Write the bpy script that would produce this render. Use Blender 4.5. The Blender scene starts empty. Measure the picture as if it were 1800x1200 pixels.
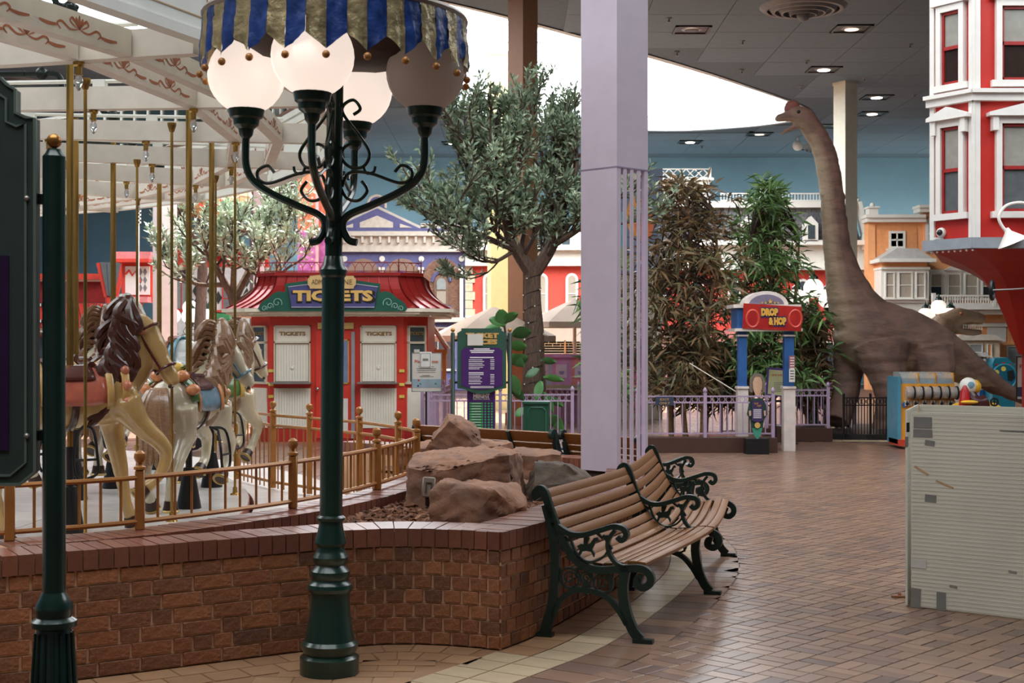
import bpy, bmesh, math, random
from mathutils import Vector, Matrix, Euler, noise
R = random.Random(7)
PI = math.pi
sc = bpy.context.scene
col = sc.collection

# ---------------- camera, light, exposure ----------------
F = 2500.0      # focal length in pixels of the 1800 px wide frame
EYE = 1.70      # camera height, level view, horizon on y = 600
cam_d = bpy.data.cameras.new('camera'); cam = bpy.data.objects.new('camera', cam_d); col.objects.link(cam)
cam.location = (0, 0, EYE); cam.rotation_euler = (PI/2, 0, 0)
cam_d.sensor_width = 36; cam_d.lens = 50; cam_d.clip_end = 200; cam_d.clip_start = .05
cam_d.dof.use_dof = True; cam_d.dof.focus_distance = 11.0; cam_d.dof.aperture_fstop = 6.3
sc.camera = cam
vs = sc.view_settings
vs.view_transform = 'Standard'; vs.look = 'None'; vs.gamma = 1.0; vs.exposure = 0.0; vs.use_curve_mapping = False
SKY_MAIN = 11.0      # radiance of the diffusing skylight glass in view
SKY_HALL = 4.8      # of the other skylights of the hall
SUN = 44.0
w = bpy.data.worlds.new('world'); sc.world = w; w.use_nodes = True
w.node_tree.nodes['Background'].inputs[0].default_value = (.75, .86, 1, 1)
w.node_tree.nodes['Background'].inputs[1].default_value = 1.0
sun_d = bpy.data.lights.new('sun', 'SUN'); sun_d.energy = SUN; sun_d.angle = math.radians(1.0); sun_d.color = (1, .95, .86)
sun = bpy.data.objects.new('sun', sun_d); col.objects.link(sun)
sun.rotation_euler = Vector((.03, -.25, -.95)).to_track_quat('-Z', 'Y').to_euler()
sc.cycles.max_bounces = 8; sc.cycles.diffuse_bounces = 4; sc.cycles.glossy_bounces = 3; sc.cycles.transparent_max_bounces = 12
sc.cycles.sample_clamp_indirect = 6; sc.cycles.use_denoising = True
sc.cycles.caustics_reflective = False; sc.cycles.caustics_refractive = False

# ---------------- helpers ----------------
def P(x, y, Z): return Vector(((x-900)/F*Z, Z, EYE-(y-600)/F*Z))          # pixel at depth Z
def G(x, y, h=0.0):                                                          # pixel on the plane z = h
    Z = (EYE-h)*F/(y-600); return Vector(((x-900)/F*Z, Z, h))
def lin(c):
    return tuple(((v/255)/12.92 if v/255 <= .04045 else ((v/255+.055)/1.055)**2.4) for v in c[:3])+(1,)
MATS = {}
def M(name, c=(128,128,128), rough=.5, metal=0, var=.10, vs=7, bump=0, bs=40, emit=0, rand=None, alpha=1, trans=0, ior=1.45, spec=.5, coat=0, coords='Object', stretch=None, c2=None):
    if name in MATS: return MATS[name]
    m = bpy.data.materials.new(name); m.use_nodes = True; nt = m.node_tree; b = nt.nodes['Principled BSDF']
    N = nt.nodes.new; L = nt.links.new
    b.inputs['Roughness'].default_value = rough; b.inputs['Metallic'].default_value = metal
    b.inputs['IOR'].default_value = ior; b.inputs['Alpha'].default_value = alpha
    b.inputs['Transmission Weight'].default_value = trans; b.inputs['Specular IOR Level'].default_value = spec
    if coat: b.inputs['Coat Weight'].default_value = coat; b.inputs['Coat Roughness'].default_value = .08
    tc = N('ShaderNodeTexCoord'); vec = tc.outputs[coords]
    if stretch:
        mp = N('ShaderNodeMapping'); mp.inputs['Scale'].default_value = stretch; L(vec, mp.inputs[0]); vec = mp.outputs[0]
    nz = N('ShaderNodeTexNoise'); nz.inputs['Scale'].default_value = vs; nz.inputs['Detail'].default_value = 5; L(vec, nz.inputs[0])
    if rand:
        oi = N('ShaderNodeObjectInfo'); ge = N('ShaderNodeNewGeometry'); ad = N('ShaderNodeMath'); ad.operation = 'ADD'
        fr = N('ShaderNodeMath'); fr.operation = 'FRACT'
        L(oi.outputs['Random'], ad.inputs[0]); L(ge.outputs['Random Per Island'], ad.inputs[1]); L(ad.outputs[0], fr.inputs[0])
        cr = N('ShaderNodeValToRGB'); e = cr.color_ramp.elements; cr.color_ramp.interpolation = 'LINEAR'
        while len(e) < len(rand): e.new(.5)
        for i, rc in enumerate(rand): e[i].position = i/(len(rand)-1); e[i].color = lin(rc)
        L(fr.outputs[0], cr.inputs[0]); src = cr.outputs[0]
    else:
        rg = N('ShaderNodeRGB'); rg.outputs[0].default_value = lin(c); src = rg.outputs[0]
    if c2:
        mx = N('ShaderNodeMix'); mx.data_type = 'RGBA'; rr = N('ShaderNodeValToRGB')
        rr.color_ramp.elements[0].position = .42; rr.color_ramp.elements[1].position = .6; L(nz.outputs[0], rr.inputs[0])
        L(rr.outputs[0], mx.inputs[0]); L(src, mx.inputs[6]); mx.inputs[7].default_value = lin(c2); src = mx.outputs[2]
    mr = N('ShaderNodeMapRange'); mr.inputs[1].default_value = .3; mr.inputs[2].default_value = .7
    mr.inputs[3].default_value = 1-var; mr.inputs[4].default_value = 1+var; L(nz.outputs[0], mr.inputs[0])
    mul = N('ShaderNodeMix'); mul.data_type = 'RGBA'; mul.blend_type = 'MULTIPLY'; mul.inputs[0].default_value = 1
    L(src, mul.inputs[6]); L(mr.outputs[0], mul.inputs[7]); L(mul.outputs[2], b.inputs['Base Color'])
    if bump:
        n2 = N('ShaderNodeTexNoise'); n2.inputs['Scale'].default_value = bs; n2.inputs['Detail'].default_value = 6; L(vec, n2.inputs[0])
        bp = N('ShaderNodeBump'); bp.inputs['Strength'].default_value = bump; bp.inputs['Distance'].default_value = .02
        L(n2.outputs[0], bp.inputs['Height']); L(bp.outputs[0], b.inputs['Normal'])
    if emit:
        L(mul.outputs[2], b.inputs['Emission Color']); b.inputs['Emission Strength'].default_value = emit
    MATS[name] = m
    return m

class MB:
    """collects shapes, build() links them as one mesh object"""
    def __init__(s): s.v = []; s.f = []; s.m = []; s.T = Matrix.Identity(4); s.mi = 0
    def add(s, vs, fs):
        o = len(s.v); s.v += [s.T @ Vector(p) for p in vs]
        for f in fs: s.f.append(tuple(i+o for i in f)); s.m.append(s.mi)
        return s
    def box(s, cx, cy, cz, sx, sy, sz, rz=0, bev=0):
        x, y, z = sx/2, sy/2, sz/2
        if bev:
            b = min(bev, x*.9, y*.9, z*.9); vs = []
            for a in (-1, 1):
                for c in (-1, 1):
                    for d in (-1, 1):
                        vs += [(a*x, c*(y-b), d*(z-b)), (a*(x-b), c*y, d*(z-b)), (a*(x-b), c*(y-b), d*z)]
            bm = bmesh.new(); [bm.verts.new(p) for p in vs]; bmesh.ops.convex_hull(bm, input=bm.verts)
            bmesh.ops.dissolve_limit(bm, angle_limit=.01, verts=bm.verts, edges=bm.edges)
            bm.verts.index_update(); vs = [v.co.copy() for v in bm.verts]; fs = [[v.index for v in f.verts] for f in bm.faces]; bm.free()
        else:
            vs = [(-x,-y,-z),(x,-y,-z),(x,y,-z),(-x,y,-z),(-x,-y,z),(x,-y,z),(x,y,z),(-x,y,z)]
            fs = [(0,3,2,1),(4,5,6,7),(0,1,5,4),(1,2,6,5),(2,3,7,6),(3,0,4,7)]
        c, sn = math.cos(rz), math.sin(rz)
        return s.add([(cx+p[0]*c-p[1]*sn, cy+p[0]*sn+p[1]*c, cz+p[2]) for p in vs], fs)
    def bb(s, x0, x1, y0, y1, z0, z1): return s.box((x0+x1)/2, (y0+y1)/2, (z0+z1)/2, abs(x1-x0), abs(y1-y0), abs(z1-z0))
    def tube(s, pts, r, n=8, closed=False, caps=True, flat=1.0, up=None):
        pts = [Vector(p) for p in pts]; k = len(pts)
        rr = r if isinstance(r, (list, tuple)) else [r]*k
        tg = []
        for i in range(k):
            a = pts[(i-1) % k] if (closed or i > 0) else pts[i]; b = pts[(i+1) % k] if (closed or i < k-1) else pts[i]
            t = (b-a); tg.append(t.normalized() if t.length > 1e-9 else Vector((0,0,1)))
        u = Vector(up) if up else (Vector((0,0,1)) if abs(tg[0].z) < .9 else Vector((1,0,0)))
        vs = []; fs = []
        for i in range(k):
            t = tg[i]; u = (u - t*u.dot(t)); u = u.normalized() if u.length > 1e-6 else t.orthogonal().normalized(); w_ = t.cross(u)
            for j in range(n):
                a = 2*PI*(j+.5)/n
                vs.append(pts[i] + u*(math.cos(a)*rr[i]) + w_*(math.sin(a)*rr[i]*flat))
        for i in range(k if closed else k-1):
            for j in range(n):
                a = i*n+j; b = i*n+(j+1) % n; c = ((i+1) % k)*n+(j+1) % n; d = ((i+1) % k)*n+j
                fs.append((a, b, c, d))
        if caps and not closed: fs += [tuple(range(n))[::-1], tuple(range((k-1)*n, k*n))]
        return s.add(vs, fs)
    def lathe(s, prof, n=20, c=(0,0,0), caps=True, a0=0):
        vs = []; fs = []
        for r, z in prof:
            for j in range(n):
                a = 2*PI*j/n+a0; vs.append((c[0]+r*math.cos(a), c[1]+r*math.sin(a), c[2]+z))
        for i in range(len(prof)-1):
            for j in range(n): fs.append((i*n+j, i*n+(j+1) % n, (i+1)*n+(j+1) % n, (i+1)*n+j))
        if caps: fs += [tuple(range(n))[::-1], tuple(range((len(prof)-1)*n, len(prof)*n))]
        return s.add(vs, fs)
    def prism(s, poly, t0, t1, plane='xz'):
        """2-D outline extruded: plane xz -> along y, xy -> along z, yz -> along x"""
        n = len(poly); mp = {'xz': lambda p, t: (p[0], t, p[1]), 'xy': lambda p, t: (p[0], p[1], t), 'yz': lambda p, t: (t, p[0], p[1])}[plane]
        vs = [mp(p, t0) for p in poly]+[mp(p, t1) for p in poly]
        return s.add(vs, [tuple(range(n)), tuple(range(n, 2*n))[::-1]]+[(i, n+i, n+(i+1) % n, (i+1) % n) for i in range(n)])
    def sphere(s, c, r, n=14, m=9, sc_=(1,1,1)):
        vs = [(c[0], c[1], c[2]-r*sc_[2])]; fs = []
        for i in range(1, m):
            a = PI*i/m-PI/2
            for j in range(n):
                b = 2*PI*j/n; vs.append((c[0]+r*sc_[0]*math.cos(a)*math.cos(b), c[1]+r*sc_[1]*math.cos(a)*math.sin(b), c[2]+r*sc_[2]*math.sin(a)))
        vs.append((c[0], c[1], c[2]+r*sc_[2])); L_ = len(vs)-1
        for j in range(n):
            fs.append((0, 1+(j+1) % n, 1+j)); fs.append((L_, 1+(m-2)*n+j, 1+(m-2)*n+(j+1) % n))
            for i in range(m-2): fs.append((1+i*n+j, 1+i*n+(j+1) % n, 1+(i+1)*n+(j+1) % n, 1+(i+1)*n+j))
        return s.add(vs, fs)
    def strip(s, path, w_, t, y=0.0):
        """flat bar in the xz plane following path, width w_ (number or list), thickness t along y"""
        k = len(path); ws = w_ if isinstance(w_, (list, tuple)) else [w_]*k; vs = []; fs = []
        for i in range(k):
            a = Vector(path[max(i-1, 0)]); b = Vector(path[min(i+1, k-1)]); d = (b-a); d = d.normalized() if d.length > 1e-9 else Vector((1,0)); nn = Vector((-d.y, d.x))
            p = Vector(path[i]); q0 = p+nn*ws[i]/2; q1 = p-nn*ws[i]/2
            vs += [(q0.x, y-t/2, q0.y), (q1.x, y-t/2, q1.y), (q1.x, y+t/2, q1.y), (q0.x, y+t/2, q0.y)]
        for i in range(k-1):
            o = i*4
            for j in range(4): fs.append((o+j, o+4+j, o+4+(j+1) % 4, o+(j+1) % 4))
        fs += [(0, 1, 2, 3), (k*4-1, k*4-2, k*4-3, k*4-4)]
        return s.add(vs, fs)
    def mesh(s, name, mats, smooth=True, ang=38):
        me = bpy.data.meshes.new(name); me.from_pydata([tuple(p) for p in s.v], [], s.f)
        if not isinstance(mats, (list, tuple)): mats = [mats]
        for m in mats: me.materials.append(m)
        if any(s.m): me.polygons.foreach_set('material_index', s.m)
        bm = bmesh.new(); bm.from_mesh(me); bmesh.ops.recalc_face_normals(bm, faces=bm.faces); bm.to_mesh(me); bm.free()
        if smooth:
            me.polygons.foreach_set('use_smooth', [True]*len(me.polygons)); me.set_sharp_from_angle(angle=math.radians(ang))
        return me
    def build(s, name, mats, parent=None, smooth=True, ang=38, loc=None, rz=0, **kw):
        return link(name, s.mesh(name, mats, smooth, ang), parent, loc, rz, **kw)

def link(name, me, parent=None, loc=None, rz=0, label=None, cat=None, group=None, kind=None):
    o = bpy.data.objects.new(name, me); col.objects.link(o)
    if parent: o.parent = parent
    if loc is not None: o.location = loc
    if rz: o.rotation_euler = (0, 0, rz)
    if label: o['label'] = label
    if cat: o['category'] = cat
    if group: o['group'] = group
    if kind: o['kind'] = kind
    return o
def thing(name, label, cat, loc=(0,0,0), rz=0, group=None): return link(name, None, None, loc, rz, label, cat, group)
def struct(name, loc=(0,0,0)): return link(name, None, None, loc, kind='structure')
def dup(o, loc=None, rz=None, label=None, parent=None, group=None):
    c = o.copy(); col.objects.link(c)
    if parent: c.parent = parent
    if loc is not None: c.location = loc
    if rz is not None: c.rotation_euler = (0, 0, rz)
    if label: c['label'] = label
    if group: c['group'] = group
    for ch in list(o.children): dup(ch, parent=c)
    return c
def cr(pts, n=8, closed=False):
    """Catmull-Rom through the points (2-D or 3-D)"""
    pts = [Vector(p) for p in pts]; k = len(pts); out = []
    for i in range(k if closed else k-1):
        if closed: p0, p1, p2, p3 = pts[(i-1) % k], pts[i], pts[(i+1) % k], pts[(i+2) % k]
        else: p0, p1, p2, p3 = pts[max(i-1, 0)], pts[i], pts[i+1], pts[min(i+2, k-1)]
        for j in range(n):
            t = j/n; out.append(.5*((2*p1)+(p2-p0)*t+(2*p0-5*p1+4*p2-p3)*t*t+(3*p1-p0-3*p2+p3)*t**3))
    if not closed: out.append(pts[-1])
    return out
def resample(pts, step):
    L_ = [0]
    for a, b in zip(pts, pts[1:]): L_.append(L_[-1]+(b-a).length)
    n = max(1, round(L_[-1]/step)); out = []; j = 0
    for i in range(n+1):
        d = L_[-1]*i/n
        while j < len(pts)-2 and L_[j+1] < d: j += 1
        seg = L_[j+1]-L_[j]; out.append(pts[j].lerp(pts[j+1], (d-L_[j])/seg if seg else 0))
    return out
def spiral(cx, cz, r0, r1, a0, a1, n=14): return [Vector((cx+(r0+(r1-r0)*i/n)*math.cos(a0+(a1-a0)*i/n), cz+(r0+(r1-r0)*i/n)*math.sin(a0+(a1-a0)*i/n))) for i in range(n+1)]
def seal(pts, plane_y=0): return [(p[0], plane_y, p[1]) for p in pts]
TXT = {}
TS = bpy.data.scenes.new('scratch')      # only to evaluate fonts and modifiers quickly; removed at the end
def evald(o):
    vl = TS.view_layers[0]; vl.update(); return bpy.data.meshes.new_from_object(o.evaluated_get(vl.depsgraph))
def text(body, size, mat, parent, loc, rot=(PI/2, 0, 0), ext=.002, align='CENTER', name='lettering', width=None, offset=0, label=None, shear=0):
    key = (body, round(size, 4), ext, align, width, offset, shear)
    if key not in TXT:
        cu = bpy.data.curves.new('t', 'FONT'); cu.body = body; cu.size = size; cu.align_x = align; cu.align_y = 'CENTER'; cu.extrude = ext; cu.offset = offset; cu.resolution_u = 2; cu.shear = shear
        if width: cu.space_character = 1.0
        to = bpy.data.objects.new('t', cu); TS.collection.objects.link(to); me = evald(to)
        if width and len(me.vertices):
            xs = [v.co.x for v in me.vertices]; k = width/max(1e-6, max(xs)-min(xs))
            for v in me.vertices: v.co.x *= k
        bpy.data.objects.remove(to); bpy.data.curves.remove(cu); TXT[key] = me
    me = TXT[key].copy(); me.materials.clear(); me.materials.append(mat)
    o = link(name, me, parent, loc, label=label); o.rotation_euler = rot
    return o
def remesh(mb, voxel, name, mats, smooth=2, disp=None):
    """one continuous skin over the collected shapes"""
    me = mb.mesh('tmp', mats); o = bpy.data.objects.new('tmp', me); TS.collection.objects.link(o)
    md = o.modifiers.new('r', 'REMESH'); md.mode = 'VOXEL'; md.voxel_size = voxel
    if smooth: ms = o.modifiers.new('s', 'SMOOTH'); ms.factor = .5; ms.iterations = smooth
    out = evald(o)
    bpy.data.objects.remove(o); out.name = name
    if disp: disp(out)
    out.materials.clear()
    for m in (mats if isinstance(mats, (list, tuple)) else [mats]): out.materials.append(m)
    out.polygons.foreach_set('use_smooth', [True]*len(out.polygons))
    return out

# ---------------- common materials ----------------
GREEN = M('green_enamel', (24, 50, 42), .28, var=.15, coat=.3)
IRON = M('bench_iron', (22, 42, 37), .35, var=.2, bump=.15, bs=60)
WHITE = M('white_paint', (226, 222, 214), .5, var=.03)
CREAM = M('cream_paint', (226, 218, 198), .5)
RED = M('red_paint', (196, 52, 40), .45)
GOLD = M('gold_paint', (172, 116, 60), .36, metal=.15, var=.12)
BRASS = M('brass', (176, 142, 78), .26, metal=.9, var=.25, vs=5, stretch=(1, 1, .4))
ORANGE = M('orange_paint', (226, 138, 76), .6)
BLACK = M('black_paint', (24, 24, 26), .4)
LILAC = M('lilac_paint', (220, 206, 222), .38, var=.03)
PURPLEF = M('purple_fence_paint', (172, 150, 176), .45)
GLASS = M('window_glass', (70, 78, 82), .08, var=.1, spec=.8)
BLIND = M('curtain_cloth', (168, 156, 140), .8, var=.2, stretch=(22, 1, .6))
GLOBE = M('lit_globe', (255, 236, 222), .25, emit=.86, var=.02)
BRIGHT = M('bright_globe', (255, 248, 238), .25, emit=1.0, var=.02)
# ================= THE HALL =================
from mathutils.geometry import tessellate_polygon
CEIL = 9.0
X0, X1, Y0, Y1 = -24.0, 26.0, -8.0, 56.5
# ---- planter paths (plan view) ----
PA_R = cr([(-1.27, 5.95), (-.063, 7.84), (.13, 8.20), (.42, 8.93), (.70, 9.76), (.93, 10.6), (1.05, 11.4), (1.09, 12.0), (1.05, 12.6), (.78, 12.98), (.42, 13.25), (-.1, 13.75), (-.95, 14.55), (-1.6, 15.15)], 6)
PA_R_wall = [p for p in cr([(-.063, 7.84), (.13, 8.20), (.42, 8.93), (.70, 9.76), (.93, 10.6), (1.05, 11.4), (1.09, 12.0), (1.05, 12.6), (.78, 12.98), (.42, 13.25), (-.1, 13.75), (-.95, 14.55), (-1.6, 15.15)], 6)]
PA_L = cr([(-3.6, 6.55), (-3.0, 6.72), (-2.5, 6.96), (-1.85, 7.36), (-1.29, 7.72), (-.95, 7.91), (-.64, 8.0), (-.32, 7.95), (-.063, 7.84)], 6)
def near_path(path, p):
    best = (1e9, 0, None)
    for a, b in zip(path, path[1:]):
        d = b-a; t = max(0, min(1, (p-a).dot(d)/d.length_squared)); q = a+d*t; e = (p-q).length
        if e < best[0]: best = (e, (d.x*(p.y-a.y)-d.y*(p.x-a.x)), q)
    return best     # distance, side (>0 left of travel)
# ---- floor ----
GROUT = M('floor_grout', (74, 50, 42), .5)
TILE = M('floor_tile_brown', rand=[(128, 98, 80), (144, 112, 92), (118, 92, 80), (152, 120, 98), (104, 84, 76), (140, 108, 86)], rough=.28, var=.10, vs=9, bump=.04, bs=30, spec=.6)
TILEC = M('floor_tile_cream', rand=[(190, 168, 138), (204, 184, 152), (182, 160, 132), (196, 174, 144)], rough=.3, var=.08, vs=9)
TILET = M('floor_tile_tan', rand=[(166, 128, 96), (178, 140, 106), (158, 122, 94), (172, 136, 104)], rough=.3, var=.1, vs=9)
floor = struct('floor')
MB().bb(X0, X1, Y0, Y1, -.3, -.006).build('slab', GROUT, floor)
MB().bb(-4.2, .1, 5.4, 8.3, -.02, -.0045).build('border_bed', M('border_bed_tan', (150, 114, 86), .5), floor)
th = math.radians(43); ax = Vector((math.sin(th), math.cos(th))); ay = Vector((math.cos(th), -math.sin(th)))
BL = .2; tiles = []
def infield(c):
    if c.y < 5.5 or abs(c.x) > c.y*.37+.6: return False
    d, side, q = near_path(PA_R, c)
    if side > 0 and c.y < 15: return False
    if c.y < 14 and d < .75: return False
    return True
near_c = []; far_mb = MB()
for i in range(-140, 160):
    for j in range(-140, 160):
        c = ax*(i*BL)+ay*(j*BL)+Vector((2.5, 12))
        if not (5.6 < c.y < 24) or abs(c.x) > c.y*.37+.6 or c.x < -1.5: continue
        if not infield(c): continue
        horiz = (i+j) % 2 == 0
        for s in (-.05, .05):
            if horiz: cc = c+ay*s; rz = math.atan2(ax.y, ax.x)
            else: cc = c+ax*s; rz = math.atan2(ay.y, ay.x)
            near_c.append((cc, rz))
near_c.sort(key=lambda t: t[0].y+ (0 if abs((t[0].x)/t[0].y*F) < 930 and 4250/t[0].y < 640 else 100))
tme = MB().box(0, 0, -.004, .192, .092, .008, bev=.002).mesh('floor_tile', TILE, smooth=False)
for k, (cc, rz) in enumerate(near_c):
    if k < 280: link('floor_tile', tme, floor, (cc.x, cc.y, R.uniform(-.0006, .0006)), rz)
    else: far_mb.box(cc.x, cc.y, -.004, .191, .091, .008, rz)
# the floor beyond: bigger fields of the same paving
far_mb.build('far_floor_tiles', TILE, floor, smooth=False, kind='stuff')
m = MB()
for i in range(-60, 75):
    for j in range(0, 110):
        x = i*.3+(.15 if j % 2 else 0); y = 24.6+j*.3
        if abs(x) < y*.4+1 and j < 60: m.box(x, y, -.004, .29, .29, .008)
for i in range(-40, 5):
    for j in range(0, 40):
        x = i*.3-1.7; y = 12.8+j*.3
        if x < -1.5 and y < 24.4 : m.box(x, y, -.004, .29, .29, .008)
m.build('far_paving', TILE, floor, smooth=False, kind='stuff')
# pale band far across the floor
m = MB()
for i in range(0, 60): m.box(1.6+i*.3, 24.3-.12*i*.3+.55, .001, .29, .4, .006, math.radians(-7))
m.build('pale_band', TILEC, floor, smooth=False, kind='stuff')
def quad_tile(mats, a, b, c, d, g=.006):
    ctr = (a+b+c+d)/4; mb = MB(); vs = []
    for p in (a, b, c, d):
        q = p+(ctr-p).normalized()*g*1.2; vs.append(q-ctr)
    mb.add([(p.x, p.y, 0) for p in vs]+[(p.x, p.y, -.008) for p in vs], [(0,1,2,3), (4,7,6,5)]+[(i, 4+i, 4+(i+1) % 4, (i+1) % 4) for i in range(4)])
    return mb.build('border_tile', mats, floor, smooth=False, loc=(ctr.x, ctr.y, 0))
def offset(path, i, d):
    a = path[max(i-1, 0)]; b = path[min(i+1, len(path)-1)]; t = (b-a).normalized(); return path[i]+Vector((t.y, -t.x))*d
pr = resample(PA_R, .1)
rows = [(.0, .22, TILET, 2), (.22, .46, TILEC, 2), (.46, .75, TILE, 2), (.75, .93, TILE, 2)]
cnt = 0
for r0, r1, mt, st in rows:
    for i in range(0, len(pr)-st, st):
        if pr[i].y > 12.5 or pr[i].y < 6.2: continue
        mt2 = TILEC if (mt is TILET and pr[i].y < 7.7) else mt
        quad_tile(mt2, offset(pr, i, r0), offset(pr, i+st, r0), offset(pr, i+st, r1), offset(pr, i, r1)).location.z = -.004 if r0 > .7 else 0
pl = resample(PA_L, .1)
for k, (r0, r1) in enumerate([(.01, .2), (.2, .4)]):
    for i in range(k, len(pl)-2, 2):
        if pl[i].x < -3: continue
        quad_tile(TILET, offset(pl, i, r0), offset(pl, i+2, r0), offset(pl, i+2, r1), offset(pl, i, r1), .007)
for i in range(-30, 6):
    for j in range(0, 14):
        c = Vector((i*.2+(.1 if j % 2 else 0), 6.1+j*.13))
        if abs(c.x)/c.y > .38: continue
        d, s, q = near_path(PA_L, c); d2, s2, q2 = near_path(PA_R, c)
        if d > .44 and s < 0 and s2 > 0 and d2 > .07:
            MB().box(0, 0, -.004, .19, .12, .008).build('border_tile', TILET if j > 3 else TILEC, floor, smooth=False, loc=(c.x, c.y, 0))
# ---- walls ----
BLUE = M('wall_blue', (128, 168, 188), .7, var=.05, vs=1.2)
DIM = M('wall_grey', (150, 146, 142), .8, var=.05)
for nm, b in (('wall_back', (X0, X1, Y1, Y1+.3, 0, CEIL+.8)), ('wall_left', (X0-.3, X0, Y0, Y1, 0, CEIL+.8)), ('wall_right', (X1, X1+.3, Y0, Y1, 0, CEIL+.8)), ('wall_front', (X0, X1, Y0-.3, Y0, 0, CEIL+.8))):
    MB().bb(*b).build(nm, DIM if nm == 'wall_front' else BLUE, kind='structure')
# ---- ceiling with skylights ----
CEILM = M('ceiling_grey', (98, 118, 134), .75, var=.06, vs=3)
CEILJ = M('ceiling_joint', (84, 102, 116), .8)
RIM = M('skylight_rim', (186, 200, 206), .6)
sky_main = cr([(-10.5, 27.5), (-6, 27.6), (-1.7, 30.4), (3.5, 36.5), (6.6, 40.6), (9.2, 44.6), (9.3, 46.6), (7.7, 48.3), (4.7, 49.0), (-.2, 46.4), (-2.2, 43.8), (-5.5, 38.6), (-9, 34.0), (-12.5, 31)], 8, True)
def ell(cx, cy, rx, ry, n=36): return [Vector((cx+rx*math.cos(2*PI*i/n), cy+ry*math.sin(2*PI*i/n))) for i in range(n)]
sky_hall = [ell(-3.0, 4.5, 5.5, 3.8), ell(12, 15, 4.5, 7), ell(-13, 14, 6, 6), ell(2.5, 17.5, 5, 5.5)]
holes = [sky_main]+sky_hall
ceil = struct('ceiling')
outer = [Vector((X0, Y0)), Vector((X1, Y0)), Vector((X1, Y1)), Vector((X0, Y1))]
loops = [outer]+[h[::-1] for h in holes]
tri = tessellate_polygon([[Vector((p.x, p.y, 0)) for p in l] for l in loops])
fl = [p for l in loops for p in l]
m = MB(); m.add([(p.x, p.y, CEIL) for p in fl], [tuple(t) for t in tri]); m.build('soffit', CEILJ, ceil, smooth=False)
def glow(name, strength, c=(.93, .97, 1.0), solid=.5):
    mt = bpy.data.materials.new(name); mt.use_nodes = True; nt = mt.node_tree; nt.nodes.clear()
    e = nt.nodes.new('ShaderNodeEmission'); t = nt.nodes.new('ShaderNodeBsdfTransparent'); a = nt.nodes.new('ShaderNodeMixShader'); o = nt.nodes.new('ShaderNodeOutputMaterial')
    e.inputs[0].default_value = c+(1,); e.inputs[1].default_value = strength/solid; a.inputs[0].default_value = solid
    nt.links.new(t.outputs[0], a.inputs[1]); nt.links.new(e.outputs[0], a.inputs[2]); nt.links.new(a.outputs[0], o.inputs[0])
    return mt
for k, h in enumerate(holes):
    n = len(h)
    mb = MB(); mb.add([(p.x, p.y, CEIL) for p in h]+[(p.x, p.y, CEIL+.55) for p in h], [(i, (i+1) % n, n+(i+1) % n, n+i) for i in range(n)])
    ctr = sum(h, Vector((0, 0)))/n
    ring = [p+(p-ctr).normalized()*.22 for p in h]
    mb.add([(p.x, p.y, CEIL-.03) for p in h]+[(p.x, p.y, CEIL-.03) for p in ring]+[(p.x, p.y, CEIL) for p in h], [(i, (i+1) % n, n+(i+1) % n, n+i) for i in range(n)]+[(i, (i+1) % n, 2*n+(i+1) % n, 2*n+i) for i in range(n)])
    mb.build('skylight_rim', RIM, ceil, smooth=False)
    mb = MB(); mb.add([(p.x, p.y, CEIL+.5) for p in h], [tuple(range(n))])
    mb.build('skylight_glass', glow('skylight_glow_%d' % k, SKY_MAIN if k == 0 else SKY_HALL, solid=.5 if k == 0 else 1.0), ceil, smooth=False)
# glazing bars of the skylight in view
BAR = M('glazing_bar', (214, 216, 212), .5)
def clip(a, b, poly):
    ts = []
    n = len(poly)
    for i in range(n):
        p, q = poly[i], poly[(i+1) % n]; d = b-a; e = q-p; den = d.x*e.y-d.y*e.x
        if abs(den) < 1e-9: continue
        t = ((p.x-a.x)*e.y-(p.y-a.y)*e.x)/den; u = ((p.x-a.x)*d.y-(p.y-a.y)*d.x)/den
        if 0 <= t <= 1 and 0 <= u <= 1: ts.append(t)
    ts.sort(); return [(a+(b-a)*t0, a+(b-a)*t1) for t0, t1 in zip(ts[::2], ts[1::2])]
for k in range(-14, 16):
    for a, b in (((k*2.6, 20), (k*2.6+1.5, 55)), ((-16, 26+k*2.6), (14, 27+k*2.6))):
        for p, q in clip(Vector(a), Vector(b), sky_main):
            MB().tube([(p.x, p.y, CEIL+.47), (q.x, q.y, CEIL+.47)], .02, 4).build('glazing_bar', BAR, ceil, smooth=False)
# ceiling panels
PW = 1.8; pc = []; rest = MB()
pme = MB().box(0, 0, -.01, PW-.02, PW-.02, .02).mesh('ceiling_panel', CEILM, smooth=False)
def inside(p, poly):
    c = False; n = len(poly)
    for i in range(n):
        a, b = poly[i], poly[i-1]
        if (a.y > p.y) != (b.y > p.y) and p.x < (b.x-a.x)*(p.y-a.y)/(b.y-a.y)+a.x: c = not c
    return c
for i in range(-13, 15):
    for j in range(-4, 32):
        c = Vector((i*PW+.3, j*PW+.2)); 
        if not (X0+.9 < c.x < X1-.9 and Y0+.9 < c.y < Y1-.9): continue
        if any(inside(c+Vector((a, b)), h) for a in (-.92, 0, .92) for b in (-.92, 0, .92) for h in holes): continue
        if 24 < c.y and abs(c.x)/c.y < .40 and (c.x > 0 or c.y > 40 or c.x < -5): link('ceiling_panel', pme, ceil, (c.x, c.y, CEIL))
        else: rest.box(c.x, c.y, CEIL-.01, PW-.02, PW-.02, .02)
rest.build('ceiling_panels', CEILM, ceil, smooth=False, kind='stuff')
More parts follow.
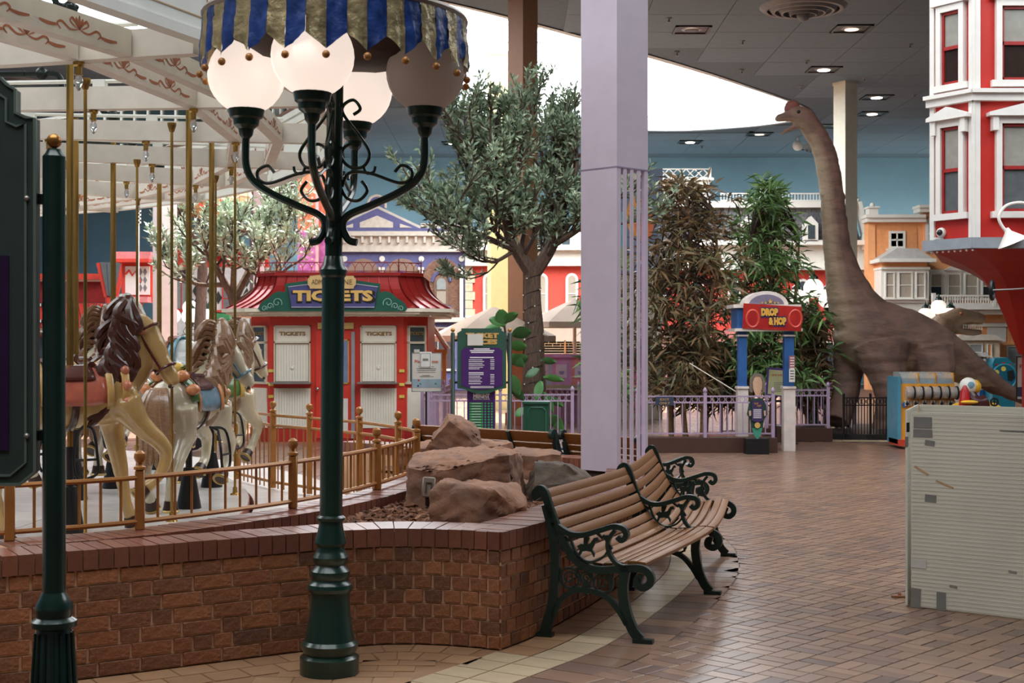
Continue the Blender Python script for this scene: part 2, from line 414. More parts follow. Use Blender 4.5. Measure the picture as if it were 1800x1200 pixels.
# ---- ceiling fittings ----
LAMP = M('downlight_lens', (255, 244, 226), .3, emit=14, var=.02)
LAMPD = M('downlight_lens_dim', (255, 244, 226), .3, emit=1.2, var=.02)
def downlight(x, y, on, label):
    p = G(x, y, CEIL); t = thing('recessed_downlight', label, 'ceiling light', (p.x, p.y, CEIL), group='recessed ceiling downlights')
    s = .42; m = MB()
    for a in (0, 1, 2, 3):
        m.T = Matrix.Rotation(a*PI/2, 4, 'Z'); m.bb(-s, s, s-.06, s, -.055, 0)
    m.build('frame', BLACK, t); MB().bb(-s, s, -s, s, -.03, -.022).build('baffle', BLACK, t)
    MB().lathe([(.2, -.05), (.24, -.03), (.02, -.028)], 20).build('trim_ring', M('steel_trim', (140, 140, 138), .3, metal=.8), t)
    MB().lathe([(.16, -.062), (.17, -.03)], 20).build('lens', (LAMP if on == 2 else LAMPD if on == 1 else BLACK), t)
for x, y, on, lb in ((1216, 50, 0, 'unlit black square downlight in the grey ceiling near the skylight edge'), (1497, 48, 1, 'dimly lit square downlight in the ceiling beside the round vent'), (1448, 120, 2, 'bright square downlight in the ceiling in front of the white column'),
                     (1541, 169, 2, 'bright square downlight, nearer of two beside the white column'), (1533, 198, 2, 'bright square downlight, farther of two beside the white column'), (1335, 234, 1, 'dim square downlight in the ceiling behind the long-necked dinosaur head'),
                     (1213, 248, 2, 'small bright square downlight behind the lilac column and skylight'), (1455, 220, 0, 'unlit square downlight between dinosaur neck and white column'), (797, 250, 2, 'small bright downlight in the ceiling beyond the olive tree')):
    downlight(x, y, on, lb)
VENT = M('vent_grey', (120, 124, 126), .5)
for (x, y, r), lb in zip(((1412, 10, .95), (1432, 256, .75), (497, 206, .6), (38, 140, .5)), ('large round grey air vent of nested rings in the ceiling', 'far round air vent in the ceiling behind the dinosaur neck', 'round grey air vent in the ceiling above the carousel rim board', 'round air vent in the ceiling beyond the carousel beams')):
    p = G(x, y, CEIL); t = thing('air_vent', lb, 'vent', (p.x, p.y, CEIL), group='round ceiling vents')
    for k in range(4):
        rr = r*(1-.22*k); MB().lathe([(rr, -.02-.03*k), (rr*.9, -.10-.04*k), (rr*.82, -.10-.04*k), (rr*.86, -.02)], 28).build('ring', VENT, t)
    MB().sphere((0, 0, -.2), r*.16, 12, 6).build('hub', VENT, t)
t = thing('dome_camera', 'white ball lamp hanging under the far ceiling behind the dinosaur head', 'ceiling lamp', G(1402, 256, CEIL-.3))
MB().sphere((0, 0, 0), .18).build('ball', WHITE, t); MB().lathe([(.03, .15), (.03, .29), (.08, .29)], 10).build('stem', WHITE, t)
for x, y in ((1176, 30), (1305, 70), (1190, 90), (1304, 122), (1418, 105), (1520, 135), (1600, 76), (1408, 150), (1234, 255), (1607, 164)):
    p = G(x, y, CEIL); t = thing('sprinkler', 'tiny sprinkler head poking from the grey ceiling', 'sprinkler', (p.x, p.y, CEIL), group='ceiling sprinkler heads')
    MB().lathe([(.07, -.02), (.06, -.04), (.02, -.045), (.02, -.1), (.05, -.12)], 8).build('head', VENT, t)
# added lights, unseen behind the house fronts, that brighten the blue wall and ceiling
ADDED_TUBE = M('added_light_tube', (255, 250, 240), .4, emit=44, var=.01)
for k, x in enumerate((-6.0, 4.0, 14.0, 21.5)):
    t = thing('added_wall_light', ('long added light tube, unseen behind the violet house front', 'long added light tube, unseen behind the red house front', 'long added light tube, unseen behind the slate-roofed house front', 'long added light tube, unseen behind the orange house front')[k], 'added light', (x, 53.6, 0), group='added lights unseen behind the house fronts')
    MB().tube([(-3.6, 0, 4.3), (3.6, 0, 4.3)], .06, 8).build('tube', ADDED_TUBE, t); MB().bb(-3.7, 3.7, -.12, -.08, 4.15, 4.36).build('reflector', WHITE, t); MB().bb(-3.7, 3.7, -.12, .1, 4.12, 4.16).build('tray', WHITE, t)
    for s_ in (-3, 3): MB().tube([(s_, 0, 0), (s_, 0, 4.12)], .04, 8).build('stand', WHITE, t)
# ================= PLANTER AND CAROUSEL WALL =================
BRICK = M('wall_brick', rand=[(158, 102, 68), (140, 88, 60), (166, 110, 74), (122, 80, 58), (150, 94, 64), (108, 74, 58), (162, 104, 70)], rough=.62, var=.22, vs=22, bump=.5, bs=55)
COPING = M('coping_brick', rand=[(128, 78, 60), (116, 68, 54), (138, 84, 64), (108, 64, 52)], rough=.3, var=.15, vs=25, bump=.1, bs=60, spec=1.0)
MORTAR = M('mortar', (214, 172, 140), .85, var=.12)
WH = .65; COP = .1; NC = 7; CH = (WH-COP)/NC
def in_view(p): return abs(p.x)/p.y < .375
def brick_wall(name, path, thick, keep, limit, inner_faces=True, courses=True):
    """path runs with the outer face on its right"""
    wall = struct(name)
    core = MB(); n = len(path)
    po = [offset(path, i, -.008) for i in range(n)]; pi = [offset(path, i, -thick+.008) for i in range(n)]
    vs = [(p.x, p.y, 0) for p in po]+[(p.x, p.y, WH-.02) for p in po]+[(p.x, p.y, WH-.02) for p in pi]+[(p.x, p.y, 0) for p in pi]
    core.add(vs, [(i+k*n, i+1+k*n, i+1+((k+1) % 4)*n, i+((k+1) % 4)*n) for i in range(n-1) for k in range(4)])
    core.build('mortar_core', MORTAR, wall, smooth=False)
    items = []
    fine = resample(path, .01)
    for c in range(NC if courses else 0):
        i = 0; z = c*CH+CH/2; first = True
        while i < len(fine)-6:
            ln = R.choice((22, 22, 11)) if fine[i].x < -1.15 else 11
            if first: ln = 6 if c % 2 else 11; first = False
            k = min(i+ln, len(fine)-1)
            if len(fine)-1-k < 5: k = len(fine)-1
            a, b = fine[i], fine[k]; mid = (a+b)/2; d = b-a
            if keep(mid): items.append((mid, math.atan2(d.y, d.x), d.length-.014, z, 'b'))
            i = k
    cp = resample(path, .078)
    for i in range(len(cp)-1):
        a, b = cp[i], cp[i+1]; d = b-a; t = d.normalized()
        if keep((a+b)/2): items.append(((a+b)/2, math.atan2(t.y, t.x), d.length-.006, WH-COP/2, 'c', offset(cp, i, 0), offset(cp, i+1, 0), offset(cp, i, -thick), offset(cp, i+1, -thick)))
    items.sort(key=lambda t: t[0].length+(0 if in_view(t[0]) else 50))
    restb = MB(); restc = MB(); cache = {}
    for k, it in enumerate(items):
        mid, rz, ln, z = it[:4]
        if it[4] == 'b':
            nn = Vector((math.sin(rz), -math.cos(rz)))
            if k < limit:
                key = round(ln/.02)
                if key not in cache: cache[key] = MB().box(0, .045, 0, ln, .1, CH-.013, bev=.003).mesh('brick', BRICK, smooth=False)
                o = link('brick', cache[key], wall, (mid.x, mid.y, z), rz+R.uniform(-.012, .012)); o.location += Vector((nn.x, nn.y, 0))*R.uniform(-.002, .003)
            else: restb.box(mid.x-nn.x*.045, mid.y-nn.y*.045, z, ln, .1, CH-.013, rz)
        else:
            a, b, c, d = [Vector(p) for p in it[5:]]
            ctr = (a+b+c+d)/4; g = .0035
            def sh(p, q): return p+(q-p).normalized()*g
            q = [sh(a, b), sh(b, a), sh(d, c), sh(c, d)]
            tgt = restc if k >= limit else MB()
            z1 = R.uniform(-.0015, .0015)
            out = Vector((math.sin(rz), -math.cos(rz)))*.012
            q[0] = q[0]+out; q[1] = q[1]+out
            o2 = Vector((0, 0)) if k >= limit else ctr
            tgt.add([(p.x-o2.x, p.y-o2.y, -COP/2+(z if k >= limit else 0)) for p in q]+[(p.x-o2.x, p.y-o2.y, COP/2+z1+(z if k >= limit else 0)) for p in q], [(0,3,2,1), (4,5,6,7), (0,1,5,4), (1,2,6,5), (2,3,7,6), (3,0,4,7)])
            if k < limit: tgt.build('coping_brick', COPING, wall, smooth=False, loc=(ctr.x, ctr.y, z))
    if restb.v: restb.build('further_bricks', BRICK, wall, smooth=False, kind='stuff')
    if restc.v: restc.build('further_coping', COPING, wall, smooth=False, kind='stuff')
    return wall
# the outer wall, front curve up to the corner, then behind the benches
brick_wall('wall_planter_front', PA_L, .3, lambda p: abs(p.x)/p.y < .42, 300)
brick_wall('wall_planter_side', PA_R_wall, .3, lambda p: True, 290)
# wall under the carousel fence: fence posts stand on it
FENCE = [(-4.6, 6.0), (-3.9, 6.55), (-3.25, 7.05), (-2.65, 7.5), (-2.08, 7.95), (-1.38, 8.96), (-.96, 10.1), (-.76, 11.3), (-.965, 12.05), (-1.38, 12.85), (-1.93, 13.55), (-2.37, 14.1), (-2.9, 15.0), (-3.6, 16.2), (-4.6, 17.6)]
FP = cr(FENCE, 6)
fr = resample(FP, .1); FB = [offset(fr, i, .22) for i in range(len(fr))]
brick_wall('wall_carousel', [p for p in FB if p.y < 11.75], .3, lambda p: p.y > 7.3, 250)
# soil and bark
SOIL = M('bark_soil', (96, 66, 50), .9, var=.4, vs=14, bump=.8, bs=30)
def ray_in(p):      # inside the planter bed
    return inside(p, BED)
FBB = FB
BED = [offset(PA_L, i, -.3) for i in range(len(PA_L)) if PA_L[i].x > -2.0]+[offset(PA_R_wall, i, -.3) for i in range(3, len(PA_R_wall)) if PA_R_wall[i].y < 14.2]+[p for p in FB[::-1] if p.y < 13.2 and p.x > -1.9]
def soil_h(x, y): return .53+.08*math.exp(-((x-.0)**2+(y-10.4)**2)/1.6)+.03*noise.noise((x*2, y*2, 0))
nx, ny = 34, 60; vs_ = []; idx = {}; fs_ = []
for i in range(nx):
    for j in range(ny):
        x = -2.1+i*.1; y = 7.5+j*.11
        if ray_in(Vector((x, y))) : idx[i, j] = len(vs_); vs_.append((x, y, soil_h(x, y)))
for (i, j) in idx:
    if (i+1, j) in idx and (i, j+1) in idx and (i+1, j+1) in idx: fs_.append((idx[i, j], idx[i+1, j], idx[i+1, j+1], idx[i, j+1]))
mb = MB(); mb.add(vs_, fs_); mb.add([(p.x, p.y, .50) for p in BED], [tuple(range(len(BED)))])
bed = mb.build('planting_soil', SOIL, kind='stuff', label='dark soil bed between the rocks inside the brick planter', cat='soil')
BARK = M('bark_chip', rand=[(134, 92, 66), (112, 74, 54), (150, 106, 78), (92, 62, 48), (126, 84, 60)], rough=.85, var=.25, vs=30)
m = MB(); k = 0
while k < 2600:
    x = R.uniform(-2.0, 1.0); y = R.uniform(7.7, 12.5) if k > 1500 else R.uniform(7.8, 9.4)
    if not ray_in(Vector((x, y))): continue
    k += 1; s = R.uniform(.04, .11)
    m.T = Matrix.Translation((x, y, soil_h(x, y)+R.uniform(.0, .025))) @ Euler((R.uniform(-.6, .6), R.uniform(-.6, .6), R.uniform(0, 6.3))).to_matrix().to_4x4()
    a = s*.5; b = s*R.uniform(.2, .35); t = R.uniform(.004, .009)
    m.add([(-a, -b*.6, -t), (a*.8, -b, -t), (a, b*.7, -t), (-a*.7, b, -t), (-a*.9, -b*.5, t), (a*.7, -b*.9, t), (a*.9, b*.6, t), (-a*.6, b*.9, t)], [(0,3,2,1), (4,5,6,7), (0,1,5,4), (1,2,6,5), (2,3,7,6), (3,0,4,7)])
m.build('bark_mulch', BARK, smooth=False, kind='stuff', label='loose brown bark chips spread over the planter bed', cat='mulch')

# ---- rocks: hulls of points read off the photograph, given depth ----
ROCK = M('sandstone_rock', (160, 116, 90), .85, var=.22, vs=5, bump=1.0, bs=9, c2=(124, 92, 76))
ROCKD = M('dark_rock', (104, 86, 72), .85, var=.3, vs=5, bump=1.0, bs=10, c2=(76, 66, 58))
def rock(label, front, top, base_z, mat, seed, back=None):
    bm = bmesh.new()
    pts = [Vector(p) for p in front+top+(back or [])]
    low = [Vector((p.x, p.y, base_z)) for p in pts]
    for p in pts+low: bm.verts.new(p)
    r_ = bmesh.ops.convex_hull(bm, input=bm.verts); bmesh.ops.delete(bm, geom=[g for g in r_['geom_interior'] if isinstance(g, bmesh.types.BMVert)], context='VERTS')
    bmesh.ops.triangulate(bm, faces=bm.faces)
    for _ in range(7):
        es = [e for e in bm.edges if e.calc_length() > .04]
        if not es: break
        bmesh.ops.subdivide_edges(bm, edges=es, cuts=1, use_grid_fill=True); bmesh.ops.triangulate(bm, faces=bm.faces)
    bmesh.ops.smooth_vert(bm, verts=bm.verts, factor=.35, use_axis_x=True, use_axis_y=True, use_axis_z=True)
    bm.normal_update()
    for v in bm.verts:
        c = v.co*3.0+Vector((seed*7.1, seed, 0)); d = noise.fractal(c, .8, 2.1, 6)*.034+noise.noise(v.co*17)*.009+abs(noise.noise(v.co*6))*.018
        st = abs((v.co.z*9+noise.noise(v.co*2.2)*2.2) % 1-.5); d += (st-.25)*.022
        v.co += v.normal*d
    ctr = sum((v.co for v in bm.verts), Vector())/len(bm.verts); ctr.z = base_z
    for v in bm.verts: v.co -= ctr
    me = bpy.data.meshes.new('rock'); bm.to_mesh(me); bm.free(); me.materials.append(mat)
    me.polygons.foreach_set('use_smooth', [True]*len(me.polygons)); me.set_sharp_from_angle(angle=math.radians(32))
    return link('boulder', me, None, ctr, label=label, cat='rock', group='boulders in the brick planter')
def PP(l, Z): return [P(x, y, Z+dz) for x, y, dz in l]
rock('broad flat-topped sandstone boulder with a grey fixture at its foot', PP([(718, 822, 0), (714, 870, 0), (735, 905, -.05), (900, 880, .1), (912, 855, .15), (895, 800, 0), (760, 828, -.1)], 9.6), PP([(728, 797, .5), (895, 788, .5), (918, 795, .5), (800, 789, 1.0)], 9.6), .45, ROCK, 1)
rock('low wedge-shaped pinkish boulder resting behind the corner coping', PP([(752, 862, 0), (752, 905, -.05), (830, 912, -.1), (905, 895, 0), (925, 888, .1), (870, 862, -.05), (768, 846, .05)], 8.75), PP([(780, 841, .3), (905, 852, .35), (860, 848, .4), (918, 872, .3)], 8.75), .42, ROCK, 2)
rock('upright pointed reddish boulder, tallest of the planter', PP([(745, 790, 0), (790, 740, 0), (838, 758, .1), (852, 790, 0), (760, 770, 0)], 11.6), PP([(788, 727, .3), (835, 742, .4), (800, 735, .5)], 11.6), .42, ROCK, 3)
rock('dark rugged boulder beside the bench back', PP([(922, 895, 0), (938, 812, .1), (1000, 815, 0), (1042, 840, 0), (1000, 850, -.1), (935, 850, -.1)], 9.9), PP([(945, 805, .4), (1015, 818, .4), (1038, 838, .3)], 9.9), .45, ROCKD, 4)
rock('rounded pale red boulder behind the flat-topped one', PP([(900, 800, 0), (985, 800, 0), (990, 815, 0), (930, 835, 0)], 11.2), PP([(910, 783, .4), (950, 784, .5), (985, 795, .4)], 11.2), .42, ROCK, 5)
rock('long low sandstone slab behind the flat-topped boulder', PP([(700, 792, 0), (870, 785, 0), (860, 800, 0), (720, 800, 0)], 11.9), PP([(850, 775, .4), (760, 770, .4), (900, 779, .3)], 11.9), .42, ROCK, 6)
t = thing('spot_fixture', 'grey plastic outdoor light fixture leaning on the broad boulder', 'light fixture', P(752, 875, 9.35))
m = MB(); m.T = Euler((-.15, .08, .1)).to_matrix().to_4x4(); GREY = M('grey_plastic', (150, 138, 126), .5)
m.box(0, 0, .07, .085, .03, .135, bev=.008); m.build('housing', GREY, t)
m = MB(); m.T = Euler((-.15, .08, .1)).to_matrix().to_4x4(); m.strip([(-.018, .03), (-.018, .1), (.018, .1), (.018, .03)], .01, .012, -.016); m.build('bracket', M('grey_dark', (92, 82, 74), .5), t)
MB().tube([(0, 0, 0), (0, .01, -.05)], .018, 8).build('stem', BLACK, t)

# ---- lilac column standing on the planter wall ----
c0 = Vector((.864, 12.0)); t = thing('lilac_column', 'tall square lilac column with slatted lower side, standing on the planter wall', 'column', (c0.x, c0.y, WH-.03), PI/4)
S = .2
split = 3.14-WH+.03
m = MB(); m.bb(-S, S, -S, S, split, CEIL-WH+.0); m.build('upper_shaft', LILAC, t, smooth=False)
# local -y/-x faces turn to the camera: after 45 deg, local (-1,0)->left front, (0,-1)->right front
MB().bb(-S, -S+.05, -S, S, .03, split).build('front_panel', LILAC, t, smooth=False)
MB().bb(-S+.05, S, S-.05, S, .03, split).build('back_panel', LILAC, t, smooth=False)
for k in range(5):
    x = -S+.105+k*.088
    if k < 3: MB().box(x, -S+.004, split/2+.015, .042, .008, split-.03).build('slat', LILAC, t, smooth=False)
    elif k == 4: MB().box(S-.02, -S+.02, split/2+.015, .04, .04, split-.03).build('corner_post', LILAC, t, smooth=False)
MB().bb(-S, S, -S, S, .0, .03).build('sill', LILAC, t, smooth=False)
MB().bb(-S+.03, S-.03, -S+.03, S-.03, -.5, .0).build('plinth', M('dark_plinth', (70, 54, 44), .8), t, smooth=False)
for z in (split,): MB().bb(-S-.003, S+.003, -S-.003, S+.003, z-.006, z+.006).build('joint_strip', M('lilac_joint', (150, 134, 160), .5), t, smooth=False)

# ---- gold fence round the carousel ----
rail_mat = GOLD
t = thing('carousel_fence', 'low gold metal railing with ball-topped posts on the brick carousel wall', 'fence')
pts_ = [Vector(p) for p in FENCE[2:13]]
arc = resample(cr(FENCE[2:13], 10), .02)
pm = MB(); pm.box(0, 0, .165, .052, .052, .33, bev=.004); pm.lathe([(.014, .33), (.034, .335), (.034, .35), (.012, .36), (.012, .372), (.024, .38), (.034, .40), (.03, .425), (.012, .44)], 12)
post_me = pm.mesh('post', rail_mat); bal_me = MB().box(0, 0, .165, .013, .013, .25).mesh('baluster', rail_mat, smooth=False)
LOW = .25      # beyond the planter the railing stands lower, on the walkway round the deck
tp = MB(); tp.box(0, 0, .375, .052, .052, .75, bev=.004); tp.lathe([(.014, .75), (.034, .755), (.034, .77), (.012, .78), (.012, .79), (.024, .80), (.034, .82), (.03, .845), (.012, .86)], 12)
tall_me = tp.mesh('post', rail_mat); tall_bal = MB().box(0, 0, .37, .012, .012, .62).mesh('baluster', rail_mat, smooth=False)
for i, p in enumerate(pts_): link('post', post_me if i < 6 else tall_me, t, (p.x, p.y, WH if i < 6 else LOW), R.uniform(0, .5))
for k in range(len(pts_)-1):
    a, b = pts_[k], pts_[k+1]
    ia = min(range(len(arc)), key=lambda i: (arc[i]-a).length); ib = min(range(len(arc)), key=lambda i: (arc[i]-b).length)
    seg = arc[ia:ib+1]
    for nm, z in ((('top_rail', .29), ('bottom_rail', .045)) if k < 5 else (('top_rail', LOW+.72-WH), ('middle_rail', LOW+.62-WH), ('bottom_rail', LOW+.06-WH))):
        MB().tube([(p.x, p.y, WH+z) for p in seg[::4]+[seg[-1]]], .015, 6).build(nm, rail_mat, t)
    L_ = (b-a).length; nb = round(L_/.118)
    for j in range(1, nb): 
        q = seg[min(len(seg)-1, int(len(seg)*j/nb))]; link('baluster', bal_me if k < 5 else tall_bal, t, (q.x, q.y, WH if k < 5 else LOW-.06))
# ================= FOREGROUND: lamp, sign, benches, sheets =================
def globe_lamp_head(parent, Hs, n_arms=4, rot=0, globe_r=.2, arm=.52, mats=None, finial=False, centre=False, arm_h=0.0):
    """scrolled four-arm lamp head; local z of arm socket = Hs"""
    for k in range(n_arms):
        a = rot+k*2*PI/n_arms; T = Matrix.Rotation(a, 4, 'Z')
        m = MB(); m.T = T
        q = arm/.46
        pth = [(x*q, 0, Hs+z) for x, z in cr([(.12, -.555), (.075, -.54), (.045, -.47), (.075, -.415), (.19, -.365), (.33, -.30), (.42, -.235), (.458, -.15), (.46, 0)], 6)]
        m.tube(pth, .02, 8); ao = m.build('arm', GREEN, parent)
        m = MB(); m.T = T; m.lathe([(.02, 0), (.035, .02), (.04, .05), (.065, .07), (.07, .1), (.085, .11), (.095, .15), (.088, .155)], 16, (arm, 0, Hs-.02)); m.build('socket', GREEN, ao)
        m = MB(); m.T = T
        for cv, rr in (([(.04, -.27), (.075, -.2), (.18, -.2), (.33, -.25), (.39, -.23), (.395, -.185), (.345, -.16), (.31, -.195)], .009),
                       ([(.095, .10), (.13, .13), (.095, .175), (.045, .15), (.045, .10), (.135, -.02), (.18, -.10), (.15, -.165), (.085, -.17), (.038, -.125), (.045, -.075), (.085, -.05), (.125, -.065)], .009),
                       ([(.14, -.24), (.17, -.29), (.125, -.34), (.063, -.325), (.03, -.26)], .009), ([(.15, -.165), (.165, -.2), (.2, -.195), (.21, -.165)], .008)):
            m.tube([(x*q, 0, Hs+z) for x, z in cr(cv, 5)], rr, 6)
        m.build('scroll', GREEN, ao)
        m = MB(); m.T = T; m.sphere((arm, 0, Hs+.12+globe_r*.94), globe_r, 24, 16); m.build('globe', mats[k % len(mats)], ao)
        if finial:
            m = MB(); m.T = T; m.lathe([(.1, 0), (.09, .05), (.05, .08), (.03, .1), (.03, .14), (.012, .17), (.008, .22)], 12, (arm, 0, Hs+.12+globe_r*1.86)); m.build('finial', GREEN, ao)
    if centre:
        m = MB(); m.lathe([(.05, 0), (.06, .2), (.1, .25)], 14, (0, 0, Hs-.1)); m.build('centre_socket', GREEN, parent)
        m = MB(); m.sphere((0, 0, Hs+.33+globe_r), globe_r, 24, 16); m.build('centre_globe', mats[0], parent)
        if finial: m = MB(); m.lathe([(.1, 0), (.09, .05), (.05, .08), (.03, .1), (.03, .14), (.012, .17)], 12, (0, 0, Hs+.31+globe_r*2)); m.build('finial', GREEN, parent)
lp = G(579, 1182)
t = thing('street_lamp', 'dark green cast lamp post with four globes under a striped valance canopy', 'lamp post', lp)
k_ = lp.y/F                                # metres per pixel at the lamp
def zz(y): return EYE-(y-600)*k_
prof = [(.152, 0), (.152, zz(1152)), (.13, zz(1150)), (.145, zz(1146)), (.142, zz(1130)), (.128, zz(1124)), (.118, zz(1100)), (.108, zz(1060)), (.102, zz(1020)), (.101, zz(1008)), (.116, zz(1003)), (.118, zz(994)), (.100, zz(988)),
        (.092, zz(984)), (.098, zz(976)), (.096, zz(966)), (.084, zz(958)), (.078, zz(952)), (.088, zz(945)), (.089, zz(935)), (.076, zz(926)), (.068, zz(918)), (.068, zz(910)), (.079, zz(900)), (.078, zz(892)), (.064, zz(868)), (.06, zz(850)), (.058, zz(842)),
        (.074, zz(838)), (.076, zz(832)), (.060, zz(828))]
prof = [(r, max(0, z)) for r, z in prof]
prof2 = [(.152, 0), (.152, .09), (.138, .098)] + [(r, z) for r, z in prof[3:] if z > .1]
sh = zz(912)-zz(838)
body = [(.152, 0), (.152, .085), (.13, .1)]
for px, r in ((1135, .146), (1128, .148), (1120, .130), (1095, .118), (1060, .106), (1025, .100), (1012, .100), (1008, .112), (1000, .117), (992, .112), (986, .098), (980, .094), (972, .102), (962, .1), (954, .085), (948, .078), (940, .090), (930, .092), (920, .08), (912, .07), (905, .07), (898, .082), (890, .08), (872, .068), (858, .062), (848, .062), (846, .072), (840, .074), (835, .062)):
    body.append((r, zz(px)+ (-.0)))
# the photo's baluster base runs from y = 1195 to y = 905
def remap(px): return 905+(px-835)*(1135-905)/(1135-835)
body = body[:3]+[(r, zz(remap(px))) for px, r in ((1135, .146), (1128, .148), (1120, .130), (1095, .118), (1060, .106), (1025, .100), (1012, .100), (1008, .112), (1000, .117), (992, .112), (986, .098), (980, .094), (972, .102), (962, .1), (954, .085), (948, .078), (940, .090), (930, .092), (920, .08), (912, .07), (905, .07), (898, .082), (890, .08), (872, .068), (858, .062), (848, .062), (846, .072), (840, .074), (835, .06))]
MB().lathe(body, 32).build('base', GREEN, t, ang=30)
MB().lathe([(.0585, zz(905)), (.0575, zz(488)), (.066, zz(484)), (.068, zz(474)), (.056, zz(466)), (.048, zz(452)), (.044, zz(450)), (.042, zz(60)), (.03, zz(50))], 24).build('pole', GREEN, t, ang=30)
socket_h = zz(236)
GDIM = M('unlit_globe', (236, 224, 214), .3, var=.02)
nt_ = GDIM.node_tree; tl_ = nt_.nodes.new('ShaderNodeBsdfTranslucent'); tl_.inputs[0].default_value = (.86, .8, .75, 1); mx_ = nt_.nodes.new('ShaderNodeMixShader'); mx_.inputs[0].default_value = .7
nt_.links.new(nt_.nodes['Principled BSDF'].outputs[0], mx_.inputs[1]); nt_.links.new(tl_.outputs[0], mx_.inputs[2]); nt_.links.new(mx_.outputs[0], nt_.nodes['Material Output'].inputs[0])
# arms of the photo: left, towards the camera, right, away
globe_lamp_head(t, socket_h, 4, PI*.965, .2, .468, [GLOBE, GLOBE, GDIM, GLOBE])
t.rotation_euler.y = .010
# striped canopy of pointed flags
BLU = M('canopy_blue', (28, 58, 122), .42, var=.25, vs=9, bump=.5, bs=12); GLD = M('canopy_gold', (168, 150, 112), .38, metal=.35, var=.3, vs=11, bump=.8, bs=14)
DARKC = M('canopy_lining', (60, 42, 36), .8)
ccz = zz(38)-.18; rc = .668; n = 22
top = MB(); top.lathe([(rc, ccz+.16), (rc*.6, ccz+.36), (.03, ccz+.5)], 44); top.build('canopy_roof', BLU, t)
MB().lathe([(rc+.004, ccz+.17), (rc+.012, ccz+.185), (rc+.004, ccz+.2)], 44, caps=False).build('canopy_hoop', M('hoop_grey', (160, 150, 140), .5), t)
FL = .275
for k in range(n):
    for h in (0, 1):
        m = MB(); a0 = 2*PI*(k+h*.5)/n+.06; a1 = 2*PI*(k+h*.5+.5)/n+.06; q = 6; rows_ = 7; vs_ = []; fs_ = []
        for i in range(rows_+1):
            for j in range(q+1):
                u = j/q; full = .72+.28*(u if h == 0 else 1-u); z = ccz+.18-FL*full*i/rows_
                rr = rc+.010*math.sin(u*PI*2+k)*i/rows_+.006*R.uniform(-1, 1)*(i > 0)+.012*i/rows_
                a = a0+(a1-a0)*u; vs_.append((rr*math.cos(a), rr*math.sin(a), z))
        for i in range(rows_):
            for j in range(q): o = i*(q+1)+j; fs_.append((o, o+1, o+q+2, o+q+1))
        m.add(vs_, fs_); m.build('valance_flag', (GLD if h == 0 else BLU), t)
    a = 2*PI*(k+.5)/n+.06
    MB().sphere(((rc+.012)*math.cos(a), (rc+.012)*math.sin(a), ccz+.18-FL-.028), .019, 10, 7).build('bell', GOLD, t)
MB().lathe([(rc-.02, ccz+.15), (rc-.3, ccz-.02), (.05, ccz-.04)], 44, caps=False).build('canopy_lining', DARKC, t)
# ---- sign board on posts at the left edge ----
sy = 5.5; t = thing('notice_board', 'dark green notice board with purple panel on posts with gold balls', 'sign board', (P(95, 600, sy).x, sy, 0))
def sx(x): return (x-95)/F*sy
def sz(y): return EYE-(y-600)/F*sy
BDG = M('board_green', (62, 76, 70), .45, var=.06); BDL = M('board_edge_light', (112, 126, 116), .5); PURP = M('board_purple', (52, 22, 66), .45)
def signpost(parent, x):
    po = MB().lathe([(.044, sz(1045)), (.043, sz(275)), (.03, sz(268)), (.026, sz(262))], 18).build('post', GREEN, parent, loc=(x, 0, 0))
    MB().sphere((0, 0, sz(248)), .029, 14, 9).build('ball', M('gold_ball', (190, 132, 66), .3, metal=.6), po)
    MB().lathe([(.12, 0), (.12, .05), (.10, .06), (.086, .1), (.066, sz(1108)), (.064, sz(1104)), (.085, sz(1100)), (.086, sz(1090)), (.066, sz(1084)), (.07, sz(1072)), (.072, sz(1064)), (.055, sz(1050)), (.045, sz(1040))], 28).build('base', GREEN, po)
    for k in range(14):
        a = 2*PI*k/14; MB().tube([(.098*math.cos(a), .098*math.sin(a), .08), (.068*math.cos(a), .068*math.sin(a), sz(1110))], [.012, .007], 6).build('flute', GREEN, po)
    return po
signpost(t, 0); bw = .9; signpost(t, -bw-.1)
zt = sz(135); zb = sz(850); xr = sx(66); xl = xr-bw-.02
def outline(ins):
    r = xr-ins; l = xl+ins; b = zb+ins; 
    right = [(r-.06, b), (r, b+.05), (r, sz(210)-ins*.6), (r-.035, sz(208)-ins), (r-.075, sz(200)-ins), (r-.075, sz(160)-ins), (r-.11, sz(150)-ins), (r-.13, sz(140)-ins)]
    cx = (r+l)/2; left = [(2*cx-x, z) for x, z in right[::-1]]
    return right+[(cx+.1, zt+.1-ins), (cx-.1, zt+.1-ins)]+left
m = MB(); m.prism(outline(0), -.03, .03); bd = m.build('board', BDG, t, smooth=False)
m = MB(); o = outline(.035); m.tube([(p[0], -.032, p[1]) for p in o], .006, 4, closed=True); m.build('moulding', BDL, bd)
m = MB(); o = outline(.0); m.tube([(p[0], -.03, p[1]) for p in o], .008, 4, closed=True); m.build('edge', BDL, bd)
m = MB(); m.prism([(xl+.14, sz(790)), (xr-.1, sz(790)), (xr-.1, sz(450)), (xl+.14, sz(450))], -.036, -.03); m.build('purple_panel', PURP, bd, smooth=False)
for z in (sz(350), sz(765)):
    MB().box(sx(76), 0, z, .05, .02, .04).build('bracket', BLACK, t); MB().sphere((sx(52), -.032, z), .011, 10, 6).build('bolt', M('bolt_steel', (190, 180, 170), .3, metal=.6), bd)
MB().sphere((sx(-2), -.032, sz(242)), .013, 10, 6).build('stud', GOLD, bd)

